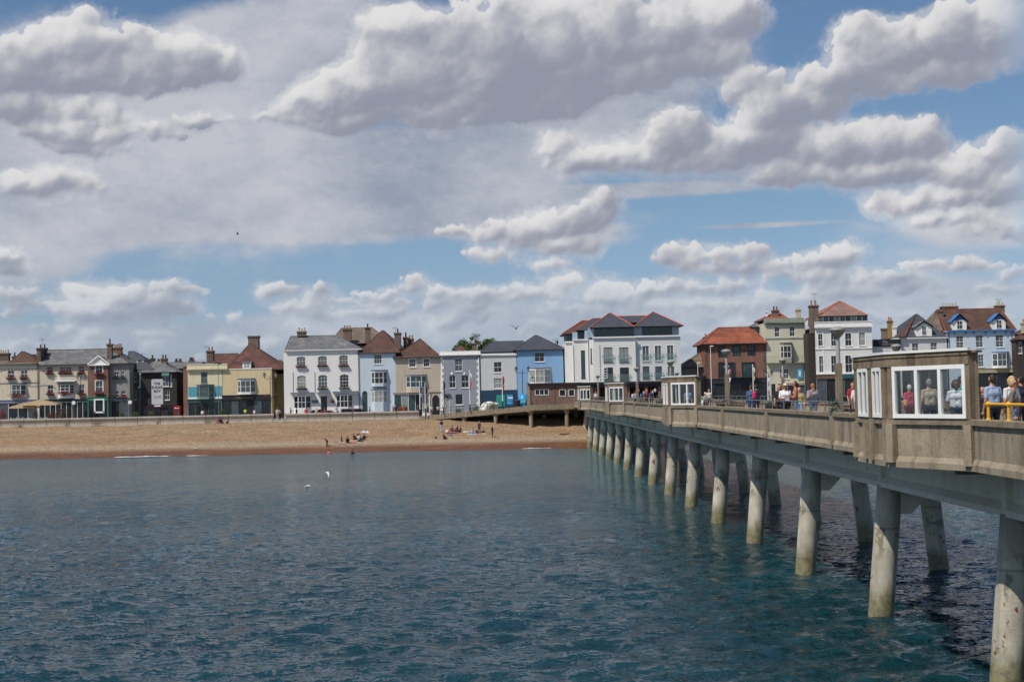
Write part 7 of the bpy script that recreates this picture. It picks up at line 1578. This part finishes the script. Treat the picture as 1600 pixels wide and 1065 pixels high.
# cars on the seafront road
m_tyre = mat('tyre_black', '#18181a', .8); m_hub = mat('wheel_rim', '#9a9c9e', .35, metal=.6); m_lamp = mat('headlamp_glass', '#c8c8c4', .2); m_tail = mat('tail_lamp_red', '#8c1a1c', .3)
def car(px, d, c_, label, ln=4.2, ht=1.45, face=1, X=None):
    x = X if X is not None else spot(px, d); z = G; w = .86; T = Thing('parked_car', (x, d, z), label, 'car', 'cars on the seafront road'); s = face; mc = mat('car_paint_'+c_.lstrip('#'), c_, .3, .04, 1, spec=.6)
    low = [(-ln/2, .32), (-ln/2+.06, .72), (-ln*.36, .86), (-ln*.2, .90), (ln*.22, .92), (ln*.44, .80), (ln/2-.02, .62), (ln/2, .34)]
    cab = [(-ln*.44, .88), (-ln*.32, ht-.08), (-ln*.12, ht), (ln*.08, ht-.02), (ln*.26, .90)]
    def slab(pr, hw0, hw1):
        mb = MB(); k = len(pr); zz = [p[1] for p in pr]; mx_ = max(zz); mn = min(zz)
        def hw(zv): return hw0+(hw1-hw0)*(zv-mn)/(mx_-mn+1e-6)
        mb.add([(x+s*p[0], d-hw(p[1]), z+p[1]) for p in pr]+[(x+s*p[0], d+hw(p[1]), z+p[1]) for p in pr], [(i, (i+1) % k, k+(i+1) % k, k+i) for i in range(k)]+[tuple(range(k)), tuple(range(2*k-1, k-1, -1))]); return mb
    T.part('body', slab(low+[(ln/2-.3, .24), (-ln/2+.3, .24)], w, w-.04), mc); T.part('cabin', slab(cab, w-.06, w-.22), mc)
    g = MB()
    for sy_ in (-1, 1):
        def q4(a, b, c, e): g.add([(x+s*v[0], d+sy_*(w-.06-(v[1]-.88)/(ht-.88)*.16+.006), z+v[1]) for v in (a, b, c, e)], [(0, 1, 2, 3), (3, 2, 1, 0)])
        q4((-ln*.40, .93), (-ln*.30, ht-.13), (-ln*.10, ht-.06), (-ln*.09, .93)); q4((-ln*.07, .93), (-ln*.08, ht-.06), (ln*.07, ht-.08), (ln*.20, .94))
    T.part('side_window', g, m_gd); mb = MB(); mb.add([(x+s*(ln*.26+.01), d-w+.12, z+.93), (x+s*(ln*.26+.01), d+w-.12, z+.93), (x+s*(ln*.09), d+w-.26, z+ht-.03), (x+s*(ln*.09), d-w+.26, z+ht-.03)], [(0, 1, 2, 3), (3, 2, 1, 0)]); T.part('windscreen', mb, m_gd)
    for dx in (-.31, .31):
        for dy in (-1, 1):
            c = (x+s*dx*ln, d+dy*(w-.02), z+.31); mb = MB(); mb.cyl((c[0], c[1]-dy*.18, c[2]), (c[0], c[1]+dy*.02, c[2]), .31, .31, 20); o = T.part('wheel', mb, m_tyre); mb = MB(); mb.cyl((c[0], c[1]+dy*.01, c[2]), (c[0], c[1]+dy*.03, c[2]), .19, .19, 14); T.part('rim', mb, m_hub, o)
    for dy in (-.62, .62): mb = MB(); mb.ell((x+s*(ln/2-.05), d+dy, z+.62), (.08, .16, .09), 8, 6); T.part('headlight', mb, m_lamp); mb = MB(); mb.ell((x-s*(ln/2-.04), d+dy, z+.68), (.06, .14, .10), 8, 6); T.part('tail_light', mb, m_tail)
car(536, 221.0, '#6a2028', 'maroon hatchback parked before the right bay of the white hotel', 4.3, 1.5, -1); car(502, 224.2, '#2c3036', 'dark grey car parked before the hotel door', 4.2, 1.45, 1); car(514, 221.2, '#8c3038', 'faded red car behind people left of the maroon hatchback', 3.6, 1.3, 1)
car(0, 223, '#c8c9ca', 'silver white car seen through the middle pane of the big shelter', 4.4, 1.6, 1, spot(1462, 223)); car(0, 221.5, '#2a2c30', 'black van like car behind the nearest pier lamp', 4.6, 1.9, 1, spot(1322, 221.5)); car(0, 222, '#c0c4c8', 'pale car on the road below the dormered cottage', 4.2, 1.5, -1, spot(1408, 222))
car(560, 224.3, '#22262a', 'black car parked before the pale blue house edge', 3.9, 1.45, 1)
# bicycle parked by the beige shop
def bike(px, d, label, z0=G+.03):
    x = spot(px, d); T = Thing('bicycle', (x, d, z0), label, 'bicycle')
    for dx in (-.52, .52):
        mb = MB(); pts = [(x+dx+.33*math.cos(a), d, z0+.34+.33*math.sin(a)) for a in np.linspace(0, 2*PI, 19)]; mb.tube(pts, .02, 6); T.part('wheel', mb, m_tyre)
    mb = MB(); mb.tube([(x-.52, d, z0+.34), (x-.18, d, z0+.85), (x+.36, d, z0+.85), (x+.52, d, z0+.34)], .022); mb.tube([(x-.18, d, z0+.85), (x-.05, d, z0+.34), (x+.36, d, z0+.80)], .022); mb.tube([(x-.52, d, z0+.34), (x-.05, d, z0+.34)], .018); T.part('frame', mb, m_dk2)
    mb = MB(); mb.box(x-.3, x-.08, d-.06, d+.06, z0+.92, z0+.97); T.part('saddle', mb, m_dark); mb = MB(); mb.tube([(x+.36, d-.25, z0+1.0), (x+.40, d, z0+1.02), (x+.36, d+.25, z0+1.0)], .018); T.part('handlebar', mb, m_dark)
bike(454, 222.0, 'bicycle under the cyclist at the hotel corner', G+.02); bike(606, 226.4, 'dark bicycle leaning between the pale blue and beige houses', G+.1)
# white covered heap, bins and teal hut by the ramp
x = spot(764, 213); mb = MB(); mb.ell((x, 213, 5.6), (1.35, .9, 1.0), 16, 10); mb.ell((x-.8, 212.6, 5.3), (.7, .8, .7), 12, 8); mb.ell((x+.9, 213, 6.1), (.6, .6, .35), 12, 8); tag(mb.build('tarpaulin_cover', mat('white_tarp', '#d0ccc0', .8, .15, 2, .4, 3), org=(x, 213, 5.0), smooth=True), 'white sheet thrown over a heap before the blue boarding', 'cover')
x = spot(808, 210); T = Thing('litter_bin', (x, 210, 5.4), 'black litter bin on the ramp before the lantern lamp', 'bin'); mb = MB(); mb.lathe((x, 210, 5.4), [(.001, 0), (.40, 0), (.48, 1.15), (.5, 1.2), (.001, 1.21)], 12); T.part('body', mb, m_dark); mb = MB(); mb.ell((x, 210, 6.6), (.48, .48, .22), 12, 6); T.part('lid', mb, m_dk2)
x = spot(818, 211.5); T = Thing('blue_kiosk', (x, 211.5, 5.2), 'round topped bright blue kiosk beside the brick toilet block', 'kiosk'); mb = MB(); mb.lathe((x, 211.5, 5.1), [(.95, 0), (.98, 1.2), (.85, 1.9), (.5, 2.4), (.001, 2.55)], 16); T.part('shell', mb, mat('kiosk_blue', '#2c84b8', .4, .15, 1.5), smooth=True); mb = MB(); mb.box(x-.5, x+.3, 210.48, 210.56, 6.2, 6.9); T.part('hatch', mb, mat('kiosk_cyan', '#5cc0d8', .4)); mb = MB(); mb.box(x-1.6, x-.95, 211.1, 211.9, 5.0, 7.6); T.part('door_screen', mb, m_navy)
for px, lb in ((627, 'tall rack of rust coloured clothes outside the beige shop'), (618, 'rack of grey and dark clothes outside the beige shop'),):
    x = spot(px, 226.2); T = Thing('clothes_rack', (x, 226.2, G+.1), lb, 'clothes rack'); mb = MB(); mb.tube([(x-.5, 226.2, G+.1), (x-.5, 226.2, G+1.7), (x+.5, 226.2, G+1.7), (x+.5, 226.2, G+.1)], .025); T.part('frame', mb, m_dark)
    for k in range(5):
        mb = MB(); mb.ell((x-.4+k*.2, 226.2, G+1.15), (.10, .22, .5), 8, 6); T.part('garment', mb, cloth(['#8c4a2c', '#9a5a30', '#7c3c28', '#a06838', '#8a4430'][k] if px == 627 else ['#6c6c78', '#3c3c44', '#8c8c94', '#503c44', '#2c2c34'][k]))
# hanging basket by the hotel door
hx, hz_ = P(430+600*.15, 500+842*.15, 227.3); T = Thing('hanging_basket', (hx, 227.3, hz_), 'pink flower basket hanging right of the hotel door', 'flower basket'); mb = MB(); mb.leaves((hx, 227.3, hz_), (.42, .35, .35), 220, .12, 0); mb.m = [random.choice([0, 0, 1, 2]) for _ in mb.f]; T.part('flowers', mb, [m_mag, m_pink, m_leaf]); mb = MB(); mb.ell((hx, 227.3, hz_-.15), (.25, .25, .2), 10, 6); T.part('bowl', mb, m_dark)
for px_, py_, d_, lb in ((415, 619, 219.2, 'magenta basket left of the twin lantern lamp'), (429, 619, 219.2, 'magenta basket right of the twin lantern lamp'), (130, 622, 218.9, 'pink flower basket low on the lamp before the cream pub')):
    x, z = P(px_, py_, d_); T = Thing('hanging_basket', (x, d_, z), lb, 'flower basket'); mb = MB(); mb.leaves((x, d_, z), (.42, .35, .32), 170, .12, 0); mb.m = [random.choice([0, 1, 2]) for _ in mb.f]; T.part('flowers', mb, [m_mag, m_pink, m_leaf]); mb = MB(); mb.ell((x, d_, z-.15), (.25, .25, .18), 10, 6); T.part('bowl', mb, m_dark)
# tree behind the roofs
def tree(px, py, d, w, h, label, seed=0):
    x, zt = P(px, py, d); T = Thing('tree', (x, d, G), label, 'tree'); mb = MB(); mb.cyl((x, d, G), (x+.2, d, zt-h*.9), .5, .34, 10); limbs = []
    for i in range(7): a = i*.9; e = (x+math.cos(a)*w*.55, d+math.sin(a)*w*.4, zt-h*random.uniform(.25, .7)); mb.cyl((x+.2, d, zt-h*.95), e, .2, .06, 6); limbs.append(e)
    T.part('trunk', mb, mat('bark', '#4a3c30', .9, .2, 4)); mb = MB()
    for i in range(80):
        a = random.uniform(0, 6.28); q = random.uniform(0, 1)**.6; c = (x+math.cos(a)*w*q, d+math.sin(a)*w*.7*q, zt-h*.55+h*.5*random.uniform(-.9, .9)*(1-q*q*.6)); r_ = random.uniform(.5, 1.05); mb.leaves(c, (r_, r_, r_*.8), 120, .26, 0)
    mb.m = [random.choice([0, 0, 1, 2]) for _ in mb.f]; T.part('crown', mb, [mat('tree_leaf', '#50643a', .8, .3, 1), mat('tree_leaf_light', '#6f8248', .8, .3, 1), mat('tree_leaf_dark', '#3c4e2a', .8, .3, 1)])
tree(741, 519, 255, 3.3, 6.2, 'round topped green tree behind the grey house roof'); tree(764, 527, 256, 1.7, 4.5, 'smaller green tree tip beside the round topped one'); tree(722, 533, 254, 1.5, 4.0, 'low green tree tip left of the round topped one')
h = House('background_range', 'distant slate and tile roofs with clustered chimneys between the cafe and the cream shop', 220, 500, d=262, depth=8, cx=400, cat='rooftops')
h.wall(-40, 700, 470, m_brickd); h.hip(-60, 300, 470, 0, 250, 432, m_slated, dep=8); h.hip(280, 720, 472, 340, 680, 440, m_tileb, dep=8, name='roof'); [h.chim(q, 425, q+22, 470, m_brickd, 2, m_potd, 3, .8, .4) for q in (170, 355, 395)]
h = House('background_house', 'small red roof corner showing between the white parapet and the tree', 600, 500, d=250, depth=6, cx=780, cat='house'); h.wall(740, 860, 330, m_brick); h.hip(735, 870, 325, 765, 800, 270, m_tiler, dep=6); h.chim(915, 240, 965, 330, m_brickb, 1, m_potp, 1, 1.2, .8)
# gulls
m_gull = mat('gull_white', '#dcdcda', .7, .05); m_gullg = mat('gull_grey', '#6c7076', .7, .1)
def gull(x, y, z, up, label, dark=False, s=1.0, yaw=.6):
    T = Thing('gull', (x, y, z), label, 'gull'); mb = MB(); mb.ell((x, y, z), (.20*s, .075*s, .075*s), 10, 7); mb.ell((x+.19*s, y, z+.05*s), (.06*s, .045*s, .045*s), 8, 6); mb.tri((x-.15*s, y-.02, z), (x-.32*s, y-.06*s, z), (x-.32*s, y+.06*s, z)); mb.cyl((x+.24*s, y, z+.045*s), (x+.29*s, y, z+.035*s), .012*s, .004*s, 6); T.part('body', mb, m_gullg if dark else m_gull, smooth=False)
    for sy_ in (-1, 1):
        mb = MB(); a = [(x+.08*s, y, z+.03*s), (x-.10*s, y, z+.03*s), (x-.14*s, y+sy_*.35*s, z+up*.30*s), (x+.06*s, y+sy_*.33*s, z+up*.33*s), (x-.20*s, y+sy_*.68*s, z+up*.36*s)]
        mb.add([(p[0], p[1], p[2]) for p in a]+[(p[0], p[1], p[2]+.015) for p in a], [(0, 1, 2, 3), (3, 2, 4), (8, 7, 6, 5), (9, 7, 8)]); T.part('wing', mb, m_gullg if dark else m_gull)
    T.o.rotation_euler = (0, 0, yaw)
x, z = P(515, 745, 118); gull(x, 118, max(z, .35), 1.6, 'white gull with raised wings just above the sea', s=.78); x, z = P(480, 751, 120); gull(x, 120, .12, .15, 'white gull sitting on the water left of the flying one', s=1.1, yaw=-.2)
x, z = P(806, 513, 150); gull(x, 150, z, .8, 'dark gull flying above the sky blue house', True, 1.2, 1.2); x, z = P(371, 366, 200); gull(x, 200, z, .7, 'tiny dark bird high in the sky over the yellow shop', True, .9, .4)
# gull resting on the wet shingle
x, z = P(305, 697, 198); gull(x, 198, beach_z(x, 198)+.12, .1, 'white gull standing on the lower beach', s=1.0, yaw=.2)
bpy.context.view_layer.update()

mb = MB(); xx = XP-.12; yy0 = 46.8
for k in range(5): mb.leaves((xx-.05*(k % 2), yy0-.15+.02*k, ZP+.30-.22*k), (.16-.02*k, .22-.03*k, .16), 60, .07, 0)
mb.tube([(xx, yy0, ZP+.1), (xx-.08, yy0-.1, ZP-.3), (xx-.08, yy0-.05, ZP-.75)], .03, 6)
tag(mb.build('rope_bundle', mat('green_rope', '#2f5648', .8, .3, 9), org=(xx, yy0, ZP-.7)), 'tangle of green rope round the foot of the nearest lamp', 'rope')
